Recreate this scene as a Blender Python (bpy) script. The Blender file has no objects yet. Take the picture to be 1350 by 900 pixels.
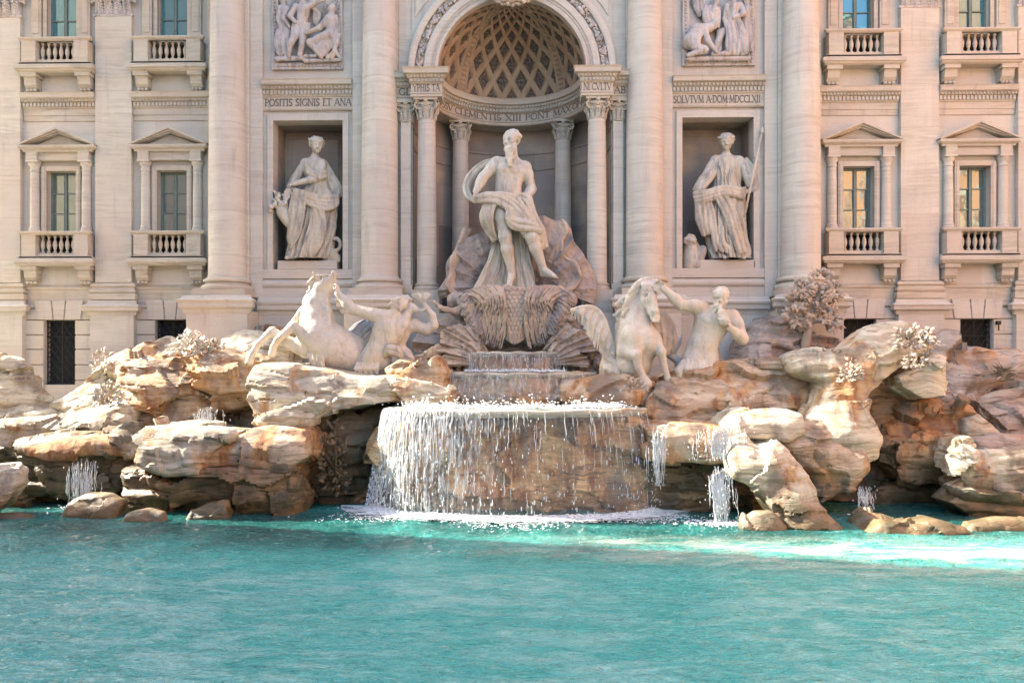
import bpy, math, random
import numpy as np
from mathutils import Vector, Matrix

rad = math.radians
random.seed(7)
SC = bpy.context.scene
COL = SC.collection

# ------------------------------------------------------------------ camera
F, CX, HY, S, CZ = 1020.0, 650.0, 475.0, 0.024, 5.0   # focal (px), principal x, horizon y, yaw slope, eye height
cam_d = bpy.data.cameras.new('camera')
cam = bpy.data.objects.new('camera', cam_d); COL.objects.link(cam)
cam.location = (0, 0, CZ)
cam.rotation_euler = (rad(90), 0, math.atan(S))
cam_d.sensor_width = 36.0
cam_d.lens = 36.0 * F / 1350.0
cam_d.shift_x = (675.0 - CX) / 1350.0
cam_d.shift_y = (HY - 450.0) / 1350.0
cam_d.clip_end = 3000
SC.camera = cam

# ------------------------------------------------------------------ light
SUN_EL, SUN_BEHIND = 38.0, 12.5       # degrees; the sun stands left and a little behind the palace
SKY, SUN, EXPO = 0.15, 4.0, 2.38
w = bpy.data.worlds.new('World'); SC.world = w
w.use_nodes = True
nt = w.node_tree
bg = nt.nodes['Background']
sky = nt.nodes.new('ShaderNodeTexSky')
sky.sky_type = 'NISHITA'
sky.sun_disc = False
sky.sun_elevation = rad(SUN_EL)
sky.sun_rotation = rad(270 + SUN_BEHIND)
sky.air_density = 1.0
sky.dust_density = 2.2
sky.ozone_density = 0.6
nt.links.new(sky.outputs[0], bg.inputs[0])
bg.inputs[1].default_value = SKY
sd = bpy.data.lights.new('sun', 'SUN')
sd.energy = SUN
sd.angle = rad(0.5)
sd.color = (1.0, 0.93, 0.82)
sun = bpy.data.objects.new('sun', sd); COL.objects.link(sun)
_a, _e = rad(SUN_BEHIND), rad(SUN_EL)
to_sun = Vector((-math.cos(_a) * math.cos(_e), math.sin(_a) * math.cos(_e), math.sin(_e)))
sun.rotation_euler = to_sun.to_track_quat('Z', 'Y').to_euler()
sun.location = (-30, 20, 40)
SC.view_settings.view_transform = 'Standard'
SC.view_settings.look = 'None'
SC.view_settings.gamma = 1.0
SC.view_settings.use_curve_mapping = False
SC.view_settings.exposure = EXPO
SC.cycles.max_bounces = 6
SC.cycles.diffuse_bounces = 2
SC.cycles.glossy_bounces = 3
SC.cycles.transparent_max_bounces = 12
SC.cycles.use_denoising = True
SC.cycles.sample_clamp_indirect = 4.0

# ------------------------------------------------------------------ helpers
def wx(px, Y):
    k = (px - CX) / F
    return Y * (k - S) / (1 + S * k)

def wz(py, Y, X=0.0):
    return CZ - (py - HY) * (Y - S * X) / F

def W(px, py, Y):
    X = wx(px, Y)
    return (X, Y, wz(py, Y, X))

def link(o, parent=None):
    COL.objects.link(o)
    if parent is not None:
        o.parent = parent
    return o

def set_smooth(me, on=True):
    me.polygons.foreach_set('use_smooth', np.full(len(me.polygons), on))

def raw_mesh(name, V, Q, smooth=True):
    """numpy quads (or tris) to a mesh"""
    V = np.asarray(V, dtype=np.float32); Q = np.asarray(Q, dtype=np.int32)
    me = bpy.data.meshes.new(name)
    me.vertices.add(len(V)); me.vertices.foreach_set('co', V.ravel())
    n, k = Q.shape
    me.loops.add(n * k); me.loops.foreach_set('vertex_index', Q.ravel())
    me.polygons.add(n)
    me.polygons.foreach_set('loop_start', np.arange(0, n * k, k, dtype=np.int32))
    me.update(calc_edges=True)
    me.validate()
    if smooth: set_smooth(me)
    return me

def np_obj(name, V, Q, mat, parent=None, smooth=True, origin=None):
    V = np.array(V, dtype=np.float64)
    o = bpy.data.objects.new(name, None)
    base = np.zeros(3) if origin is None else np.asarray(origin, float)
    if parent is not None:
        base = np.array(parent.matrix_world.translation if parent.parent is None and False else world_loc(parent))
    elif origin is None:
        base = np.array([V[:, 0].mean(), V[:, 1].mean(), V[:, 2].min()])
    me = raw_mesh(name, V - base, Q, smooth)
    o = bpy.data.objects.new(name, me)
    me.materials.append(mat)
    if parent is None: o.location = base
    link(o, parent)
    return o

def world_loc(o):
    v = Vector(o.location)
    while o.parent is not None:
        o = o.parent
        v = v + Vector(o.location)
    return v

def thing(name, label, cat, loc=(0, 0, 0), group=None):
    o = bpy.data.objects.new(name, None); COL.objects.link(o)
    o.empty_display_size = 0.3
    o.location = loc
    return tag(o, label, cat, group)

def tag(o, label, cat, group=None, kind=None):
    o['label'] = label; o['category'] = cat
    if group: o['group'] = group
    if kind: o['kind'] = kind
    return o

class MB:
    def __init__(s): s.v = []; s.f = []
    def add(s, vs, fs):
        b = len(s.v); s.v.extend(vs); s.f.extend([tuple(i + b for i in f) for f in fs])
    def box(s, x0, x1, y0, y1, z0, z1):
        s.add([(x0, y0, z0), (x1, y0, z0), (x1, y1, z0), (x0, y1, z0), (x0, y0, z1), (x1, y0, z1), (x1, y1, z1), (x0, y1, z1)],
              [(0, 3, 2, 1), (4, 5, 6, 7), (0, 1, 5, 4), (1, 2, 6, 5), (2, 3, 7, 6), (3, 0, 4, 7)])
    def prism(s, pts, y0, y1):
        """polygon in x,z extruded along y"""
        n = len(pts)
        s.add([(x, y0, z) for x, z in pts] + [(x, y1, z) for x, z in pts],
              [tuple(range(n)), tuple(range(2 * n - 1, n - 1, -1))] + [(i, i + n, (i + 1) % n + n, (i + 1) % n) for i in range(n)])
    def mould(s, x0, x1, yw, prof, ret=True):
        """profile [(projection, z)] bottom to top, swept along x in front of wall plane yw, mitred ends"""
        n = len(prof)
        vs = []
        for (p, z) in prof:
            e = p if ret else 0
            vs += [(x0 - e, yw - p, z), (x1 + e, yw - p, z), (x0 - e, yw + .02, z), (x1 + e, yw + .02, z)]
        fs = []
        for i in range(n - 1):
            a, b = 4 * i, 4 * i + 4
            fs += [(a, a + 1, b + 1, b), (a + 2, a, b, b + 2), (a + 1, a + 3, b + 3, b + 1), (a + 3, a + 2, b + 2, b + 3)]
        fs += [(0, 2, 3, 1), (4 * n - 4, 4 * n - 3, 4 * n - 1, 4 * n - 2)]
        s.add(vs, fs)
    def lathe(s, cx, cy, prof, seg=48, a0=0, a1=360, flute=None):
        """profile [(r,z)]"""
        full = abs(a1 - a0) >= 360
        m = seg if full else seg + 1
        vs = []
        for r, z in prof:
            for i in range(m):
                a = rad(a0 + (a1 - a0) * i / seg)
                vs.append((cx + r * math.cos(a), cy + r * math.sin(a), z))
        fs = []
        for j in range(len(prof) - 1):
            for i in range(seg):
                i2 = (i + 1) % m
                fs.append((j * m + i, j * m + i2, (j + 1) * m + i2, (j + 1) * m + i))
        if full:
            fs.append(tuple(range(m - 1, -1, -1)))
            fs.append(tuple((len(prof) - 1) * m + i for i in range(m)))
        s.add(vs, fs)
    def tube(s, pts, r, seg=8):
        pts = [Vector(p) for p in pts]
        rs = r if isinstance(r, (list, tuple)) else [r] * len(pts)
        vs = []
        up = Vector((0.13, 0.31, 0.94))
        for i, p in enumerate(pts):
            t = (pts[min(i + 1, len(pts) - 1)] - pts[max(i - 1, 0)]).normalized()
            a = t.cross(up)
            if a.length < .05: a = t.cross(Vector((1, 0, 0)))
            a.normalize(); b = t.cross(a)
            for k in range(seg):
                c = 2 * math.pi * k / seg
                vs.append(tuple(p + (a * math.cos(c) + b * math.sin(c)) * rs[i]))
        n = len(pts)
        fs = [(i * seg + k, i * seg + (k + 1) % seg, (i + 1) * seg + (k + 1) % seg, (i + 1) * seg + k) for i in range(n - 1) for k in range(seg)]
        fs += [tuple(range(seg - 1, -1, -1)), tuple((n - 1) * seg + k for k in range(seg))]
        s.add(vs, fs)
    def ball(s, c, r, seg=10, rings=7, sq=(1, 1, 1)):
        vs = [(c[0], c[1], c[2] - r * sq[2])]
        for j in range(1, rings):
            e = -math.pi / 2 + math.pi * j / rings
            for i in range(seg):
                a = 2 * math.pi * i / seg
                vs.append((c[0] + r * sq[0] * math.cos(e) * math.cos(a), c[1] + r * sq[1] * math.cos(e) * math.sin(a), c[2] + r * sq[2] * math.sin(e)))
        vs.append((c[0], c[1], c[2] + r * sq[2]))
        fs = [(0, 1 + (i + 1) % seg, 1 + i) for i in range(seg)]
        for j in range(rings - 2):
            for i in range(seg):
                a, b = 1 + j * seg, 1 + (j + 1) * seg
                fs.append((a + i, a + (i + 1) % seg, b + (i + 1) % seg, b + i))
        t = 1 + (rings - 1) * seg
        fs += [(1 + (rings - 2) * seg + i, 1 + (rings - 2) * seg + (i + 1) % seg, t) for i in range(seg)]
        s.add(vs, fs)
    def build(s, name, mat, parent=None, smooth=False, bevel=0.0, origin=None, angle=None):
        me = bpy.data.meshes.new(name)
        base = Vector((0, 0, 0))
        if parent is not None: base = world_loc(parent)
        elif origin is not None: base = Vector(origin)
        me.from_pydata([(x - base.x, y - base.y, z - base.z) for x, y, z in s.v], [], s.f)
        me.materials.append(mat)
        o = bpy.data.objects.new(name, me)
        if parent is None: o.location = base
        link(o, parent)
        if smooth:
            set_smooth(me)
            if angle: me.set_sharp_from_angle(angle=rad(angle))
        if bevel:
            m = o.modifiers.new('bevel', 'BEVEL'); m.width = bevel; m.segments = 2; m.limit_method = 'ANGLE'; m.angle_limit = rad(35)
        return o

def kids(o, table):
    return table.get(o, [])

def copy_tree(o, parent=None, off=(0, 0, 0)):
    """copy an object and all its descendants"""
    c = o.copy(); COL.objects.link(c)
    c.parent = parent
    c.location = Vector(o.location) + Vector(off)
    for ch in [x for x in list(COL.objects) if x.parent == o]:
        copy_tree(ch, c)
    return c

# ------------------------------------------------------------------ numpy noise
def _h(ix, iy, iz, seed):
    n = (ix * 374761393 + iy * 668265263 + iz * 2147483647 + seed * 1274126177) & 0xFFFFFFFF
    n = ((n ^ (n >> 13)) * 1274126177) & 0xFFFFFFFF
    n = ((n ^ (n >> 16)) * 2246822519) & 0xFFFFFFFF
    return ((n ^ (n >> 15)) & 0xFFFFFF) / float(0xFFFFFF)

def vnoise(P, seed=0):
    P = np.asarray(P, float)
    I = np.floor(P).astype(np.int64); f = P - I
    u = f * f * f * (f * (f * 6 - 15) + 10)
    out = 0
    for dx in (0, 1):
        wx_ = u[:, 0] if dx else 1 - u[:, 0]
        for dy in (0, 1):
            wy_ = u[:, 1] if dy else 1 - u[:, 1]
            for dz in (0, 1):
                wz_ = u[:, 2] if dz else 1 - u[:, 2]
                out = out + wx_ * wy_ * wz_ * _h(I[:, 0] + dx, I[:, 1] + dy, I[:, 2] + dz, seed)
    return out * 2 - 1

def fbm(P, octv=4, seed=0, gain=.5):
    a, s, t = 1.0, 0, 0
    P = np.asarray(P, float)
    for i in range(octv):
        s = s + a * vnoise(P * (2.03 ** i) + 13.7 * i, seed + i); t += a; a *= gain
    return s / t

def facets(P, seed=0):
    """chiselled planar facets: plane offset of the nearest random cell"""
    I = np.floor(P).astype(np.int64)
    best = np.full(len(P), 1e9); val = np.zeros(len(P))
    for dx in (-1, 0, 1):
        for dy in (-1, 0, 1):
            for dz in (-1, 0, 1):
                a, b, c = I[:, 0] + dx, I[:, 1] + dy, I[:, 2] + dz
                C = np.stack([a + _h(a, b, c, seed), b + _h(a, b, c, seed + 1), c + _h(a, b, c, seed + 2)], 1)
                D = P - C
                d = (D * D).sum(1)
                R = np.stack([_h(a, b, c, seed + 3), _h(a, b, c, seed + 4), _h(a, b, c, seed + 5)], 1) - .5
                v = (D * R).sum(1) * 1.6 + (_h(a, b, c, seed + 6) - .5) * .7
                m = d < best
                best = np.where(m, d, best); val = np.where(m, v, val)
    return val

def vnormals(V, Q):
    a, b, c, d = V[Q[:, 0]], V[Q[:, 1]], V[Q[:, 2]], V[Q[:, -1]]
    n = np.cross(c - a, d - b) if Q.shape[1] == 4 else np.cross(b - a, c - a)
    N = np.zeros_like(V)
    for k in range(Q.shape[1]):
        for ax in range(3):
            N[:, ax] += np.bincount(Q[:, k], weights=n[:, ax], minlength=len(V))
    return N / (np.linalg.norm(N, axis=1, keepdims=True) + 1e-9)

# ------------------------------------------------------------------ surface nets
def surface_nets(D, org, h):
    nx, ny, nz = D.shape
    inside = D < 0
    # vertex per cell
    cnt = np.zeros((nx - 1, ny - 1, nz - 1), np.float32)
    acc = [np.zeros_like(cnt) for _ in range(3)]
    corner = {}
    def cs(A, i, j, k): return A[i:nx - 1 + i, j:ny - 1 + j, k:nz - 1 + k]
    for axis in range(3):
        for u in (0, 1):
            for v in (0, 1):
                a = [0, 0, 0]; b = [0, 0, 0]
                o1, o2 = [x for x in range(3) if x != axis]
                a[o1] = b[o1] = u; a[o2] = b[o2] = v; b[axis] = 1
                d0, d1 = cs(D, *a), cs(D, *b)
                x = cs(inside, *a) != cs(inside, *b)
                den = np.where(x, d0 - d1, 1)
                t = np.where(x, d0 / den, 0)
                cnt += x
                acc[axis] += t
                acc[o1] += x * u
                acc[o2] += x * v
    act = cnt > 0
    idx = np.full(act.shape, -1, np.int64)
    idx[act] = np.arange(act.sum())
    I = np.argwhere(act).astype(float)
    c = cnt[act]
    V = np.stack([I[:, 0] + acc[0][act] / c, I[:, 1] + acc[1][act] / c, I[:, 2] + acc[2][act] / c], 1) * h + np.asarray(org)
    Q = []
    for axis in range(3):
        sl0 = [slice(None)] * 3; sl1 = [slice(None)] * 3
        sl0[axis] = slice(0, -1); sl1[axis] = slice(1, None)
        s0, s1 = inside[tuple(sl0)], inside[tuple(sl1)]
        E = np.argwhere(s0 != s1)
        o1, o2 = [x for x in range(3) if x != axis]
        ok = (E[:, o1] > 0) & (E[:, o2] > 0) & (E[:, o1] < D.shape[o1] - 1) & (E[:, o2] < D.shape[o2] - 1)
        E = E[ok]
        if not len(E): continue
        flip = s0[E[:, 0], E[:, 1], E[:, 2]]
        def cell(du, dv):
            X = E.copy(); X[:, o1] -= du; X[:, o2] -= dv
            return idx[X[:, 0], X[:, 1], X[:, 2]]
        q = np.stack([cell(1, 1), cell(0, 1), cell(0, 0), cell(1, 0)], 1)
        if axis == 1: flip = ~flip
        q[~flip] = q[~flip][:, ::-1]
        Q.append(q)
    Q = np.concatenate(Q)
    Q = Q[(Q >= 0).all(1)]
    return V, Q

class SDF:
    """union of soft primitives on a grid; coordinates are free, h is the voxel"""
    def __init__(s, k=2.0): s.p = []; s.k = k
    def cap(s, a, b, ra, rb=None, k=None, sub=False):
        rb = ra if rb is None else rb
        a, b = np.asarray(a, float), np.asarray(b, float)
        def f(X, Y, Z):
            ab = b - a; L = (ab * ab).sum() + 1e-9
            t = np.clip(((X - a[0]) * ab[0] + (Y - a[1]) * ab[1] + (Z - a[2]) * ab[2]) / L, 0, 1)
            return np.sqrt((X - a[0] - t * ab[0]) ** 2 + (Y - a[1] - t * ab[1]) ** 2 + (Z - a[2] - t * ab[2]) ** 2) - (ra + (rb - ra) * t)
        r = max(ra, rb)
        s.p.append((f, np.minimum(a, b) - r, np.maximum(a, b) + r, s.k if k is None else k, sub))
    def chain(s, pts, rs, k=None):
        for i in range(len(pts) - 1):
            s.cap(pts[i], pts[i + 1], rs[i], rs[i + 1], k)
    def limb(s, a, b, ra, rb, bulge=1.12, at=.33, k=None):
        a, b = np.asarray(a, float), np.asarray(b, float)
        m = a + (b - a) * at
        rm = (ra + (rb - ra) * at) * bulge
        s.chain([a, m, b], [ra, rm, rb], k)
    def ell(s, c, r, rot=None, k=None, sub=False):
        """rot: (axis angle degrees about depth axis, about z, about x) applied to the ellipsoid"""
        c, r = np.asarray(c, float), np.asarray(r, float)
        M = None
        if rot is not None:
            M = np.array((Matrix.Rotation(rad(rot[0]), 3, 'Y') @ Matrix.Rotation(rad(rot[1]), 3, 'Z') @ Matrix.Rotation(rad(rot[2]), 3, 'X')).transposed())
        def f(X, Y, Z):
            x, y, z = X - c[0], Y - c[1], Z - c[2]
            if M is not None:
                x, y, z = (M[0, 0] * x + M[0, 1] * y + M[0, 2] * z, M[1, 0] * x + M[1, 1] * y + M[1, 2] * z, M[2, 0] * x + M[2, 1] * y + M[2, 2] * z)
            k0 = np.sqrt((x / r[0]) ** 2 + (y / r[1]) ** 2 + (z / r[2]) ** 2)
            k1 = np.sqrt((x / r[0] ** 2) ** 2 + (y / r[1] ** 2) ** 2 + (z / r[2] ** 2) ** 2) + 1e-9
            return k0 * (k0 - 1) / k1
        R = r.max() if M is not None else r
        s.p.append((f, c - R, c + R, s.k if k is None else k, sub))
    def func(s, f, lo, hi, k=None, sub=False):
        s.p.append((f, np.asarray(lo, float), np.asarray(hi, float), s.k if k is None else k, sub))
    def mesh(s, h, lo=None, hi=None):
        los = np.array([p[1] for p in s.p if not p[4]]); his = np.array([p[2] for p in s.p if not p[4]])
        lo = los.min(0) - 3 * h if lo is None else np.asarray(lo, float)
        hi = his.max(0) + 3 * h if hi is None else np.asarray(hi, float)
        n = np.ceil((hi - lo) / h).astype(int) + 1
        D = np.full(n, 4 * h + 5 * s.k, np.float32)
        ax = [lo[i] + h * np.arange(n[i]) for i in range(3)]
        for f, a, b, k, sub in s.p:
            pad = k + 3 * h
            i0 = np.clip(np.floor((a - pad - lo) / h).astype(int), 0, n)
            i1 = np.clip(np.ceil((b + pad - lo) / h).astype(int) + 1, 0, n)
            if (i1 <= i0).any(): continue
            sl = tuple(slice(i0[j], i1[j]) for j in range(3))
            X = ax[0][sl[0]][:, None, None]; Y = ax[1][sl[1]][None, :, None]; Z = ax[2][sl[2]][None, None, :]
            d = f(X, Y, Z).astype(np.float32)
            c = D[sl]
            if sub:
                d = -d
                m = np.clip(k - np.abs(c - d), 0, None) / max(k, 1e-6)
                D[sl] = np.maximum(c, d) + m * m * k * .25
            else:
                m = np.clip(k - np.abs(c - d), 0, None) / max(k, 1e-6)
                D[sl] = np.minimum(c, d) - m * m * k * .25
        return surface_nets(D, lo, h)

# ------------------------------------------------------------------ materials
class NT:
    def __init__(s, name):
        s.m = bpy.data.materials.new(name); s.m.use_nodes = True
        s.t = s.m.node_tree; s.n = s.t.nodes
        s.b = s.n['Principled BSDF']; s.out = s.n['Material Output']
        g = s.n.new('ShaderNodeNewGeometry'); s.pos = g.outputs['Position']; s.nrm = g.outputs['Normal']
    def L(s, a, b):
        if hasattr(a, 'links'): s.t.links.new(a, b)
        else: b.default_value = a
    def scale(s, v, xyz):
        n = s.n.new('ShaderNodeVectorMath'); n.operation = 'MULTIPLY'; s.L(v, n.inputs[0]); n.inputs[1].default_value = xyz; return n.outputs[0]
    def add3(s, v, w):
        n = s.n.new('ShaderNodeVectorMath'); n.operation = 'ADD'; s.L(v, n.inputs[0]); s.L(w, n.inputs[1]); return n.outputs[0]
    def noise(s, sc=1.0, det=4, v=None, xyz=None, rough=.55, dist=0.0, color=False):
        n = s.n.new('ShaderNodeTexNoise'); n.inputs['Scale'].default_value = sc; n.inputs['Detail'].default_value = det
        n.inputs['Roughness'].default_value = rough; n.inputs['Distortion'].default_value = dist
        v = s.pos if v is None else v
        if xyz: v = s.scale(v, xyz)
        s.L(v, n.inputs['Vector']); return n.outputs['Color' if color else 'Fac']
    def voro(s, sc=1.0, v=None, xyz=None, feat='F1', out='Distance'):
        n = s.n.new('ShaderNodeTexVoronoi'); n.feature = feat; n.inputs['Scale'].default_value = sc
        v = s.pos if v is None else v
        if xyz: v = s.scale(v, xyz)
        s.L(v, n.inputs['Vector']); return n.outputs[out]
    def math(s, op, a, b=0.0, c=None, clamp=False):
        n = s.n.new('ShaderNodeMath'); n.operation = op; n.use_clamp = clamp
        s.L(a, n.inputs[0]); s.L(b, n.inputs[1])
        if c is not None: s.L(c, n.inputs[2])
        return n.outputs[0]
    def ramp(s, f, a, b, x=0.0, y=1.0):
        n = s.n.new('ShaderNodeMapRange'); n.interpolation_type = 'SMOOTHSTEP'
        s.L(f, n.inputs[0]); n.inputs[1].default_value = a; n.inputs[2].default_value = b; n.inputs[3].default_value = x; n.inputs[4].default_value = y
        return n.outputs[0]
    def mix(s, f, a, b, mode='MIX'):
        n = s.n.new('ShaderNodeMix'); n.data_type = 'RGBA'; n.blend_type = mode
        s.L(f, n.inputs[0])
        for v, i in ((a, 6), (b, 7)):
            if hasattr(v, 'links'): s.t.links.new(v, n.inputs[i])
            else: n.inputs[i].default_value = (*v, 1)
        return n.outputs[2]
    def bump(s, h, st=.3, dist=.02, nrm=None):
        n = s.n.new('ShaderNodeBump'); n.inputs['Strength'].default_value = st; n.inputs['Distance'].default_value = dist
        s.L(h, n.inputs['Height'])
        if nrm is not None: s.L(nrm, n.inputs['Normal'])
        return n.outputs[0]
    def sep(s, v=None):
        n = s.n.new('ShaderNodeSeparateXYZ'); s.L(s.pos if v is None else v, n.inputs[0]); return n.outputs
    def set(s, color=None, rough=None, normal=None, **kw):
        b = s.b
        if color is not None:
            if hasattr(color, 'links'): s.L(color, b.inputs['Base Color'])
            else: b.inputs['Base Color'].default_value = (*color, 1)
        if rough is not None: s.L(rough, b.inputs['Roughness'])
        if normal is not None: s.L(normal, b.inputs['Normal'])
        for k, v in kw.items(): s.L(v, b.inputs[k])
        return s.m

def travertine(name, a, b, warm=.35, joints=None, streak=1.0, block=1.9):
    t = NT(name)
    wob = t.add3(t.pos, t.scale(t.noise(.35, 2, color=True), (0, 0, .5)))
    lam = t.noise(1.0, 7, v=wob, xyz=(.5, .5, 7.0), rough=.68)                  # bedding lines in the stone
    lam2 = t.noise(1.0, 4, xyz=(.25, .25, 1.6))
    patch = t.noise(.55, 5)
    msk = t.ramp(t.noise(.9, 3), .35, .65, .25, 1)
    c = t.mix(t.math('MULTIPLY', t.ramp(lam, .64, .36), msk), a, b)
    c = t.mix(t.ramp(lam2, .35, .7, 0, .5), c, tuple(x * .88 for x in a))
    # each block or drum has its own tone
    s3 = t.sep()
    q = t.n.new('ShaderNodeCombineXYZ')
    row = t.math('FLOOR', t.math('DIVIDE', s3[2], block))
    t.L(row, q.inputs[2]); t.L(t.math('FLOOR', t.math('ADD', t.math('DIVIDE', s3[0], 2.3), t.math('MULTIPLY', row, .5))), q.inputs[0])
    wn = t.n.new('ShaderNodeTexWhiteNoise'); t.L(q.outputs[0], wn.inputs['Vector'])
    c = t.mix(t.math('MULTIPLY', wn.outputs['Value'], .55), c, (.50, .425, .36))
    wm = t.ramp(patch, .46, .75, 0, warm)
    c = t.mix(wm, c, (.58, .44, .27))
    gr = t.ramp(t.noise(1.0, 6, xyz=(2.6, 2.6, .35)), .55, .8, 0, .45 * streak)  # rain streaks
    c = t.mix(gr, c, (.26, .235, .22))
    pit = t.ramp(t.noise(1.0, 5, xyz=(3.2, 3.2, 22), rough=.72), .60, .74, 0, .55)
    c = t.mix(pit, c, (.27, .205, .155))
    sp = t.ramp(t.noise(22, 4), .58, .72, 0, .28)
    c = t.mix(sp, c, (.28, .24, .21))
    if joints:
        fr = t.math('FRACT', t.math('DIVIDE', s3[2], joints))
        j = t.math('LESS_THAN', fr, .014)
        c = t.mix(t.math('MULTIPLY', j, .32), c, (.25, .2, .16))
    h = t.math('ADD', t.math('MULTIPLY', lam, .6), t.math('MULTIPLY', t.noise(14, 5), .8))
    return t.set(c, .82, t.bump(h, .4, .03))

M = {}
M['wall'] = travertine('travertine_wall', (.60, .57, .475), (.46, .425, .355), .26)
M['plain'] = travertine('plaster_wall', (.615, .588, .495), (.55, .52, .43), .22, streak=.7)
M['column'] = travertine('travertine_column', (.625, .592, .49), (.43, .397, .32), .2, joints=1.9)
M['trim'] = travertine('travertine_trim', (.565, .525, .415), (.32, .285, .22), .42, streak=1.4)
M['niche'] = travertine('niche_shade_stone', (.20, .165, .135), (.14, .115, .10), .6)  # travertine darkened so the recess shade sits in its colour

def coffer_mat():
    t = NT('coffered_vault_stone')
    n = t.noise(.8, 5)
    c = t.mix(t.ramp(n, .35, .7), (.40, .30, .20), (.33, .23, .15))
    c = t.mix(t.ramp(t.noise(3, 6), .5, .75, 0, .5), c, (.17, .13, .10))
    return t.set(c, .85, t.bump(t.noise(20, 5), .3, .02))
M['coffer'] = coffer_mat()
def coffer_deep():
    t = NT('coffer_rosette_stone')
    c = t.mix(t.ramp(t.noise(9, 5), .4, .65), (.10, .085, .075), (.22, .17, .13))  # darker than the vault: grime plus painted recess shade
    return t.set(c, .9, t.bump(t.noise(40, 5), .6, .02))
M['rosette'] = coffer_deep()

def marble(name, a, b, dark=.25, green=0.0):
    t = NT(name)
    c = t.mix(t.ramp(t.noise(1.3, 6), .38, .66), a, b)
    d = t.ramp(t.noise(1.0, 6, xyz=(3.4, 3.4, .9), rough=.7), .47, .66, 0, min(1, dark * 1.5))
    c = t.mix(d, c, (.21, .20, .195))
    y = t.ramp(t.noise(1.1, 4), .50, .72, 0, .5)
    c = t.mix(y, c, (.50, .375, .215))
    f = t.ramp(t.noise(9, 6, rough=.7), .52, .70, 0, .4)
    c = t.mix(f, c, (.33, .29, .25))
    h = t.math('ADD', t.noise(7, 7, rough=.65), t.math('MULTIPLY', t.noise(45, 4), .35))
    return t.set(c, .62, t.bump(h, .55, .04))
M['marble'] = marble('weathered_marble', (.59, .55, .445), (.51, .47, .385), .35)
M['marble2'] = marble('grey_marble_cloth', (.55, .49, .38), (.45, .40, .31), .45)
M['horse'] = marble('cream_marble', (.64, .565, .44), (.56, .50, .41), .25)
M['fin'] = marble('blue_grey_marble', (.42, .44, .46), (.34, .35, .37), .5)
M['shell'] = marble('brown_shell_stone', (.52, .40, .29), (.38, .28, .20), .6)
M['shelldark'] = marble('dark_shell_stone', (.36, .295, .24), (.24, .20, .17), .5)
M['carved'] = marble('carved_plant_stone', (.47, .385, .29), (.36, .285, .21), .5)
M['relief'] = marble('relief_marble', (.55, .50, .45), (.44, .40, .37), .55)

def rock(name, pale, mid, iron=.4, ironz=(0, 6), wetz=1.2, algae=(.085, .072, .035), wet=.95):
    t = NT(name)
    z = t.sep()[2]
    warp = t.add3(t.pos, t.scale(t.noise(.7, 3, color=True), (1.2, 1.2, .8)))
    bed = t.noise(1.0, 7, v=warp, xyz=(.35, .35, 5.0), rough=.66)
    c = t.mix(t.ramp(bed, .38, .58), mid, pale)
    c = t.mix(t.ramp(t.noise(.5, 4), .42, .72, 0, .6), c, tuple(x * .78 for x in pale))
    # iron stains, running downwards
    i1 = t.noise(1.0, 6, xyz=(.9, .9, .42), rough=.6, dist=.5)
    im = t.ramp(i1, .59 - iron * .20, .76 - iron * .20, 0, .95)
    i2 = t.ramp(t.noise(1.0, 5, xyz=(3.5, 3.5, 1.1)), .35, .62)
    ic = t.mix(i2, (.23, .085, .025), (.50, .29, .125))
    c = t.mix(im, c, ic)
    gy = t.ramp(t.noise(1.0, 5, v=t.add3(t.pos, (7, 3, 9)), xyz=(1.1, 1.1, .5)), .50, .66, 0, .8)
    c = t.mix(gy, c, (.19, .155, .115))
    # pits and cracks
    pv = t.ramp(t.noise(1.0, 7, xyz=(2.2, 2.2, 11), rough=.74), .56, .68, 0, .7)
    c = t.mix(pv, c, (.15, .105, .07))
    ln = t.noise(1.0, 5, v=warp, xyz=(.5, .5, 13), rough=.6)
    c = t.mix(t.math('MULTIPLY', t.ramp(ln, .60, .68), t.ramp(t.noise(.8, 3), .4, .6, .1, .8)), c, (.14, .10, .07))
    # algae and wet band above the waterline
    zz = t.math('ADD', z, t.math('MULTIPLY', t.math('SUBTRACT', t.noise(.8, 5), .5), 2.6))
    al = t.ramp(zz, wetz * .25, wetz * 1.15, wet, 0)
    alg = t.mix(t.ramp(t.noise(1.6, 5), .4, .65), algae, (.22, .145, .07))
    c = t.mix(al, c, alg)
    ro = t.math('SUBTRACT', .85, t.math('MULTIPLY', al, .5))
    h = t.math('ADD', t.math('MULTIPLY', bed, 1.1), t.math('ADD', t.math('MULTIPLY', t.noise(5, 8, rough=.7), .8), t.math('MULTIPLY', t.ramp(ln, .68, .60), .35)))
    return t.set(c, ro, t.bump(h, .8, .07))
M['rock'] = rock('pale_rock', (.59, .535, .405), (.37, .31, .205), .42)
M['rock_iron'] = rock('iron_stained_rock', (.55, .44, .31), (.34, .245, .15), .95)
M['rock_low'] = rock('waterline_rock', (.28, .205, .12), (.15, .10, .055), .95, wetz=3.0, wet=.85, algae=(.05, .045, .02))
M['rock_core'] = rock('tan_wet_rock', (.72, .52, .27), (.50, .33, .15), .95, wetz=.6, wet=.4)
M['rock_dark'] = rock('shaded_wet_rock', (.15, .12, .08), (.09, .07, .045), .4, wetz=4.0)  # dark base tone carries cave shade as well as wet stone
M['rock_grey'] = rock('grey_purple_rock', (.42, .345, .285), (.29, .23, .19), .4)
M['rock_red'] = rock('red_brown_rock', (.40, .25, .14), (.27, .155, .085), .8, wetz=1.8)

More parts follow.
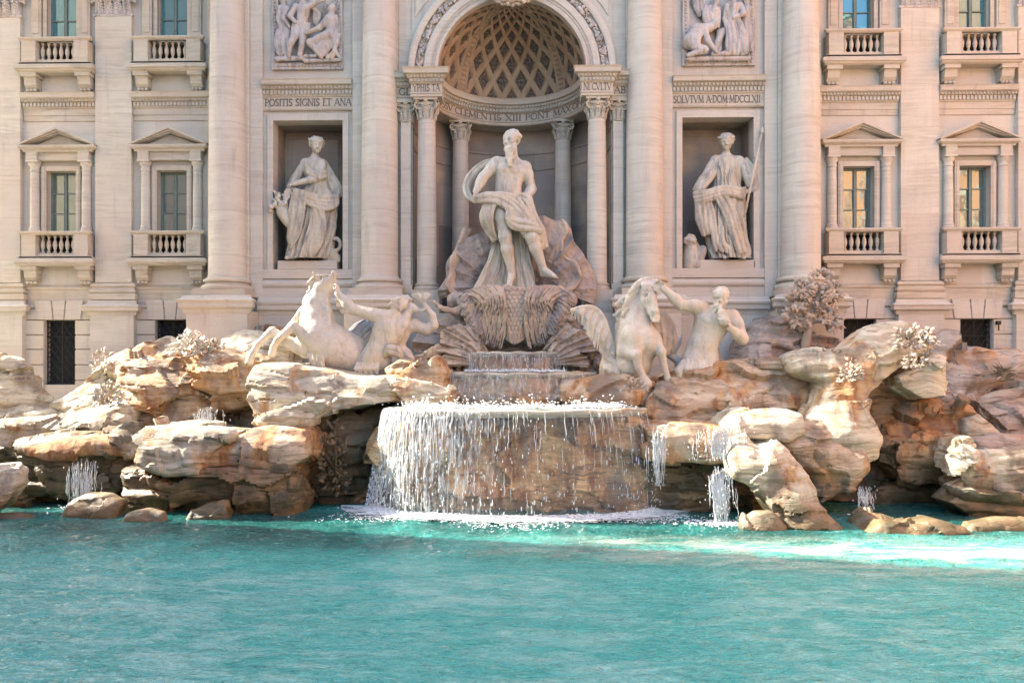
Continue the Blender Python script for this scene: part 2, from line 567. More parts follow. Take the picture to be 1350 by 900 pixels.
def simple(name, col, rough=.6, nz=0, **kw):
    t = NT(name)
    if nz:
        c = t.mix(t.ramp(t.noise(nz, 4), .35, .65), tuple(x * .8 for x in col), col)
        return t.set(c, rough, **kw)
    return t.set(col, rough, **kw)
M['frame'] = simple('green_grey_window_paint', (.16, .21, .18), .5, 6)
M['iron'] = simple('black_iron', (.03, .035, .035), .5, 8, Metallic=.6)
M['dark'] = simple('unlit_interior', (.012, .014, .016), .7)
M['letter'] = simple('carved_letter_paint', (.17, .14, .115), .8)
M['blind'] = simple('drawn_blind_cloth', (.10, .17, .20), .7, 3)
def glass(name, tint, met):
    t = NT(name)
    nb = t.bump(t.noise(1.1, 3), .22, .05)
    return t.set(tint, .03, nb, **{'Specular IOR Level': 1.0, 'Coat Weight': 1.0, 'Coat Roughness': .02, 'Metallic': met})
M['glass'] = glass('window_glass', (.20, .27, .25), .6)
M['glass_sky'] = glass('sky_tinted_glass', (.07, .25, .29), .3)  # teal tint paints the reflected sky into the panes
# ================================================================== PALACE
YW, YP, YC, YS = 34.6, 34.35, 33.95, 33.75     # wing wall, wing pilasters, centre wall, centre strips
pal = thing('palace_facade', 'pale travertine palace front with giant columns, statue niches and a coffered arch', 'palace', (0, YC, 0))

def wall_holes(mb, x0, x1, z0, z1, yf, yb, holes):
    zs = sorted({z0, z1, *[h[2] for h in holes], *[h[3] for h in holes]})
    for a, b in zip(zs, zs[1:]):
        cut = sorted([(h[0], h[1]) for h in holes if h[2] <= a + 1e-6 and h[3] >= b - 1e-6])
        x = x0
        for c0, c1 in cut:
            if c0 > x: mb.box(x, c0, yf, yb, a, b)
            x = c1
        if x < x1: mb.box(x, x1, yf, yb, a, b)

# ---- stroke lettering (roman capitals with thick and thin strokes)
def _arc(cx, cy, rx, ry, a0, a1, n=10):
    return [(cx + rx * math.cos(rad(a0 + (a1 - a0) * i / n)), cy + ry * math.sin(rad(a0 + (a1 - a0) * i / n))) for i in range(n + 1)]
TK, TN = .15, .07
GL = {
 'A': (.86, [([(.05, 0), (.43, 1)], TN), ([(.43, 1), (.82, 0)], TK), ([(.2, .36), (.66, .36)], TN)], [(.05, 0), (.82, 0)]),
 'B': (.68, [([(.16, 0), (.16, 1)], TK), ([(.16, .97)] + _arc(.34, .76, .22, .21, 90, -90) + [(.16, .54)], .1), ([(.16, .53)] + _arc(.36, .28, .25, .25, 90, -90) + [(.16, .03)], .12)], [(.1, 0), (.1, 1)]),
 'C': (.82, [(_arc(.46, .5, .38, .48, 50, 310, 18), .12)], [(.72, .86), (.72, .14)]),
 'D': (.82, [([(.15, 0), (.15, 1)], TK), ([(.15, .97)] + _arc(.32, .5, .42, .47, 90, -90, 14) + [(.15, .03)], .1)], [(.1, 0), (.1, 1)]),
 'E': (.62, [([(.15, 0), (.15, 1)], TK), ([(.15, .97), (.55, .97)], TN), ([(.15, .52), (.48, .52)], TN), ([(.15, .03), (.58, .03)], TN)], [(.1, 0), (.1, 1), (.55, .93), (.58, .08)]),
 'F': (.6, [([(.15, 0), (.15, 1)], TK), ([(.15, .97), (.55, .97)], TN), ([(.15, .52), (.48, .52)], TN)], [(.15, 0), (.1, 1), (.55, .93)]),
 'G': (.86, [(_arc(.46, .5, .38, .48, 50, 315, 18), .12), ([(.74, .1), (.74, .42)], TK)], [(.72, .86), (.74, .42)]),
 'H': (.86, [([(.15, 0), (.15, 1)], TK), ([(.7, 0), (.7, 1)], TK), ([(.15, .52), (.7, .52)], TN)], [(.15, 0), (.15, 1), (.7, 0), (.7, 1)]),
 'I': (.36, [([(.18, 0), (.18, 1)], TK)], [(.18, 0), (.18, 1)]),
 'L': (.62, [([(.15, 0), (.15, 1)], TK), ([(.15, .03), (.56, .03)], TN)], [(.12, 0), (.15, 1), (.56, .08)]),
 'M': (1.0, [([(.12, 0), (.18, 1)], TN), ([(.18, 1), (.5, .1)], TK), ([(.5, .1), (.82, 1)], TN), ([(.82, 1), (.88, 0)], TK)], [(.12, 0), (.88, 0)]),
 'N': (.86, [([(.13, 0), (.13, 1)], TN), ([(.13, 1), (.73, 0)], TK), ([(.73, 0), (.73, 1)], TN)], [(.13, 0), (.73, 1), (.1, 1)]),
 'O': (.9, [(_arc(.45, .5, .37, .48, 0, 360, 22), .12)], []),
 'P': (.64, [([(.16, 0), (.16, 1)], TK), ([(.16, .97)] + _arc(.34, .73, .24, .24, 90, -90) + [(.16, .48)], .1)], [(.16, 0), (.1, 1)]),
 'S': (.62, [(_arc(.31, .74, .2, .23, 40, 260, 10) + _arc(.31, .26, .22, .23, 80, -140, 10), .12)], [(.48, .88), (.1, .12)]),
 'T': (.7, [([(.35, 0), (.35, 1)], TK), ([(.04, .97), (.66, .97)], TN)], [(.35, 0), (.05, .92), (.65, .92)]),
 'U': (.8, [([(.14, 1), (.14, .3)] + _arc(.4, .3, .26, .28, 180, 360) + [(.66, 1)], .11)], []),
 'V': (.84, [([(.05, 1), (.42, 0)], TK), ([(.42, 0), (.79, 1)], TN)], [(.05, 1), (.79, 1)]),
 'X': (.84, [([(.08, 1), (.76, 0)], TK), ([(.08, 0), (.76, 1)], TN)], [(.08, 1), (.76, 0), (.08, 0), (.76, 1)]),
 'Y': (.8, [([(.05, 1), (.4, .48)], TK), ([(.4, .48), (.75, 1)], TN), ([(.4, .48), (.4, 0)], TK)], [(.05, 1), (.75, 1), (.4, 0)]),
 '.': (.3, [([(.15, .44), (.15, .56)], .12)], []),
 ' ': (.42, [], []),
}
def inscription(name, text, x0, x1, zb, h, mapper, parent):
    """lay the capitals between x0 and x1; mapper(x, z, out) -> point"""
    adv = [GL[c][0] for c in text]
    tot = sum(adv); k = (x1 - x0) / (tot * h)
    mb = MB(); x = x0
    for c, wv in zip(text, adv):
        segs = [(p, q, t) for pts, t in [(s[0], s[1]) for s in GL[c][1]] for p, q in zip(pts, pts[1:])]
        segs += [((a - .13, b), (a + .13, b), .05) for a, b in GL[c][2]]
        for p, q, t in segs:
            (ax, az), (bx, bz) = p, q
            dx, dz = bx - ax, bz - az; L = math.hypot(dx, dz) + 1e-9
            ex, ez = dx / L * .02, dz / L * .02
            nx, nz = -dz / L * t / 2, dx / L * t / 2
            quad = [(ax - ex + nx, az - ez + nz), (bx + ex + nx, bz + ez + nz), (bx + ex - nx, bz + ez - nz), (ax - ex - nx, az - ez - nz)]
            P = [(x + u * h * k, zb + v * h) for u, v in quad]
            vs = [mapper(u, v, .012) for u, v in P] + [mapper(u, v, -.02) for u, v in P]
            mb.add(vs, [(0, 1, 2, 3), (7, 6, 5, 4)] + [(i, i + 4, (i + 1) % 4 + 4, (i + 1) % 4) for i in range(4)])
        x += wv * h * k
    return mb.build(name, M['letter'], parent)

def dentils(mb, x0, x1, yw, z0, z1, pitch=.155, p=.13, wd=.62):
    n = int(round((x1 - x0) / pitch)); pt = (x1 - x0) / n
    for i in range(n):
        a = x0 + i * pt + pt * (1 - wd) / 2
        mb.box(a, a + pt * wd, yw - p, yw + .02, z0, z1)

def eggs(mb, x0, x1, y, z, pitch=.16, r=.06):
    n = int(round((x1 - x0) / pitch)); pt = (x1 - x0) / n
    for i in range(n):
        mb.ball((x0 + (i + .5) * pt, y, z), r, 6, 5, (1, .8, 1.25))

# ---- walls
wing_holes = []
for s in (-1, 1):
    for cx in (15.3, 20.36):
        wing_holes += [(s * cx - .68, s * cx + .68, 10.78, 13.55), (s * cx - .68, s * cx + .68, 19.42, 22.6), (s * cx - .8, s * cx + .8, 9.75, 10.62), (s * cx - .8, s * cx + .8, 18.4, 19.25)]
for s in (-1, 1):
    x0, x1 = sorted((s * 13.0, s * 27.0))
    hs = [h for h in wing_holes if x0 < h[0] < x1]
    mb = MB(); wall_holes(mb, x0, x1, 8.3, 27.0, YW, YW + .6, hs)
    mb.build('wing_wall', M['plain'], pal)
    for h in hs:
        if h[3] - h[2] < 1:
            mb = MB(); mb.box(h[0], h[1], YW + .5, YW + .55, h[2], h[3]); mb.build('balcony_shade_panel', M['dark'], pal)  # near-black panel paints the shade behind the balusters
# rusticated base of the wings with real joints
zc = [0, 1.2, 2.0, 2.7, 3.4, 4.1, 4.8, 5.5, 6.15, 6.83, 7.35]
bw = []
for s in (-1, 1):
    for cx in (15.35, 20.45):
        bw.append((s * cx - .72, s * cx + .72, 3.9, 6.83))
for s in (-1, 1):
    x0, x1 = sorted((s * 13.0, s * 27.0))
    hs = [h for h in bw if x0 < h[0] < x1]
    mb = MB(); wall_holes(mb, x0, x1, 0, 7.35, YW - .02, YW + .5, hs)
    for a, b in zip(zc, zc[1:]):
        segs = []; x = x0
        for h in sorted(hs):
            if h[2] < b - .01 and h[3] > a + .01:
                segs.append((x, h[0])); x = h[1]
        segs.append((x, x1))
        for p, q in segs:
            mb.box(p, q, YW - .10, YW - .02, a + .025, b - .025)
    for h in hs:                                  # flat arch over each basement opening
        c = (h[0] + h[1]) / 2
        for (a0, a1, b0, b1) in ((-1.0, -.27, -1.12, -.36), (-.22, .22, -.30, .30), (.27, 1.0, .36, 1.12)):
            z0 = 6.84
            mb.prism([(c + a0, z0), (c + a1, z0), (c + b1, 7.7), (c + b0, 7.7)], YW - .16, YW - .05)
    mb.build('rusticated_base', M['wall'], pal, bevel=.02)
for s in (-1, 1):                                  # band between base and wall
    x0, x1 = sorted((s * 13.0, s * 27.0))
    mb = MB(); mb.box(x0, x1, YW - .06, YW + .5, 7.35, 8.3)
    mb.mould(x0, x1, YW - .06, [(0, 7.36), (.06, 7.42), (.06, 7.5), (0, 7.52)], False)
    mb.mould(x0, x1, YW, [(.0, 8.18), (.10, 8.2), (.12, 8.3), (.05, 8.38), (0, 8.42)], False)
    mb.build('base_band', M['trim'], pal, bevel=.01)
    # string cornice of the wings
    for a, b in ((13.2, 17.05), (18.75, 22.1), (23.8, 27.0)):
        mb = MB(); a, b = sorted((s * a, s * b))
        mb.mould(a, b, YW, [(0, 15.8), (.05, 15.82), (.05, 16.05), (.08, 16.07), (.08, 16.35), (.12, 16.38), (.14, 16.42), (.14, 16.62), (.24, 16.66), (.24, 16.74), (.36, 16.80), (.38, 16.95), (.42, 17.02), (0, 17.1)], False)
        dentils(mb, a, b, YW - .13, 16.44, 16.61, .17, .07)
        eggs(mb, a, b, YW - .26, 16.70, .15, .045)
        mb.build('string_cornice', M['trim'], pal)

# ---- pilasters of the wings
def leaf_capital(mb, x0, x1, yf, z0, z1, rows=2, n=4, seed=0):
    r = random.Random(seed)
    mb.box(x0 + .05, x1 - .05, yf + .02, yf + .3, z0, z1)
    mb.mould(x0, x1, yf + .05, [(0, z0 - .12), (.07, z0 - .1), (.09, z0 - .04), (.07, z0), (0, z0 + .02)])
    H = (z1 - z0)
    for j in range(rows):
        for i in range(n + j % 2):
            cx = x0 + (x1 - x0) * (i + .5 - (j % 2) * .5) / n
            zb = z0 + H * j * .36
            wv = (x1 - x0) / n * .46
            for q in range(7):                      # serrated leaf curling outwards at the tip
                t = q / 6
                ww = wv * (1 - .35 * t)
                yy = yf - .03 - .16 * t ** 2.2
                zz = zb + H * .42 * t
                for sx in (-1, -.5, 0, .5, 1):
                    mb.ball((cx + sx * ww * .85, yy + .05 * abs(sx), zz - .05 * abs(sx)), .05 + .02 * r.random(), 5, 4, (1.0, .8, 1.3))
    for sx in (-1, 1):
        cx = (x0 + x1) / 2 + sx * (x1 - x0) * .46
        mb.lathe_y = None
        for q in range(14):
            a = q * .62; rr = .17 - .011 * q
            mb.ball((cx + sx * 0 + rr * math.cos(a), yf - .12, z1 - .2 + rr * math.sin(a)), .05, 5, 4)
        mb.ball(((x0 + x1) / 2 + sx * .12, yf - .1, z1 - .22), .09, 6, 5)
    mb.box(x0 - .1, x1 + .1, yf - .18, yf + .3, z1, z1 + .14)

def pilaster(cx, wd, yf, z0=8.5, z1=20.55):
    x0, x1 = cx - wd / 2, cx + wd / 2
    mb = MB(); mb.box(x0, x1, yf, YW + .1, z0, z1)
    o = mb.build('pilaster', M['column'], pal, bevel=.02)
    mb = MB()
    mb.mould(x0, x1, yf + .1, [(0, 7.7), (.24, 7.72), (.24, 7.98), (.16, 8.0), (.22, 8.08), (.22, 8.16), (.14, 8.22), (.12, 8.28), (.18, 8.33), (.16, 8.42), (.1, 8.48), (0, 8.5)])
    mb.build('base_moulding', M['trim'], o)
    mb = MB(); leaf_capital(mb, x0, x1, yf, z1, z1 + 1.7, seed=int(cx * 10))
    mb.build('capital', M['relief'], o, smooth=True, angle=50)
    mb = MB()
    mb.box(x0 - .16, x1 + .16, yf - .12, YW + .1, 0, 7.1)
    mb.mould(x0 - .16, x1 + .16, yf - .02, [(.1, 7.0), (.12, 7.08), (.15, 7.16), (.28, 7.22), (.30, 7.36), (.34, 7.42), (.2, 7.5), (.12, 7.55), (.1, 7.69), (0, 7.7)])
    for z in (2.7, 3.4, 4.1, 4.8, 5.5, 6.15, 6.83):
        pass
    mb.build('pedestal', M['wall'], o, bevel=.015)
for s in (-1, 1):
    pilaster(s * 17.9, 1.66, YP)
    pilaster(s * 22.97, 1.66, YP)

# ---- balconies and windows of the wings
BAL = [(.055, 0), (.085, .02), (.085, .07), (.05, .09), (.045, .13), (.085, .24), (.10, .33), (.085, .43), (.045, .53), (.038, .58), (.06, .61), (.075, .64), (.075, .70)]
bal_proto = None
def balcony(cx, zr, bottom_style):
    global bal_proto
    yf = YW - .62
    mb = MB()
    # pedestals, rail, slab
    for sx in (-1, 1):
        a, b = sorted((cx + sx * .86, cx + sx * 1.5)); mb.box(a, b, yf, YW, zr - 1.12, zr - .15)
    mb.box(cx - .88, cx + .88, yf + .12, YW - .25, zr - 1.12, zr - .97)
    mb.mould(cx - 1.5, cx + 1.5, yf + .1, [(.08, zr - .17), (.12, zr - .14), (.17, zr - .08), (.17, zr - .02), (.12, zr), (-.5, zr)])
    mb.mould(cx - 1.5, cx + 1.5, yf + .1, [(.1, zr - 1.24), (.12, zr - 1.2), (.12, zr - 1.13), (.08, zr - 1.11), (-.5, zr - 1.11)])
    mb.box(cx - 1.62, cx + 1.62, yf - .02, YW, zr - 1.25, zr - 1.12)
    mb.mould(cx - 1.62, cx + 1.62, yf + .05, [(.0, zr - 1.56), (.1, zr - 1.5), (.12, zr - 1.45), (.18, zr - 1.42), (.18, zr - 1.28), (.14, zr - 1.24), (-.6, zr - 1.22)])
    mb.box(cx - 1.62, cx + 1.62, yf + .05, YW, zr - 1.54, zr - 1.25)
    o = mb.build('balcony', M['trim'], pal, bevel=.012)
    for sx in (-1, 1):                               # consoles
        mb = MB(); c = cx + sx * 1.22
        P = [(YW, zr - 1.56), (yf + .08, zr - 1.56), (yf + .1, zr - 1.68), (yf + .16, zr - 1.8), (yf + .2, zr - 2.05), (yf + .34, zr - 2.2), (YW - .05, zr - 2.24)]
        if bottom_style: P += [(YW, zr - 2.3)]
        vs = [(c - .27, y, z) for y, z in P] + [(c + .27, y, z) for y, z in P]; n = len(P)
        mb.add(vs, [tuple(range(n - 1, -1, -1)), tuple(range(n, 2 * n))] + [(i, (i + 1) % n, (i + 1) % n + n, i + n) for i in range(n)])
        mb.box(c - .34, c + .34, yf + .03, YW, zr - 1.72, zr - 1.55)
        for q in (-.17, 0, .17): mb.ball((c + q, yf + .3, zr - 2.27), .085, 8, 6, (1, 1, .8))
        mb.build('console', M['trim'], o, bevel=.01)
    for i in range(6):
        mb = MB()
        if bal_proto is None:
            mb.lathe(0, 0, BAL, 12)
            me = bpy.data.meshes.new('baluster'); me.from_pydata(mb.v, [], mb.f); set_smooth(me); me.set_sharp_from_angle(angle=rad(40)); me.materials.append(M['trim'])
            bal_proto = me
        b = bpy.data.objects.new('baluster', bal_proto); link(b, o)
        b.location = Vector((cx - .70 + .28 * i, yf + .3, zr - .97 + .0)) - world_loc(o)
        b.scale = (.98, .98, 1.17)
    return o

def window(cx, z0, z1, hw, mat, rows, reveal=.32, parent=pal):
    y = YW + reveal
    mb = MB()
    fw = .075
    for a, b in ((cx - hw, cx - hw + fw), (cx + hw - fw, cx + hw), (cx - .05, cx + .05)):
        mb.box(a, b, y - .07, y + .02, z0, z1)
    zs = [z0 + (z1 - z0) * i / rows for i in range(rows + 1)]
    for z in zs:
        t = fw if z in (z0, z1) else .028
        for a, b in ((cx - hw + fw, cx - .05), (cx + .05, cx + hw - fw)):
            mb.box(a, b, y - .05, y + .015, max(z0, z - t / 1), min(z1, z + t / 1))
    for sx in (-1, 1):
        mb.box(cx + sx * .055 - .012, cx + sx * .055 + .012, y - .085, y, z0, z1)
    o = mb.build('window', M['frame'], parent, bevel=.008)
    mb = MB()
    for a, b in ((cx - hw + fw - .01, cx - .04), (cx + .04, cx + hw - fw + .01)):
        for c, d in zip(zs, zs[1:]):
            ty = random.uniform(-.012, .012); tx = random.uniform(-.012, .012)
            mb.add([(a, y + tx, c), (b, y - tx, c), (b, y - tx + ty, d), (a, y + tx + ty, d)], [(0, 1, 2, 3)])
    mb.build('pane', mat, o)
    mb = MB(); mb.box(cx - hw, cx + hw, y + .3, y + .34, z0, z1); mb.build('room_backing', M['dark'], o)
    return o

for s in (-1, 1):
    for cx0 in (20.36, 15.3):
        cx = s * cx0
        # ---------- lower window
        window(cx, 10.78, 13.52, .66, M['glass'], 3)
        balcony(cx, 10.76, False)
        mb = MB()
        zt = 13.55
        # architrave frame
        for sx in (-1, 1):
            a, b = sorted((cx + sx * .68, cx + sx * .90)); mb.box(a, b, YW - .14, YW + .05, 10.76, zt + .22)
            a, b = sorted((cx + sx * .74, cx + sx * .84)); mb.box(a, b, YW - .17, YW - .1, 10.76, zt + .16)
        mb.box(cx - .68, cx + .68, YW - .14, YW + .05, zt, zt + .22)
        mb.build('window_surround', M['trim'], pal, bevel=.01)
        for sx in (-1, 1):
            c = cx + sx * 1.18
            mb = MB(); mb.lathe(c, YW - .12, [(.27, 10.76), (.27, 10.86), (.23, 10.9), (.245, 10.96), (.21, 11.02), (.205, 11.1), (.205, 12.4), (.185, 13.5), (.215, 13.52), (.215, 13.56), (.19, 13.6), (.20, 13.72), (.26, 13.8), (.27, 13.9)], 20)
            mb.box(c - .27, c + .27, YW - .42, YW, 13.9, 13.98)
            mb.build('window_column', M['column'], pal, smooth=True, angle=40)
        mb = MB()
        mb.box(cx - 1.42, cx + 1.42, YW - .28, YW, 13.98, 14.42)
        for sx in (-1, 1):
            c = cx + sx * 1.18; mb.box(c - .25, c + .25, YW - .42, YW - .28, 13.98, 14.42)
        mb.mould(cx - 1.45, cx + 1.45, YW - .28, [(.12, 14.34), (.14, 14.42), (.22, 14.47), (.26, 14.50), (.28, 14.56), (.28, 14.62), (-.2, 14.64)])
        A, B = (cx - 1.76, 14.62), (cx, 15.42)
        for sx in (-1, 1):                            # raking cornices in three steps
            for off, th, pr in ((0, .10, .56), (.10, .08, .46), (.18, .07, .36)):
                e = cx + sx * (1.76 - off * .4)
                mb.prism([(cx, 15.42 - off), (cx, 15.42 - off - th), (e - sx * .1, 14.62 + .0), (e + sx * .02, 14.63 + (.0 if off else .02))][::sx * -1], YW - pr, YW)
        mb.prism([(cx - 1.35, 14.62), (cx + 1.35, 14.62), (cx, 15.2)], YW - .12, YW + .02)
        mb.build('pediment', M['trim'], pal, bevel=.01)
        # ---------- upper window
        window(cx, 19.42, 22.6, .68, M['glass_sky'], 3)
        balcony(cx, 19.40, True)
        mb = MB()
        for sx in (-1, 1):
            a, b = sorted((cx + sx * .68, cx + sx * .86)); mb.box(a, b, YW - .08, YW + .05, 19.4, 22.8)
            a, b = sorted((cx + sx * .90, cx + sx * 1.34)); mb.box(a, b, YW - .16, YW, 19.4, 22.8)
            a, b = sorted((cx + sx * .98, cx + sx * 1.26)); mb.box(a, b, YW - .19, YW, 19.75, 22.6)
            a, b = sorted((cx + sx * .86, cx + sx * 1.40)); mb.box(a, b, YW - .22, YW, 19.4, 19.62)
        mb.box(cx - 1.5, cx + 1.5, YW - .3, YW, 22.8, 23.2)
        mb.build('window_surround', M['trim'], pal, bevel=.012)

# ---- basement openings with iron grilles
for i, h in enumerate(bw):
    mb = MB(); cx = (h[0] + h[1]) / 2
    mb.box(h[0], h[1], YW + .42, YW + .46, h[2], h[3])
    o = mb.build('basement_opening', M['dark'], pal)
    mb = MB()
    n = 5; wd = h[1] - h[0]; st = wd / 4
    z = h[2]
    y = YW + .2
    k = 0
    while z < h[3] - .05:
        for j in range(4):
            a = h[0] + j * st; hh = st * 1.25
            z1 = min(z + hh, h[3])
            f = (z1 - z) / hh
            mb.tube([(a, y, z), (a + st * f, y, z1)], .022, 5)
            mb.tube([(a + st, y + .03, z), (a + st - st * f, y + .03, z1)], .022, 5)
        z += st * 1.25
    for x in (h[0] + .04, cx, h[1] - .04): mb.tube([(x, y - .03, h[2]), (x, y - .03, h[3])], .03, 6)
    for z in (h[3] - .04, h[3] - .75, h[2] + .05): mb.tube([(h[0], y - .03, z), (h[1], y - .03, z)], .03, 6)
    mb.build('grille', M['iron'], o)

# ---- centre block walls
NX, NW, NZ0, NZ1 = 8.97, 1.54, 9.02, 15.56
for s in (-1, 1):
    x0, x1 = sorted((s * 4.32, s * 13.2))
    mb = MB(); wall_holes(mb, x0, x1, 0, 27, YC, YC + .65, [(s * NX - NW, s * NX + NW, NZ0, NZ1)])
    mb.build('centre_wall', M['wall'], pal)
for s in (-1, 1):                                   # strips behind and beside the columns
    for a, b, y in ((10.95, 11.5, YS), (11.5, 13.25, YS - .12), (13.25, 13.6, YW - .3), (6.35, 6.98, YS), (4.95, 6.35, YS - .1), (4.32, 4.95, YS + .02)):
        a, b = sorted((s * a, s * b)); mb = MB(); mb.box(a, b, y, YC + .01 if y < YC else YW, 7.75, 27)
        mb.build('column_backing', M['column'], pal, bevel=.02)
for s in (-1, 1):
    mb = MB(); a, b = sorted((s * 6.98, s * 10.95))  # niche frame
    hx = s * NX
    fr = .26
    for p, q, c, d in ((hx - NW - fr, hx - NW, NZ0 - .02, NZ1 + .3), (hx + NW, hx + NW + fr, NZ0 - .02, NZ1 + .3), (hx - NW, hx + NW, NZ1, NZ1 + .3)):
        mb.box(p, q, YC - .1, YC + .02, c, d)
    mb.box(a, b, YC - .14, YC + .02, NZ0 - .42, NZ0 - .02)
    mb.mould(a, b, YC - .04, [(0, 8.2), (.1, 8.22), (.16, 8.32), (.16, 8.42), (.08, 8.5), (0, 8.6)], False)
    mb.build('niche_frame', M['wall'], pal, bevel=.012)
    mb = MB()                                       # the recess itself
    y0, y1 = YC + .64, YC + 1.75
    x0, x1 = hx - NW, hx + NW
    mb.box(x0 - .2, x0, y0, y1, NZ0 - .2, NZ1 + .2); mb.box(x1, x1 + .2, y0, y1, NZ0 - .2, NZ1 + .2)
    mb.box(x0 - .2, x1 + .2, y1, y1 + .2, NZ0 - .2, NZ1 + .2)
    mb.box(x0, x1, y0, y1, NZ1, NZ1 + .2); mb.box(x0, x1, y0, y1, NZ0 - .2, NZ0)
    mb.box(x0 + .35, x1 - .35, y1 - .06, y1, NZ0 + .3, NZ1 - .35)
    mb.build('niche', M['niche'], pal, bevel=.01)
    # entablature over the niche
    mb = MB()
    mb.mould(a, b, YC, [(.0, 15.98), (.10, 16.0), (.14, 16.06), (.14, 16.12), (.08, 16.14), (.08, 16.58), (.12, 16.6), (.14, 16.64), (.14, 16.86), (.22, 16.9), (.26, 17.02), (.40, 17.06), (.42, 17.22), (.46, 17.28), (0, 17.36)], False)
    dentils(mb, a, b, YC - .13, 16.68, 16.85, .165, .09)
    eggs(mb, a, b, YC - .27, 16.96, .165, .055)
    mb.build('niche_entablature', M['trim'], pal)
for s, txt in ((-1, 'POSITIS SIGNIS ET ANA'), (1, 'SOLVTVM A.DOM.MDCCLXII.')):
    a, b = sorted((s * 7.02, s * 10.9))
    inscription('inscription', txt, a + .02, b - .02, 16.2, .31, lambda u, v, o: (u, YC - .085 - o, v), pal)

# ---- giant columns
def giant(cx):
    yc = 33.45
    prof = [(.80, 8.62)] + [(.80 - .10 * t ** 1.8, 8.62 + 12.6 * t) for t in [i / 16 for i in range(1, 17)]]
    mb = MB(); mb.lathe(cx, yc, prof, 64)
    o = mb.build('giant_column', M['column'], pal, smooth=True, angle=40)
    mb = MB(); mb.lathe(cx, yc, [(.9, 8.0), (1.08, 8.03), (1.10, 8.14), (1.06, 8.22), (.94, 8.25), (.9, 8.32), (.94, 8.36), (1.0, 8.38), (1.0, 8.48), (.9, 8.53), (.86, 8.55), (.82, 8.63), (.6, 8.64)], 64)
    mb.box(cx - 1.12, cx + 1.12, yc - 1.12, YC, 7.76, 8.01)
    mb.build('column_base', M['trim'], o, smooth=True, angle=35)
    mb = MB(); mb.lathe(cx, yc, [(.72, 21.2), (.80, 21.25), (.8, 21.32), (.74, 21.36), (.78, 22.2), (1.05, 22.7)], 32)
    mb.box(cx - 1.1, cx + 1.1, yc - 1.1, YC, 22.7, 22.9)
    mb.build('capital', M['trim'], o)
    mb = MB()
    x0, x1 = cx - 1.3, cx + 1.3
    mb.box(x0, x1, yc - 1.25, YC, 0, 7.1)
    mb.mould(x0, x1, yc - 1.15, [(.1, 6.95), (.13, 7.02), (.16, 7.14), (.24, 7.2), (.28, 7.24), (.28, 7.4), (.33, 7.46), (.36, 7.54), (.2, 7.6), (.14, 7.74), (-1.0, 7.76)])
    mb.build('pedestal', M['wall'], o, bevel=.015)
for cx in (-12.38, -5.72, 5.72, 12.38): giant(cx)
for a, b in ((-11.1, -7.0), (7.0, 11.1), (-13.9, -13.65), (13.65, 13.9)):
    mb = MB(); mb.box(a, b, YC - .3, YC + .1, 0, 7.1)
    mb.mould(a, b, YC - .25, [(.05, 6.95), (.08, 7.02), (.11, 7.14), (.2, 7.2), (.22, 7.24), (.22, 7.4), (.28, 7.46), (.3, 7.54), (.14, 7.6), (.1, 7.74), (-.3, 7.76)], False)
    mb.box(a, b, YC - .12, YC + .1, 7.76, 8.2)
    mb.build('pedestal_course', M['wall'], pal, bevel=.015)
for a, b in ((-6.6, -4.32), (4.32, 6.6)):
    mb = MB(); mb.box(a, b, YC - .2, YC + .1, 0, 8.2); mb.build('pedestal_course', M['wall'], pal, bevel=.015)

# ---- exedra: cylinder wall, ring entablature, coffered half dome, archivolt
EY, EZ, ER = 33.8, 17.5, 3.25
mb = MB()
mb.lathe(0, EY + .1, [(4.42, 4.0), (4.42, 8.2), (4.36, 8.2), (4.36, 14.3), (4.31, 14.32), (4.31, 14.42), (4.36, 14.44), (4.36, 15.1), (4.31, 15.12), (4.31, 15.2), (4.36, 15.22), (4.36, 16.4)], 72, 0, 180)
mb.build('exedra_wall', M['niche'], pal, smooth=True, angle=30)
mb = MB()
mb.lathe(0, EY, [(4.5, 16.27), (3.42, 16.25), (3.37, 16.3), (3.37, 16.38), (3.33, 16.4), (3.33, 16.44), (3.37, 16.47), (3.37, 16.8), (3.33, 16.82), (3.29, 16.86), (3.29, 17.0), (3.22, 17.04), (3.17, 17.14), (3.06, 17.18), (3.05, 17.34), (3.0, 17.42), (3.24, 17.5)], 96, 0, 180)
n = 64
for i in range(n):
    a = math.pi * (i + .5) / n; ux, uy = math.cos(a), math.sin(a); tx, ty = -uy, ux
    for r0, r1, hw_, z0, z1 in ((3.2, 3.32, .05, 16.86, 17.0),):
        vs = [(r * ux + q * tx, EY + r * uy + q * ty, z) for z in (z0, z1) for r, q in ((r0, -hw_), (r0, hw_), (r1, hw_), (r1, -hw_))]
        mb.add(vs, [(0, 3, 2, 1), (4, 5, 6, 7), (0, 1, 5, 4), (1, 2, 6, 5), (2, 3, 7, 6), (3, 0, 4, 7)])
    mb.ball((3.19 * ux, EY + 3.19 * uy, 17.09), .055, 6, 5, (1, 1, 1.2))
mb.build('ring_entablature', M['trim'], pal, smooth=True, angle=35)
inscription('inscription', 'IVSSV CLEMENTIS XIII PONT MAX.OPVS', rad(180 - 12), rad(12), 16.49, .29,
            lambda u, v, o: ((3.37 - o) * math.cos(u), EY + (3.37 - o) * math.sin(u), v), pal) if False else None
def ring_text(text, a0, a1, zb, h):
    """letters on the inner face of the ring, reading left to right"""
    R = 3.365
    L = rad(a0 - a1) * R
    inscription('inscription', text, 0, L, zb, h,
                lambda u, v, o: ((R - o) * math.cos(rad(a0) - u / R), EY + (R - o) * math.sin(rad(a0) - u / R), v), pal)
ring_text('IVSSV CLEMENTIS XIII PONT MAX.OPVS', 167, 13, 16.49, .29)

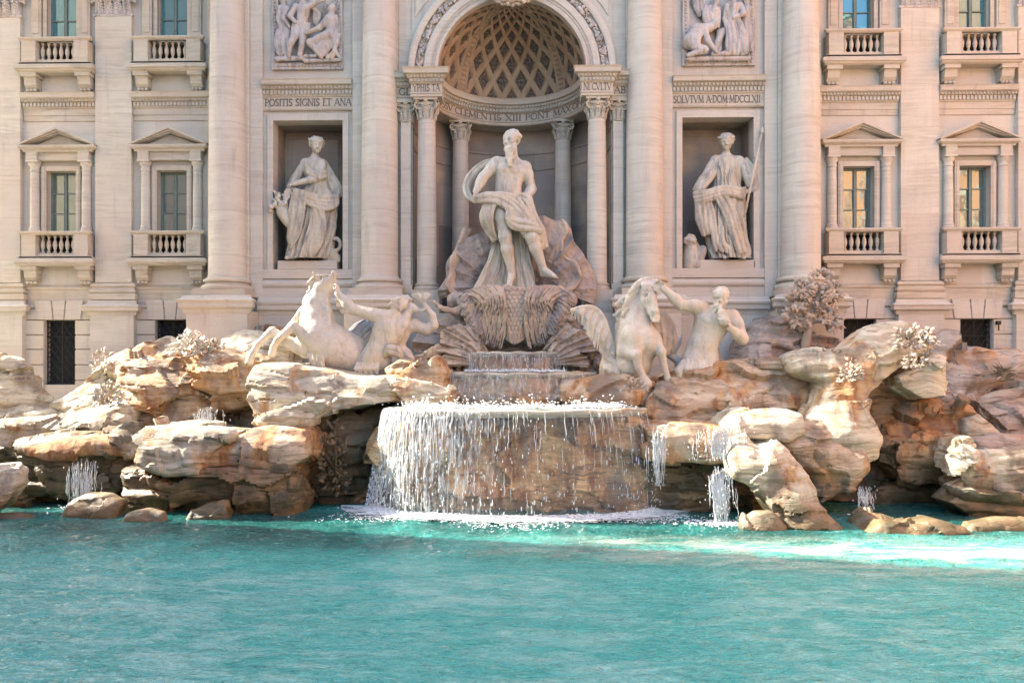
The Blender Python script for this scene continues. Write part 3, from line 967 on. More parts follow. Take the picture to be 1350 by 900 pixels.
# half dome
NU, NV = 520, 230
U = np.linspace(0, 180, NU); Vv = np.linspace(0, 86, NV)
uu, vv = np.meshgrid(U, Vv, indexing='ij')
merc = np.degrees(np.log(np.tan(np.radians(45 + vv / 2 * .985))))
def frac_edge(x): f = x - np.floor(x); return np.minimum(f, 1 - f)
wv = 16.2
off = np.where(np.abs(uu - 90) < 40, uu - 90, np.abs(uu - 90) - 50)
p = off / wv + merc / (wv * 1.75) + .5; q = off / wv - merc / (wv * 1.75) + .5
e = np.minimum(frac_edge(p), frac_edge(q))
rib = np.abs(np.abs(uu - 90) - 45) < 5
depth = np.where(e > .13, .05, 0) + np.where(e > .19, .07, 0)
cu = np.cos((p - np.floor(p) - .5) * 22) * np.cos((q - np.floor(q) - .5) * 22)
depth = depth - np.where(e > .22, .055 * (cu > .1), 0)
d2 = np.abs(np.abs(uu - 90) - 45)
bead = np.where((d2 < 2.6), .05 * (np.abs(np.sin(np.radians(vv * 48))) > .45), 0) + np.where((d2 > 3.4) & (d2 < 4.4), -.04, 0)
depth = np.where(rib, bead, depth)
depth = np.where(vv < 1.2, 0, depth)
r = ER + depth
az = np.radians(uu); el = np.radians(vv)
V = np.stack([r * np.cos(el) * np.cos(az), EY + r * np.cos(el) * np.sin(az), EZ - .02 + r * np.sin(el)], -1).reshape(-1, 3)
I = (np.arange(NU - 1)[:, None] * NV + np.arange(NV - 1)[None, :]).ravel()
Q = np.stack([I, I + 1, I + NV + 1, I + NV], 1)
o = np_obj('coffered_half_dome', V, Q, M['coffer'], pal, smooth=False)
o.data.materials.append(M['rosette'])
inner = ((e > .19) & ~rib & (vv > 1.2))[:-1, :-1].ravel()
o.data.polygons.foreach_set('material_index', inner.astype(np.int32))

# archivolt swept round the opening
def arch_sweep(mb, prof, seg=96):
    vs = []
    for rr, y in prof:
        for i in range(seg + 1):
            a = math.pi * i / seg
            vs.append((rr * math.cos(a), y, EZ + rr * math.sin(a)))
    m = seg + 1
    mb.add(vs, [(j * m + i + 1, j * m + i, (j + 1) * m + i, (j + 1) * m + i + 1) for j in range(len(prof) - 1) for i in range(seg)])
mb = MB()
arch_sweep(mb, [(3.23, EY + .1), (3.23, 33.5), (3.33, 33.48), (3.37, 33.52), (3.52, 33.52), (3.55, 33.46), (3.8, 33.46), (3.84, 33.5), (3.86, 33.62), (4.2, 33.62), (4.22, 33.46), (4.27, 33.42), (4.42, 33.40), (4.5, 33.44), (4.54, 33.6), (4.56, 33.9)])
n = 120
for i in range(n):
    a = math.pi * (i + .5) / n
    mb.ball((3.44 * math.cos(a), 33.50, EZ + 3.44 * math.sin(a)), .035, 6, 4)
arch = mb.build('archivolt', M['wall'], pal, smooth=True, angle=35)
mb = MB(); rr_ = random.Random(5)
for i in range(150):                                  # leaf and fruit garland in the channel
    a = math.pi * (i + .5) / 150
    big = (i % 8) < 4
    for k in range(3 if big else 2):
        R = 4.03 + rr_.uniform(-.12, .12) * (1.0 if big else .9)
        mb.ball((R * math.cos(a), 33.56 - rr_.random() * .08, EZ + R * math.sin(a)), rr_.uniform(.05, .09) * (1.15 if big else .8), 6, 5, (1, .9, 1))
mb.build('garland', M['relief'], arch, smooth=True)
# spandrel wall above the arch
mb = MB()
N = 60
xs = [-4.35 + 8.7 * i / N for i in range(N + 1)]
for a, b in zip(xs, xs[1:]):
    za = EZ + math.sqrt(max(0, 4.45 ** 2 - a * a)) if abs(a) < 4.45 else EZ
    zb = EZ + math.sqrt(max(0, 4.45 ** 2 - b * b)) if abs(b) < 4.45 else EZ
    mb.prism([(a, za), (b, zb), (b, 27), (a, 27)][::-1], 33.7, 34.3)
mb.build('spandrel_wall', M['wall'], pal)
for s in (-1, 1):                                     # raised spandrel panels
    mb = MB()
    pts = [(s * 4.2, EZ + 1.9), (s * 4.2, 24), (s * 1.2, 24), (s * 1.2, EZ + 4.75)]
    arcp = [(s * 4.85 * math.cos(t), EZ + 4.85 * math.sin(t)) for t in [math.acos(1.2 / 4.85) + (math.acos(4.2 / 4.85) - math.acos(1.2 / 4.85)) * i / 12 for i in range(13)]]
    poly = [(s * 4.2, 24), (s * 1.2, 24)] + arcp
    mb.prism(poly if s < 0 else poly[::-1], 33.64, 33.72)
    mb.build('spandrel_panel', M['wall'], pal, bevel=.015)
# projecting entablature blocks either side of the exedra
for s, txt in ((-1, 'GLYPHIS TA'), (1, 'NI CVLTV AB')):
    for (a, b, y, f) in ((2.98, 4.3, 32.98, 0), (4.3, 4.96, 33.45, 1)):
        a, b = sorted((s * a, s * b)); mb = MB()
        mb.box(a + .01, b - .01, y + .05, 34.0, 16.26, 17.42)
        mb.mould(a, b, y, [(.0, 16.25), (.03, 16.26), (.03, 16.36), (.06, 16.38), (.06, 16.42), (.0, 16.46), (.0, 16.80), (.04, 16.82), (.08, 16.85), (.08, 17.0), (.14, 17.04), (.18, 17.14), (.30, 17.18), (.31, 17.34), (.36, 17.42), (-.6, 17.52)])
        dentils(mb, a - .04, b + .04, y - .07, 16.87, 16.99, .15, .07)
        eggs(mb, a - .08, b + .08, y - .17, 17.09, .15, .05)
        mb.build('entablature_block', M['trim'], pal)
if True:
    inscription('inscription', 'YPHIS TA', -4.22, -3.06, 16.49, .29, lambda u, v, o: (u, 32.98 - o, v), pal)
    inscription('inscription', 'GL', -4.9, -4.36, 16.49, .29, lambda u, v, o: (u, 33.45 - o, v), pal)
    inscription('inscription', 'NI CVLTV', 3.06, 4.24, 16.49, .29, lambda u, v, o: (u, 32.98 - o, v), pal)
    inscription('inscription', 'AB', 4.4, 4.92, 16.49, .29, lambda u, v, o: (u, 33.45 - o, v), pal)

# composite columns of the exedra
def comp_capital(mb, cx, cy, z0, r, H=.92):
    mb.lathe(cx, cy, [(r * .9, z0 - .02), (r * 1.02, z0), (r * 1.02, z0 + .05), (r * .9, z0 + .08), (r * .92, z0 + .3), (r * 1.1, z0 + .6), (r * 1.25, z0 + H * .8), (r * .8, z0 + H * .82)], 24)
    for i in range(10):
        a = 2 * math.pi * (i + .5) / 10
        for q in range(5):
            t = q / 4; R = r * (1.0 + .22 * t * t)
            for w_ in (-.12, 0, .12):
                aa = a + w_ * (1 - .4 * t)
                mb.ball((cx + R * math.cos(aa), cy + R * math.sin(aa), z0 + .1 + .34 * t), .05, 5, 4, (1, 1, 1.3))
    for sx in (-1, 1):
        for sy in (-1, 1):                            # corner volutes as spirals
            a = math.atan2(sy, sx)
            ox, oy = cx + math.cos(a) * r * 1.42, cy + math.sin(a) * r * 1.42
            pts = []; rs = []
            for q in range(22):
                t = q / 21; ang = 1.2 + t * 10.5; R = .20 * (1 - t * .85)
                pts.append((ox + math.cos(a) * R * math.cos(ang) - .0, oy + math.sin(a) * R * math.cos(ang), z0 + H * .66 + R * math.sin(ang))); rs.append(.055 * (1 - .4 * t))
            mb.tube(pts, rs, 6)
    for sy, sx in ((-1, 0), (1, 0), (0, 1), (0, -1)):
        mb.ball((cx + sx * r * 1.2, cy + sy * r * 1.2, z0 + H * .86), .1, 8, 6)
    e_ = r * 1.32
    for q in range(-3, 4):
        mb.ball((cx + q * .09, cy - r * 1.1, z0 + H * .72 - .05 * (3 - abs(q)) * .5), .045, 6, 5)
    mb.box(cx - e_, cx + e_, cy - e_, cy + e_, z0 + H * .88, z0 + H)
def exedra_column(cx, cy, r=.43):
    z0, z1 = 8.35, 15.35
    mb = MB(); mb.lathe(cx, cy, [(r, z0)] + [(r - .055 * (i / 10) ** 1.6, z0 + (z1 - z0) * i / 10) for i in range(1, 11)], 40)
    o = mb.build('exedra_column', M['column'], pal, smooth=True, angle=40)
    mb = MB(); mb.lathe(cx, cy, [(r * 1.05, 8.0), (r * 1.3, 8.02), (r * 1.33, 8.1), (r * 1.25, 8.16), (r * 1.12, 8.19), (r * 1.2, 8.24), (r * 1.2, 8.3), (r * 1.04, 8.34), (r * .8, 8.36)], 40)
    mb.box(cx - r * 1.4, cx + r * 1.4, cy - r * 1.4, cy + r * 1.4, 7.0, 8.01)
    mb.build('column_base', M['trim'], o, smooth=True, angle=35)
    mb = MB(); comp_capital(mb, cx, cy, z1, r * .9)
    mb.build('capital', M['trim'], o, smooth=True, angle=40)
for s in (-1, 1):
    exedra_column(s * 3.68, 33.52)
    exedra_column(s * 2.42, EY + 2.85, .42)
    mb = MB(); mb.box(s * 4.6 - .22, s * 4.6 + .22, 33.52, 33.9, 8.3, 15.35)
    o = mb.build('exedra_pilaster', M['column'], pal, bevel=.015)
    mb = MB(); mb.box(s * 4.6 - .3, s * 4.6 + .3, 33.42, 33.9, 7.0, 8.3); mb.build('column_base', M['trim'], o, bevel=.02)
    mb = MB(); comp_capital(mb, s * 4.6, 33.75, 15.35, .3); mb.build('capital', M['trim'], o, smooth=True, angle=40)
mb = MB(); mb.box(-4.5, 4.5, 32.7, 38.3, 0, 7.0); mb.build('exedra_floor', M['wall'], pal)

# scallop shell at the crown of the arch
n1, n2 = 90, 26
V = []
for i in range(n1):
    t = i / (n1 - 1); a = rad(180 + 180 * t)
    for j in range(n2):
        s_ = j / (n2 - 1)
        fl = 1 + .07 * abs(math.sin(a * 9)) * s_
        R = 1.12 * s_ * fl
        V.append((R * math.cos(a) * 1.0, 33.35 - .55 * math.sin(s_ * math.pi * .62) + .05 * abs(math.sin(a * 9)) * s_, 21.15 + R * math.sin(a) * .82))
V = np.array(V); I = (np.arange(n1 - 1)[:, None] * n2 + np.arange(n2 - 1)[None, :]).ravel()
o = np_obj('crown_shell', V, np.stack([I, I + n2, I + n2 + 1, I + 1], 1), M['coffer'], pal)
m = o.modifiers.new('thick', 'SOLIDIFY'); m.thickness = .1; m.offset = 1
mb = MB()
for i in range(34):
    a = rad(180 + 180 * i / 33); mb.ball((1.2 * math.cos(a), 33.0 + .05 * math.sin(i * 2.), 21.15 + .98 * math.sin(a)), .09 + .03 * math.sin(i * 3.1), 6, 5)
mb.box(-.6, .6, 33.0, 33.8, 21.1, 22.6)
mb.build('shell_border', M['trim'], o, smooth=True, angle=40)

# main entablature and attic above the picture, seen only by the sun
mb = MB(); mb.box(-27, 27, 33.0, 35.4, 23.6, 25.2)
mb.mould(-27, 27, 33.0, [(0, 24.6), (.3, 24.8), (.9, 25.0), (1.0, 25.4), (0, 25.5)])
mb.box(-27, 27, 34.0, 36, 25.4, 27.0)
mb.build('main_entablature', M['wall'], pal)
for q in ((-27, -4.5, 35.72, 44, 0, 27), (4.5, 27, 35.72, 44, 0, 27), (-4.5, 4.5, 38.4, 44, 0, 27), (-4.5, 4.5, 35.5, 38.4, 21.5, 27)):
    mb = MB(); mb.box(*q); mb.build('building_mass', M['dark'] if q[4] == 0 else M['wall'], pal)

# floodlight on the right basement opening
fl = thing('floodlight', 'small dark floodlight fixed beside the right-hand basement opening', 'lamp', W(1316, 426, YW - .3))
x, y, z = W(1316, 426, YW - .3)
mb = MB(); mb.box(x - .09, x + .09, y - .08, y + .06, z - .06, z + .1); mb.build('lamp_housing', M['iron'], fl, bevel=.01)
mb = MB(); mb.tube([(x, y, z), (x + .12, y + .12, z - .02), (x + .12, y + .25, z - .02)], .02, 6); mb.tube([(x + .02, y, z - .06), (x + .02, y, z - .32)], .03, 6); mb.build('bracket', M['iron'], fl)
# ================================================================== SURROUNDINGS
mb = MB(); mb.box(-900, 900, -900, 900, -1.3, -1.0)
tag(mb.build('ground', simple('paving_ground', (.22, .20, .18), .9, 1.0)), None, None, None, 'structure') if False else None
g = mb.build('ground', simple('paving_ground', (.22, .20, .18), .9, 1.0)); g['kind'] = 'structure'
for k in ('label', 'category'):
    if k in g: del g[k]
mb = MB(); mb.box(-60, 60, -40, 3.0, -1.0, 3.3)
g = mb.build('pavement', simple('piazza_paving', (.40, .355, .31), .85, 1.3)); g['kind'] = 'structure'

def far_house(name, label, x0, x1, y0, y1, z1, face, mat):
    t = thing(name, label, 'building', ((x0 + x1) / 2, (y0 + y1) / 2, 0))
    mb = MB(); mb.box(x0, x1, y0, y1, 0, z1); mb.build('wall', mat, t)
    mb = MB()
    mb.box(x0 - .6, x1 + .6, y0 - .6, y1 + .6, z1, z1 + .5); mb.build('roof', M['trim'], t)
    L0, L1 = (y0, y1) if face == 'x' else (x0, x1)
    n = int((L1 - L0) / 3.6)
    for i in range(n):
        c = L0 + (i + .5) * (L1 - L0) / n
        for zf in range(4):
            zb = 5.2 + zf * 4.1
            if zb + 2.4 > z1: continue
            for ow, dz0, dz1, mt, pr in ((.85, -.2, 2.6, M['trim'], .08), (.55, 0, 2.3, M['glass'], .12)):
                mb = MB()
                if face == 'x': mb.box(x0 - pr, x0, c - ow, c + ow, zb + dz0, zb + dz1)
                else: mb.box(c - ow, c + ow, y1, y1 + pr, zb + dz0, zb + dz1)
                if mt is M['trim']: f = mb.build('window', mt, t)
                elif face == 'x' and x0 > 0: mb.build('shutter', M['wood'], f)
                else: mb.build('pane', mt, f)
    return t
M['wood'] = simple('brown_shutter_wood', (.30, .13, .06), .7, 3)
ochre = simple('orange_plaster', (.56, .25, .11), .9, .6)
cream = simple('cream_plaster', (.66, .50, .36), .9, .6)
far_house('town_house', 'orange plastered town house closing the right side of the square', 29, 38, -22, 31, 33, 'x', ochre)
far_house('town_house', 'tall shaded town house closing the left side of the square', -40, -23.5, -22, 26.6, 34, 'x', cream)
far_house('town_house', 'cream plastered town house facing the palace across the square', -40, 27, -34, -24, 17, 'y', cream)

# ================================================================== ROCKWORK
def poly_sdf(P, X, Z):
    """signed distance in 2D, X (nx,1), Z (1,nz)"""
    P = np.asarray(P, float); n = len(P)
    d = np.full((X.shape[0], Z.shape[1]), 1e9); s = np.ones_like(d)
    for i in range(n):
        a, b = P[i], P[i - 1]
        ex, ez = b - a
        wx_, wz_ = X - a[0], Z - a[1]
        t = np.clip((wx_ * ex + wz_ * ez) / (ex * ex + ez * ez + 1e-12), 0, 1)
        bx, bz = wx_ - ex * t, wz_ - ez * t
        d = np.minimum(d, bx * bx + bz * bz)
        c1 = Z >= a[1]; c2 = Z < b[1]; c3 = ex * wz_ > ez * wx_
        c1, c2 = np.broadcast_to(c1, d.shape), np.broadcast_to(c2, d.shape)
        fl = (c1 & c2 & c3) | (~c1 & ~c2 & ~c3)
        s = np.where(fl, -s, s)
    return s * np.sqrt(d)

def rock_disp(V, Q, amp, seed, fac=1.0, strata=1.0, sc=1.0):
    N = vnormals(V, Q)
    P = V / sc
    warp = np.stack([fbm(P * .6, 2, seed + 40), fbm(P * .6, 2, seed + 41), fbm(P * .6, 2, seed + 42)], 1)
    f1 = facets(P * np.array([.42, .42, .75]) + warp * .2, seed)
    f2 = facets(P * np.array([1.3, 1.3, 2.4]) + warp * .6, seed + 9)
    big = fbm(P * .5, 2, seed + 3)
    fine = fbm(P * np.array([2.6, 2.6, 5.0]), 4, seed + 5, .55)
    rough = np.clip(fbm(P * .7, 2, seed + 51) * 1.6 + .55, .12, 1)
    zz = P[:, 2] * 1.9 + fbm(P * np.array([.3, .3, .5]), 3, seed + 17) * 1.3
    fr = zz - np.floor(zz)
    led = np.clip(1 - np.abs(fr - .5) / .06, 0, 1) * -1.0
    zz2 = P[:, 2] * 5.2 + fbm(P * np.array([.5, .5, .8]), 3, seed + 27) * 2.2
    fr2 = zz2 - np.floor(zz2)
    led2 = np.clip(1 - np.abs(fr2 - .5) / .16, 0, 1) * -.45
    msk = np.clip(fbm(P * .6, 2, seed + 23) * 2.4 + .35, 0, 1)
    hz = np.clip(1.25 - 1.6 * np.abs(N[:, 2]), 0, 1)
    a = amp * sc
    V = V + N * (a * (.45 * big + fac * (1.5 * f1 + .22 * f2) + .13 * fine * rough)[:, None])
    V = V + N * (hz * a * strata * (.50 * led * msk + .28 * led2 * (1 - msk)))[:, None]
    return V

def make_rock(label, poly, Y, thick=2.5, mat='rock', amp=.26, seed=1, lean=.25, rnd=.55, h=.07, name='rock', cat='rock', fac=1.0, strata=1.0, sc=1.0, back=None, group='rocks of the fountain', step=1.0):
    rnd = rnd * .5
    P = np.array([[wx(px, Y), wz(py, Y, wx(px, Y))] for px, py in poly])
    ext = P.max(0) - P.min(0)
    rnd = min(rnd, .3 * min(ext[0], ext[1]))
    z0, z1 = P[:, 1].min(), P[:, 1].max()
    dz = ext[1]
    n0 = P.min(0) - .35; n1 = P.max(0) + .35
    gx = np.arange(n0[0], n1[0] + h, h); gz = np.arange(n0[1], n1[1] + h, h)
    yb = Y + thick + abs(lean) * dz + .6
    gy = np.arange(Y - rnd - abs(lean) * dz * .6 - 1.1, yb + h, h)
    D2 = poly_sdf(P, gx[:, None], gz[None, :])
    zc = (z0 + z1) / 2
    # ledges: every bed of stone steps forward or back, broken along its length
    GX, GZ = np.meshgrid(gx, gz, indexing='ij'); rs = np.random.RandomState(seed)
    pts = np.stack([GX.ravel() * .5, 0 * GX.ravel() + seed, GZ.ravel() * .7], 1)
    zz = GZ + .35 * fbm(pts, 2, seed).reshape(GX.shape)
    bed = np.floor(zz / .8).astype(int); bz = zz / .8 - bed
    tabx = np.floor((GX + .55 * bed + .5 * fbm(pts * 1.7, 2, seed + 7).reshape(GX.shape)) / 2.3).astype(int)
    def off(b): return _h(b.astype(np.int64), tabx.astype(np.int64), np.int64(seed), 5) - .5
    s_ = np.clip((bz - .78) / .22, 0, 1); s_ = s_ * s_ * (3 - 2 * s_)
    o_ = off(bed) * (1 - s_) + off(bed + 1) * s_
    amp_s = min(.62, .22 * dz) * step
    bulge = np.clip(-D2, 0, 1.2) * .35 + o_ * amp_s
    yf = (Y + lean * (GZ - zc) - bulge + .25)[:, None, :]
    yb_ = (Y + thick + lean * (GZ - zc))[:, None, :]
    Yg = gy[None, :, None]
    dy = np.maximum(yf - Yg, Yg - yb_)
    q0, q1 = D2[:, None, :] + rnd, dy + rnd
    D = np.minimum(np.maximum(q0, q1), 0) + np.sqrt(np.maximum(q0, 0) ** 2 + np.maximum(q1, 0) ** 2) - rnd
    V, Q = surface_nets(D.astype(np.float32), (gx[0], gy[0], gz[0]), h)
    for _ in range(2):
        acc = np.zeros_like(V); cnt = np.zeros(len(V))
        for a_ in range(4):
            u_, w_ = Q[:, a_], Q[:, (a_ + 1) % 4]
            cnt += np.bincount(u_, minlength=len(V))
            for ax_ in range(3): acc[:, ax_] += np.bincount(u_, weights=V[w_, ax_], minlength=len(V))
        V = np.where(cnt[:, None] > 0, .45 * V + .55 * acc / np.maximum(cnt, 1)[:, None], V)
    V = rock_disp(V, Q, amp * min(1, .35 + dz / 3.0), seed, fac, strata, sc)
    o = np_obj(name, V, Q, M[mat], smooth=True)
    o.data.set_sharp_from_angle(angle=rad(27))
    tag(o, label, cat, group)
    return o

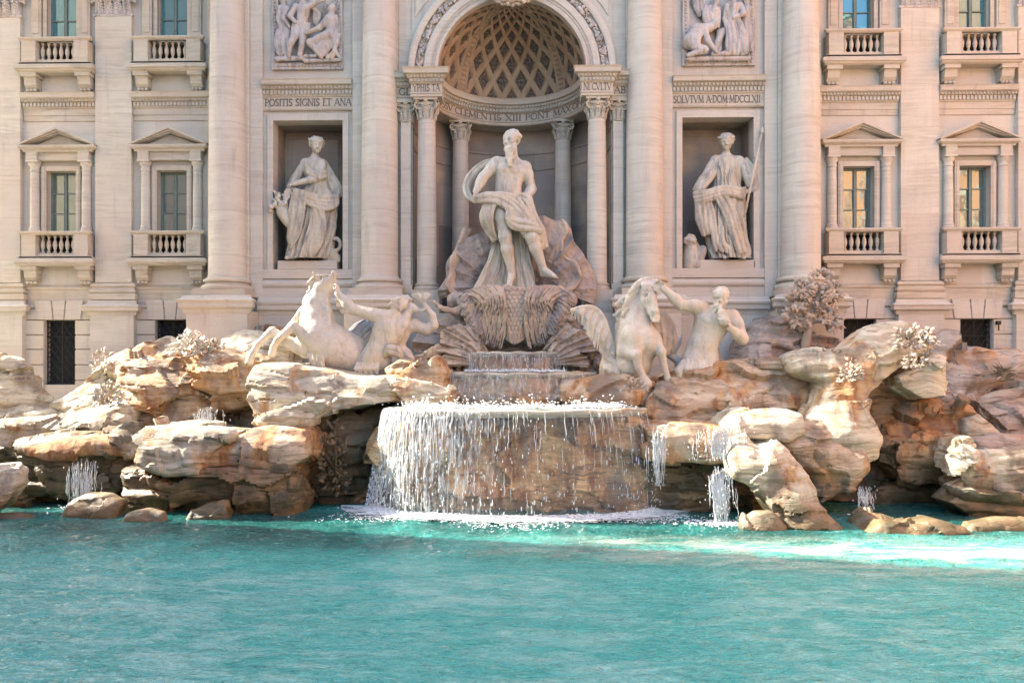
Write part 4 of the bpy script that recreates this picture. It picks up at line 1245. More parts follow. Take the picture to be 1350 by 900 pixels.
ROCKS = [
 # label, polygon (outline), Y, kwargs
 ('pale stepped rock at the far left edge beside the tall iron grille', [(-40, 466), (0, 468), (16, 472), (30, 480), (38, 494), (42, 508), (62, 524), (80, 560), (-40, 575)], 30.6, dict(thick=.8, mat='rock', seed=3, lean=.25)),
 ('long pale slope of rock rising from the left to the second basement opening', [(40, 552), (84, 522), (104, 496), (137, 468), (174, 450), (199, 441), (222, 450), (240, 485), (240, 570), (30, 590)], 31.0, dict(thick=1.2, seed=5, lean=.4, mat='rock')),
 ('broad upper left block with an orange stain down its middle', [(138, 481), (155, 468), (193, 463), (236, 462), (280, 464), (334, 474), (345, 523), (300, 540), (272, 545), (258, 566), (160, 566), (152, 532), (136, 510)], 28.3, dict(thick=3.6, seed=8, mat='rock_iron', lean=.22, amp=.3)),
 ('smooth pale hump of rock behind the rearing horse on the left', [(268, 470), (282, 442), (306, 431), (336, 432), (372, 446), (380, 500), (268, 500)], 30.6, dict(thick=2.6, seed=11, lean=.45)),
 ('flat pale ledge on the left under the stone coral tuft', [(-40, 556), (31, 554), (72, 549), (103, 540), (155, 533), (172, 544), (168, 572), (75, 582), (53, 588), (-40, 600)], 27.6, dict(thick=2.4, seed=13, lean=.6, rnd=.4)),
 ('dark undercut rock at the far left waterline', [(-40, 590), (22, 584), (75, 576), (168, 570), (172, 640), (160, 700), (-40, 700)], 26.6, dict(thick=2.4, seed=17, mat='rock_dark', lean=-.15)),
 ('thin jutting shelf over the small left waterfall', [(16, 588), (60, 580), (165, 574), (178, 588), (168, 604), (118, 600), (60, 610), (26, 604)], 26.0, dict(thick=1.8, seed=19, mat='rock_iron', amp=.2, rnd=.25)),
 ('big flat topped boulder jutting into the pool on the left', [(160, 577), (177, 561), (215, 558), (268, 570), (300, 574), (270, 600), (262, 628), (215, 628), (172, 614)], 24.6, dict(thick=2.6, seed=23, mat='rock', amp=.22, rnd=.35, lean=.35)),
 ('orange edged slab beside the dark cave left of the cascade', [(262, 577), (311, 569), (355, 565), (395, 567), (403, 576), (401, 606), (380, 617), (320, 618), (270, 620), (248, 604)], 24.8, dict(thick=2.4, seed=29, mat='rock_iron', amp=.2, rnd=.3, lean=.3)),
 ('brown waterline cliff below the flat boulders on the left', [(148, 618), (230, 606), (300, 604), (386, 606), (393, 628), (388, 656), (376, 696), (300, 698), (150, 694)], 25.1, dict(thick=2.6, seed=31, mat='rock_low', amp=.34, lean=-.28)),
 ('long white edged slab under the left horse and sea man', [(318, 503), (328, 484), (378, 480), (420, 487), (470, 494), (515, 492), (560, 500), (597, 512), (590, 534), (500, 538), (440, 545), (395, 562), (352, 568), (332, 556), (320, 530)], 26.2, dict(thick=3.8, seed=37, mat='rock', amp=.2, lean=.3, rnd=.3, step=.6)),
 ('rounded rock knuckles left of the upper basin', [(498, 486), (522, 470), (548, 470), (560, 482), (574, 473), (588, 492), (584, 507), (600, 521), (596, 540), (559, 542), (520, 512)], 27.0, dict(thick=2.4, seed=41, mat='rock_iron', amp=.2, rnd=.3)),
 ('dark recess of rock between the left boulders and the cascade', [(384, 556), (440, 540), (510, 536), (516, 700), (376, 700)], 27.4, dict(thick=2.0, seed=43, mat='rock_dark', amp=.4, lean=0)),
 ('round rock core behind the falling curtain of water', [(500, 548), (520, 546), (850, 546), (864, 560), (868, 620), (862, 700), (496, 700), (492, 600)], 26.05, dict(thick=3.0, seed=47, mat='rock_core', amp=.42, lean=.12, rnd=1.2, h=.07, step=.5, strata=.35, fac=.9)),
 ('low rock face between the middle and lower basins', [(560, 498), (640, 492), (765, 492), (812, 500), (830, 545), (560, 545)], 28.3, dict(thick=2.0, seed=53, mat='rock_iron', amp=.2, rnd=.3, lean=.1)),
 ('orange veined rock under the front hooves of the right horse', [(740, 500), (770, 498), (837, 496), (868, 503), (866, 548), (770, 545), (735, 530)], 27.4, dict(thick=2.4, seed=59, mat='rock_iron', amp=.22, rnd=.3)),
 ('long sloping slab under the sea man blowing a shell', [(852, 528), (873, 507), (910, 491), (982, 481), (1031, 475), (1056, 480), (1070, 494), (1098, 500), (1082, 540), (1046, 560), (993, 570), (925, 566), (868, 566), (850, 548)], 26.9, dict(thick=3.6, seed=61, mat='rock_iron', amp=.22, lean=.5)),
 ('orange shoulder of rock right of the cascade lip', [(846, 560), (880, 556), (925, 558), (960, 563), (982, 572), (975, 606), (940, 612), (895, 610), (850, 608)], 25.0, dict(thick=2.6, seed=67, mat='rock_iron', amp=.22, rnd=.3, lean=.3)),
 ('dark wet rock under the small right waterfall', [(846, 598), (900, 600), (975, 598), (1020, 640), (1048, 700), (850, 704)], 25.7, dict(thick=2.4, seed=71, mat='rock_dark', amp=.36, lean=-.1)),
 ('flat white slab lying right of the small waterfall', [(956, 562), (978, 546), (1009, 538), (1046, 539), (1067, 547), (1064, 572), (1039, 583), (1016, 578), (975, 578)], 24.9, dict(thick=2.2, seed=73, mat='rock', amp=.12, rnd=.25, lean=.5)),
 ('leaning wedge of pitted rock reaching down into the pool', [(966, 606), (980, 576), (1001, 572), (1012, 590), (1035, 584), (1048, 596), (1063, 615), (1082, 645), (1084, 664), (1112, 692), (1100, 712), (1044, 712), (1012, 652), (975, 632)], 23.4, dict(thick=1.5, seed=79, mat='rock', amp=.13, rnd=.2, lean=.45, step=.3)),
 ('orange brown block in the middle of the right hand rocks', [(1037, 588), (1058, 551), (1095, 556), (1116, 590), (1147, 600), (1150, 620), (1130, 648), (1084, 668), (1078, 640), (1058, 614)], 24.9, dict(thick=1.8, seed=83, mat='rock_iron', amp=.2, lean=.1, step=.5)),
 ('tall arching rock crowned with carved leaves at the right', [(1056, 474), (1092, 462), (1137, 457), (1163, 434), (1190, 423), (1216, 419), (1243, 425), (1256, 442), (1246, 466), (1190, 496), (1156, 521), (1148, 544), (1162, 574), (1148, 602), (1120, 612), (1070, 600), (1050, 574), (1068, 548), (1082, 530), (1094, 505), (1060, 490)], 25.9, dict(thick=1.7, seed=89, mat='rock', amp=.13, lean=.42, rnd=.4, step=.22, strata=.6)),
 ('hanging pale block at the end of the arching rock', [(1190, 496), (1226, 478), (1243, 468), (1262, 476), (1260, 504), (1251, 523), (1222, 528), (1194, 512)], 26.2, dict(thick=1.6, seed=97, mat='rock', amp=.12, rnd=.2)),
 ('olive brown underside rock beneath the stone arch', [(1148, 530), (1182, 500), (1214, 518), (1234, 532), (1196, 552), (1184, 585), (1150, 600), (1142, 556)], 27.6, dict(thick=2.2, seed=101, mat='rock_red', amp=.2)),
 ('red brown rock under the arch on the right', [(1176, 560), (1212, 536), (1284, 528), (1300, 543), (1300, 580), (1274, 594), (1268, 640), (1220, 645), (1180, 640), (1160, 600)], 26.9, dict(thick=2.6, seed=103, mat='rock_red', amp=.3)),
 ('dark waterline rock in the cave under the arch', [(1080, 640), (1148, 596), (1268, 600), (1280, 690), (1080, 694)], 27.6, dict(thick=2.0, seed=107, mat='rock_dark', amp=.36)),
 ('pale lumpy rock below the farthest right basement opening', [(1248, 470), (1256, 448), (1266, 442), (1282, 446), (1294, 460), (1314, 457), (1337, 464), (1380, 468), (1380, 520), (1318, 515), (1296, 527), (1258, 540)], 28.8, dict(thick=3.4, seed=109, mat='rock_grey', amp=.3, lean=.3)),
 ('grey purple boulder at the far right edge', [(1296, 525), (1322, 516), (1390, 510), (1390, 580), (1326, 584), (1296, 560)], 27.8, dict(thick=2.4, seed=113, mat='rock_grey', amp=.3)),
 ('small pale leaning stone above the right hand boulder', [(1276, 552), (1300, 545), (1320, 560), (1334, 580), (1300, 592), (1276, 580)], 26.8, dict(thick=1.4, seed=127, mat='rock', amp=.14, rnd=.25)),
 ('shallow slab behind the big boulder at the right edge', [(1290, 580), (1330, 573), (1390, 578), (1390, 608), (1300, 604)], 25.9, dict(thick=1.8, seed=131, mat='rock_grey', amp=.16, rnd=.25)),
 ('big pale boulder at the right edge near the water', [(1263, 600), (1271, 583), (1288, 578), (1305, 592), (1390, 596), (1390, 660), (1273, 655), (1262, 625)], 25.0, dict(thick=2.0, seed=137, mat='rock', amp=.24, rnd=.4)),
 ('low flat shelf of rock at the right waterline', [(1255, 664), (1272, 652), (1300, 650), (1390, 655), (1390, 690), (1290, 690)], 24.9, dict(thick=1.4, seed=139, mat='rock_grey', amp=.12, rnd=.2)),
 ('big rough rock beside the carved tree on the right', [(978, 482), (985, 450), (1005, 428), (1040, 414), (1068, 425), (1090, 440), (1120, 450), (1122, 485), (1000, 490)], 31.4, dict(thick=2.4, seed=149, mat='rock_grey', amp=.3, lean=.5)),
 ('small round boulder in the water at the left', [(64, 690), (74, 668), (100, 656), (128, 657), (147, 668), (142, 690), (100, 704)], 24.1, dict(thick=1.0, seed=151, mat='rock_iron', amp=.14, rnd=.35, h=.05)),
 ('flat low stone in the water right of the round boulder', [(150, 694), (160, 680), (184, 675), (206, 680), (212, 694), (180, 704)], 23.5, dict(thick=.7, seed=157, mat='rock', amp=.08, rnd=.2, h=.05)),
 ('wedge shaped stone at the foot of the brown left cliff', [(236, 692), (246, 674), (268, 664), (292, 664), (298, 690), (262, 702)], 23.9, dict(thick=.8, seed=163, mat='rock_iron', amp=.1, rnd=.2, h=.05)),
 ('sliver of low rock at the left edge of the water', [(-40, 684), (0, 680), (30, 684), (34, 696), (-40, 700)], 23.9, dict(thick=.8, seed=165, mat='rock_grey', amp=.08, rnd=.2, h=.05)),
 ('small white stone at the foot of the leaning wedge', [(982, 702), (988, 684), (1002, 677), (1026, 678), (1042, 698), (1026, 716), (990, 714)], 22.8, dict(thick=.7, seed=167, mat='rock', amp=.12, rnd=.2, h=.05)),
 ('smooth purple hump in the water right of the wedge', [(1124, 702), (1132, 688), (1150, 678), (1180, 679), (1198, 688), (1200, 706), (1150, 712)], 23.5, dict(thick=.9, seed=173, mat='rock_grey', amp=.2, rnd=.35, h=.05)),
 ('pale jagged shelf lying in the water at the right', [(1140, 716), (1148, 704), (1175, 693), (1205, 698), (1248, 688), (1284, 699), (1290, 708), (1243, 718), (1175, 722)], 22.4, dict(thick=1.4, seed=179, mat='rock', amp=.28, rnd=.2, h=.05)),
 ('thin pale stone at the right edge of the water', [(1284, 706), (1290, 696), (1333, 688), (1390, 690), (1390, 708)], 22.8, dict(thick=.8, seed=181, mat='rock', amp=.2, rnd=.2, h=.05)),
 ('sunlit curved stone lip at the left edge', [(-40, 620), (0, 616), (12, 622), (14, 640), (0, 668), (-40, 690)], 24.4, dict(thick=1.0, seed=183, mat='rock', amp=.12, rnd=.3)),
]
for lab, poly, Y, kw in ROCKS:
    make_rock(lab, poly, Y, **kw)
# bank of rough rock behind everything, filling up to the palace
make_rock('rough bank of rock along the foot of the palace', [(-60, 560), (0, 552), (110, 550), (240, 525), (400, 510), (560, 505), (640, 500), (760, 505), (900, 515), (1100, 510), (1250, 520), (1420, 530), (1420, 680), (-60, 680)], 29.6, thick=4.5, mat='rock_grey', amp=.4, seed=211, lean=.2, h=.14, sc=1.4)
# ================================================================== SCULPTURE TOOLS
class Fig:
    """works in picture-sized units (x right, d away, y down) scaled by one factor to metres at the statue's place"""
    def __init__(s, px, py, Y):
        s.px, s.py = px, py; s.o = np.array(W(px, py, Y)); s.k = (Y - S * s.o[0]) / F
    def world(s, V):
        V = np.asarray(V, float)
        return np.stack([s.o[0] + (V[..., 0] - s.px) * s.k, s.o[1] + V[..., 1] * s.k, s.o[2] + (V[..., 2] + s.py) * s.k], -1)
    def sdf(s, name, f, h, mat, parent, rough=.0, seed=0):
        V, Q = f.mesh(h)
        if rough:
            V = V + vnormals(V, Q) * (rough * fbm(V / 5.0, 4, seed))[:, None]
        return np_obj(name, s.world(V), Q, mat, parent)
    def mesh(s, name, VQ, mat, parent, smooth=True):
        V, Q = VQ
        if name in ('scallop', 'rear_shell', 'shell_back', 'feathered_side'):
            V = V + (1.5 * fbm(V / 9.0, 3, 5) + .9 * fbm(V / 2.6, 3, 6))[:, None] * np.array([.4, 1.4, .4])
        return np_obj(name, s.world(V), Q, mat, parent, smooth)

def p3(x, y, d=0.0): return np.array([x, d, -y], float)
def unit(v): v = np.asarray(v, float); return v / (np.linalg.norm(v) + 1e-9)

def catmull(P, n):
    """P (m,...) control values to n samples"""
    P = np.asarray(P, float); m = len(P)
    if m == 2:
        t = np.linspace(0, 1, n).reshape((-1,) + (1,) * (P.ndim - 1)); return P[0] * (1 - t) + P[1] * t
    E = np.concatenate([[2 * P[0] - P[1]], P, [2 * P[-1] - P[-2]]])
    t = np.linspace(0, m - 1, n); i = np.minimum(t.astype(int), m - 2); f = (t - i).reshape((-1,) + (1,) * (P.ndim - 1))
    a, b, c, d = E[i], E[i + 1], E[i + 2], E[i + 3]
    return .5 * ((2 * b) + (c - a) * f + (2 * a - 5 * b + 4 * c - d) * f ** 2 + (3 * b - a - 3 * c + d) * f ** 3)

def fold(x): return np.abs(np.sin(np.pi * x)) ** .85 - .62

def cloth(rows, nf=6, amp=2.0, thick=1.6, nu=70, nv=60, seed=0, warp=.8, edge=0.0, along=False):
    """rows: list of rows of (x,y,d). folds run along the rows' stacking direction"""
    G = np.array([[p3(*c) for c in r] for r in rows])
    G = catmull(G, nu)
    G = catmull(np.swapaxes(G, 0, 1), nv)               # (nv, nu, 3)
    G = np.swapaxes(G, 0, 1)
    u = np.linspace(0, 1, nu)[:, None]; v = np.linspace(0, 1, nv)[None, :]
    du = np.gradient(G, axis=0); dv = np.gradient(G, axis=1)
    N = np.cross(du, dv); N /= np.linalg.norm(N, axis=2, keepdims=True) + 1e-9
    if N[..., 1].mean() > 0: N = -N
    U3 = np.stack([(u + 0 * v) * 1.5, (v + 0 * u) * 2.2, 0 * u + 0 * v + seed], -1).reshape(-1, 3)
    w1 = fbm(U3, 3, seed).reshape(nu, nv)
    c = (u if along else v)
    ff = fold(c * nf + w1 * warp) + .45 * fold(c * nf * 2.3 + w1 * warp * 2 + .3)
    G = G + N * (amp * ff)[..., None]
    if edge: G[-1] += np.array([0, 0, 1.0]) * (edge * np.sin(np.linspace(0, 6.28 * nf / 2, nv)))[:, None]
    B = G - N * thick
    V = np.concatenate([G.reshape(-1, 3), B.reshape(-1, 3)])
    I = (np.arange(nu - 1)[:, None] * nv + np.arange(nv - 1)[None, :]).ravel()
    n = nu * nv
    Q = [np.stack([I, I + 1, I + nv + 1, I + nv], 1), np.stack([I, I + nv, I + nv + 1, I + 1], 1) + n]
    def rim(L): L = np.array(L); return np.stack([L[:-1], L[:-1] + n, L[1:] + n, L[1:]], 1)
    top = list(range(nv)); bot = list(range((nu - 1) * nv, nu * nv))
    le = [i * nv for i in range(nu)]; ri = [i * nv + nv - 1 for i in range(nu)]
    Q += [rim(top), rim(bot[::-1]), rim(le[::-1]), rim(ri)]
    return V, np.concatenate(Q)

def loft(rings, nf=11, amp=.12, nz=110, nt=180, seed=0, twist=0.0, warp=1.0, ampz=None):
    """rings from top to bottom (x, y, d, rx, rd); closed tube with sharp valleys"""
    R = catmull(np.array(rings, float), nz)
    t = np.linspace(0, 1, nz)[:, None]; a = np.linspace(0, 2 * np.pi, nt, endpoint=False)[None, :]
    U3 = np.stack([np.cos(a) * 1.3 + 0 * t, np.sin(a) * 1.3 + 0 * t, t * 2.4 + 0 * a + seed], -1).reshape(-1, 3)
    w = fbm(U3, 3, seed).reshape(nz, nt)
    w2 = fbm(U3 * 2.2, 3, seed + 5).reshape(nz, nt)
    ph = a / (2 * np.pi) * nf + twist * t + w * warp
    # integer seams: use full wave count so the pattern closes
    f = fold(ph) + .4 * fold(a / (2 * np.pi) * (nf * 2) + twist * t * 2 + w2 * 1.2)
    az = (np.interp(t[:, 0], np.linspace(0, 1, len(ampz)), ampz)[:, None]) if ampz else 1
    k = 1 + amp * az * f
    x = R[:, 0:1] + R[:, 3:4] * np.cos(a) * k; d = R[:, 2:3] + R[:, 4:5] * np.sin(a) * k; z = -R[:, 1:2] + 0 * a
    V = np.stack([x, d, z], -1).reshape(-1, 3)
    I = (np.arange(nz - 1)[:, None] * nt + np.arange(nt)[None, :]).ravel(); J = (np.arange(nz - 1)[:, None] * nt + (np.arange(nt)[None, :] + 1) % nt).ravel()
    Q = np.stack([I, I + nt, J + nt, J], 1)
    V = np.concatenate([V, [[R[0, 0], R[0, 2], -R[0, 1] + 1], [R[-1, 0], R[-1, 2], -R[-1, 1]]]])
    n = nz * nt; i = np.arange(nt); j = (i + 1) % nt
    Q = np.concatenate([Q, np.stack([i, j, np.full(nt, n), np.full(nt, n)], 1)[:, [0, 1, 2, 3]] * 1, np.stack([j + (nz - 1) * nt, i + (nz - 1) * nt, np.full(nt, n + 1), np.full(nt, n + 1)], 1)])
    # degenerate last corner is removed by turning caps into thin quads
    return V, Q

def frame_of(face, up=(0, 0, 1)):
    f = unit(face); r = unit(np.cross(f, np.asarray(up, float))); u = np.cross(r, f)
    return r, f, u

def head(s, c, r, face, female=False, rnd=None, hair=True, wreath=False, tilt=(0, 0, 1)):
    R, Fv, U = frame_of(face, tilt)
    c = np.asarray(c, float)
    L = lambda a, b, e: c + r * (a * R + b * Fv + e * U)
    k = r * .22
    s.cap(L(0, -.25, .25), L(0, .12, .28), r * .93, r * .90, k)          # skull
    s.cap(L(0, .30, .1), L(0, .42, -.62), r * .66, r * .42, k)           # face mass
    s.cap(L(-.33, .35, -.55), L(.33, .35, -.55), r * .34, r * .34, k)    # jaw
    s.cap(L(0, .72, -.86), L(0, .66, -.8), r * .22, r * .22, k)          # chin
    for q in (-1, 1):
        s.cap(L(q * .12, .90, .16), L(q * .5, .74, .14), r * .12, r * .12, r * .1)   # brow
        s.cap(L(q * .45, .68, -.22), L(q * .38, .72, -.3), r * .22, r * .2, k)        # cheek
        s.ell(L(q * .34, .98, -.04), (r * .17,) * 3, k=r * .12, sub=True)             # socket
        s.cap(L(q * .33, .76, -.04), L(q * .31, .76, -.04), r * .15, r * .15, r * .05)
        s.cap(L(q * .93, .0, .1), L(q * .93, -.05, -.22), r * .13, r * .09, r * .1)   # ear
    s.cap(L(0, .92, .1), L(0, 1.16, -.28), r * .10, r * .15, r * .1)     # nose
    s.cap(L(-.14, 1.0, -.3), L(.14, 1.0, -.3), r * .09, r * .09, r * .1)
    s.cap(L(-.2, .86, -.5), L(.2, .86, -.5), r * .085, r * .085, r * .06)   # lips
    s.cap(L(-.16, .85, -.62), L(.16, .85, -.62), r * .085, r * .085, r * .06)
    rn = rnd or random.Random(3)
    if hair:
        n = 46 if female else 60
        for i in range(n):
            a = rn.uniform(0, 2 * math.pi); e = rn.uniform(.05, 1.0)
            b = math.cos(a) * math.cos(e * 1.4); 
            x, y, z = math.sin(a) * math.cos(e * 1.35), -abs(b) * .8 if rn.random() < .75 else b * .55, math.sin(e * 1.45)
            if y > .3 and z < .6: continue
            p0 = L(x * .98, y * 1.05 - .1, z * 1.0 + .22)
            q0 = p0 + r * .3 * np.array([rn.uniform(-1, 1), rn.uniform(-.4, .4), rn.uniform(-.7, .2)])
            s.cap(p0, q0, r * .17, r * .12, r * .06)
        for q in np.linspace(-1, 1, 9):                                   # fringe line over the forehead
            s.cap(L(q * .75, .82 - .45 * q * q, .62), L(q * .9, .78 - .6 * q * q, .42), r * .15, r * .1, r * .06)
    if female:
        s.cap(L(0, -.9, .35), L(0, -1.15, .2), r * .48, r * .4, r * .15)  # bun
    if wreath:
        for i in range(22):
            a = 2 * math.pi * i / 22
            p0 = L(math.sin(a) * 1.0, math.cos(a) * 1.0 - .05, .62 + .08 * math.sin(i * 2.3))
            s.cap(p0, p0 + r * np.array([rn.uniform(-.15, .15), 0, rn.uniform(.05, .3)]), r * .16, r * .09, r * .05)

def beard(s, c, r, face, length=1.5, n=26, seed=2, dirn=(0, 0, -1)):
    R, Fv, U = frame_of(face); rn = random.Random(seed)
    L = lambda a, b, e: np.asarray(c, float) + r * (a * R + b * Fv + e * U)
    D = unit(dirn)
    for i in range(n):
        q = rn.uniform(-1, 1)
        p = L(q * .68, .75 - .55 * q * q, -.5 - .2 * rn.random())
        ln = r * length * (1 - .55 * q * q) * rn.uniform(.6, 1.05)
        pts = [p]; rs = [r * .2]
        for j in range(1, 5):
            t = j / 4
            pts.append(p + D * ln * t + R * r * (.16 * math.sin(j * 2.2 + i) - q * .35 * t) + Fv * r * .12 * math.sin(j * 1.7 + i * 2) + Fv * r * .1)
            rs.append(r * (.19 - .1 * t))
        s.chain(pts, rs, r * .07)
    for q in (-1, 1): s.cap(L(0, 1.0, -.42), L(q * .45, .82, -.58), r * .12, r * .08, r * .06)

def hand(s, w, dirn, palm_n, r, curl=.5, spread=.22, thumb=1):
    """w wrist, dirn fingers' direction, palm_n towards which they curl, r wrist radius"""
    Dv = unit(dirn); Nn = unit(np.asarray(palm_n, float) - np.dot(palm_n, Dv) * Dv); Sd = np.cross(Dv, Nn)
    w = np.asarray(w, float)
    pl = r * 2.3
    for q in (-.5, 0, .5):
        s.cap(w + Sd * r * q * .5, w + Dv * pl * .8 + Sd * r * q * 1.35, r * .62, r * .5, r * .35)
    lens = [1.75, 2.1, 1.95, 1.5]
    for i in range(4):
        q = (i - 1.5)
        b = w + Dv * pl * .85 + Sd * r * q * .52
        l = r * lens[i] * .95
        d0 = unit(Dv + Sd * q * spread * .5 + Nn * curl * .35)
        p1 = b + d0 * l * .42
        d1 = unit(Dv * (1 - curl * .8) + Nn * curl * 1.3 + Sd * q * spread * .3); p2 = p1 + d1 * l * .33
        d2 = unit(Dv * (1 - curl * 1.5) + Nn * curl * 1.8); p3_ = p2 + d2 * l * .27
        s.chain([b, p1, p2, p3_], [r * .30, r * .27, r * .24, r * .19], r * .08)
    tb = w + Dv * pl * .25 + Sd * r * .8 * thumb
    t1 = tb + unit(Dv * .7 + Sd * thumb * .8 + Nn * .3) * r * 1.0
    t2 = t1 + unit(Dv * .9 + Nn * .5) * r * .8
    s.chain([tb, t1, t2], [r * .36, r * .3, r * .22], r * .12)

def torso(s, neck, sl, sr, wl, wr, hl, hr, t, front=(0, -1, 0), back=False, soft=False):
    neck, sl, sr, wl, wr, hl, hr = [np.asarray(v, float) for v in (neck, sl, sr, wl, wr, hl, hr)]
    Fr = unit(front); mid_s = (sl + sr) / 2; mid_w = (wl + wr) / 2; mid_h = (hl + hr) / 2
    ax = unit(mid_w - mid_s); Sd = unit(sr - sl); T = np.linalg.norm(mid_w - mid_s); Wd = np.linalg.norm(sr - sl)
    k = t * .5
    cl, cr = mid_s + ax * T * .30 - Sd * Wd * .27, mid_s + ax * T * .30 + Sd * Wd * .27
    s.cap(cl, wl + (wr - wl) * .22, t * .98, t * .72, k); s.cap(cr, wr + (wl - wr) * .22, t * .98, t * .72, k)
    s.cap(mid_s + ax * T * .2, mid_w, t * .95, t * .78, k)
    s.cap(wl * .78 + wr * .22, hl, t * .72, t * .82, k); s.cap(wr * .78 + wl * .22, hr, t * .72, t * .82, k)
    s.cap(mid_w, mid_h, t * .8, t * .9, k)
    s.cap(neck, mid_s + ax * T * .12, t * .46, t * .6, k)
    for e in (sl, sr):
        s.cap(neck + ax * t * .35, e, t * .42, t * .5, k)                 # collar and trapezius
        s.cap(e, e + ax * t * .35, t * .66, t * .55, k * .7)              # deltoid
    if back:
        for q in (-1, 1):
            b = mid_s + Sd * q * Wd * .24 - Fr * t * .55
            s.cap(b + ax * T * .12, b + ax * T * .42 - Sd * q * Wd * .03, t * .34, t * .22, t * .2)
            b2 = mid_w + Sd * q * t * .3 - Fr * t * .52
            s.cap(b2 - ax * T * .45, b2 + ax * T * .25, t * .26, t * .26, t * .15)
        return
    if not soft:
        for q in (-1, 1):
            b = mid_s + ax * T * .33 + Sd * q * Wd * .21 + Fr * t * .62
            s.cap(b - Sd * q * Wd * .05, b + Sd * q * Wd * .12 - ax * T * .05, t * .46, t * .38, t * .10)   # pectorals
            for j in range(3):                                                                         # abdomen
                b = mid_s + ax * T * (.62 + .17 * j) + Sd * q * t * .24 + Fr * t * .62
                s.cap(b, b + Sd * q * t * .12, t * .24, t * .22, t * .05)
            for j in range(3):                                                                         # ribs
                b = mid_s + ax * T * (.50 + .12 * j) + Sd * q * Wd * .33 + Fr * t * .42
                s.cap(b, b + Sd * q * t * .25 - Fr * t * .3 + ax * t * .1, t * .19, t * .16, t * .06)
            b = mid_w + ax * T * .14 + Sd * q * t * .75 + Fr * t * .35
            s.cap(b, b + ax * T * .12 - Sd * q * t * .3, t * .3, t * .25, t * .15)
    else:
        for q in (-1, 1):
            b = mid_s + ax * T * .36 + Sd * q * Wd * .2 + Fr * t * .75
            s.cap(b, b + ax * t * .12, t * .42, t * .4, t * .25)

def strands(s, path, off, n, r, k=1.0, seed=0, jit=.6):
    """bundle of parallel folds: path of (x,y,d), shifted by off for the last strand"""
    rn = random.Random(seed); off = np.asarray(off, float)
    P = np.array([p3(*q) for q in path]); o = np.stack([off[..., 0], off[..., 2], -off[..., 1]], -1)
    P = catmull(P, len(P) * 4)
    if o.ndim == 1: o = np.repeat(o[None], len(P), 0)
    else: o = catmull(o, len(P))
    for i in range(n):
        t = i / max(1, n - 1)
        ph = rn.uniform(0, 6)
        Pp = P + o * t + np.array([[math.sin(j * .5 + ph) * jit * .5, (-1 if i % 2 else .6) * jit, math.cos(j * .43 + ph) * jit] for j in range(len(P))])
        rr = r * rn.uniform(.75, 1.15)
        s.chain(list(Pp), [rr * (.8 + .3 * math.sin(3.1 * j / len(Pp))) for j in range(len(Pp))], k)

def leg(s, hip, knee, ankle, toe, r0, r1, r2):
    s.limb(hip, knee, r0, r1 * .95, 1.06, .35, r0 * .3)
    s.cap(knee, np.asarray(knee) + (np.asarray(ankle) - knee) * .06, r1, r1 * .9, r1 * .3)
    k, a = np.asarray(knee, float), np.asarray(ankle, float)
    s.limb(k, a, r1 * .9, r2, 1.2, .32, r1 * .3)
    cb = k + (a - k) * .3 + np.array([0, r1 * .35, 0]); s.cap(cb, k + (a - k) * .55 + np.array([0, r1 * .15, 0]), r1 * .7, r1 * .45, r1 * .3)
    toe = np.asarray(toe, float)
    heel = a + np.array([0, r2 * .5, -r2 * 1.2])
    s.cap(a, heel, r2, r2 * .9, r2 * .4); s.cap(a + (toe - a) * .3, toe, r2 * .95, r2 * .6, r2 * .5); s.cap(heel, toe, r2 * .8, r2 * .55, r2 * .4)
    sd_ = unit(np.cross(toe - a, (0, 0, 1)))
    for i in range(5):
        q = (i - 2) * .42
        b = toe + sd_ * r2 * q; s.cap(b, b + unit(toe - a) * r2 * (.75 - .06 * i), r2 * .28, r2 * .2, r2 * .08)

# ------------------------------------------------------------------ colossal bearded figure in the exedra
fg = Fig(675, 378, 31.9)
st = thing('bearded_statue', 'colossal marble statue of a bearded half draped man standing in the central arch', 'statue', tuple(fg.o))
s = SDF(3.0)
torso(s, p3(676, 206, 0), p3(656, 215, -1), p3(692, 220, 2), p3(657, 247, 0), p3(683, 248, 0), p3(660, 268, 0), p3(682, 268, 0), 11.5, front=(-.12, -1, 0))
s.cap(p3(676, 206, 1), p3(676, 197, -1), 6.2, 6.0, 2)
head(s, p3(674.5, 187, -4), 11.2, (-.62, -.8, -.12), rnd=random.Random(11))
beard(s, p3(674.5, 187, -4), 11.2, (-.62, -.8, -.12), 2.5, 46, 2, (.12, -.12, -1))
s.limb(p3(655, 215, -1), p3(637, 235, -5), 8.2, 6.2, 1.08); s.limb(p3(637, 235, -5), p3(628, 255, -12), 6.6, 4.2, 1.12)
hand(s, p3(628, 256, -12), (-.1, -.5, -1), (.6, -.4, 0), 3.6, .75)
s.limb(p3(693, 221, 2), p3(701, 249, 4), 7.4, 5.8, 1.1); s.limb(p3(701, 249, 4), p3(692, 262, -6), 6.0, 4.4, 1.1)
leg(s, p3(661, 274, 0), p3(666, 314, -9), p3(675, 361, -4), p3(671, 377, -13), 13, 8.6, 4.9)
leg(s, p3(683, 274, 0), p3(701, 315, -14), p3(716, 356, -6), p3(730, 366, -14), 13.5, 8.8, 4.9)
fg.sdf('body', s, .85, M['marble'], st)
s = SDF(1.4)                                           # wind-blown cloth round the hips
strands(s, [(628, 262, -15), (645, 259, -17), (664, 260, -17), (682, 268, -15), (698, 290, -15), (712, 318, -13)], [(0, 5, 2), (0, 9, 1), (0, 16, 0), (-2, 22, 0), (-6, 22, -1), (-6, 12, -2)], 8, 3.0, 1.2, 1, 1.1)
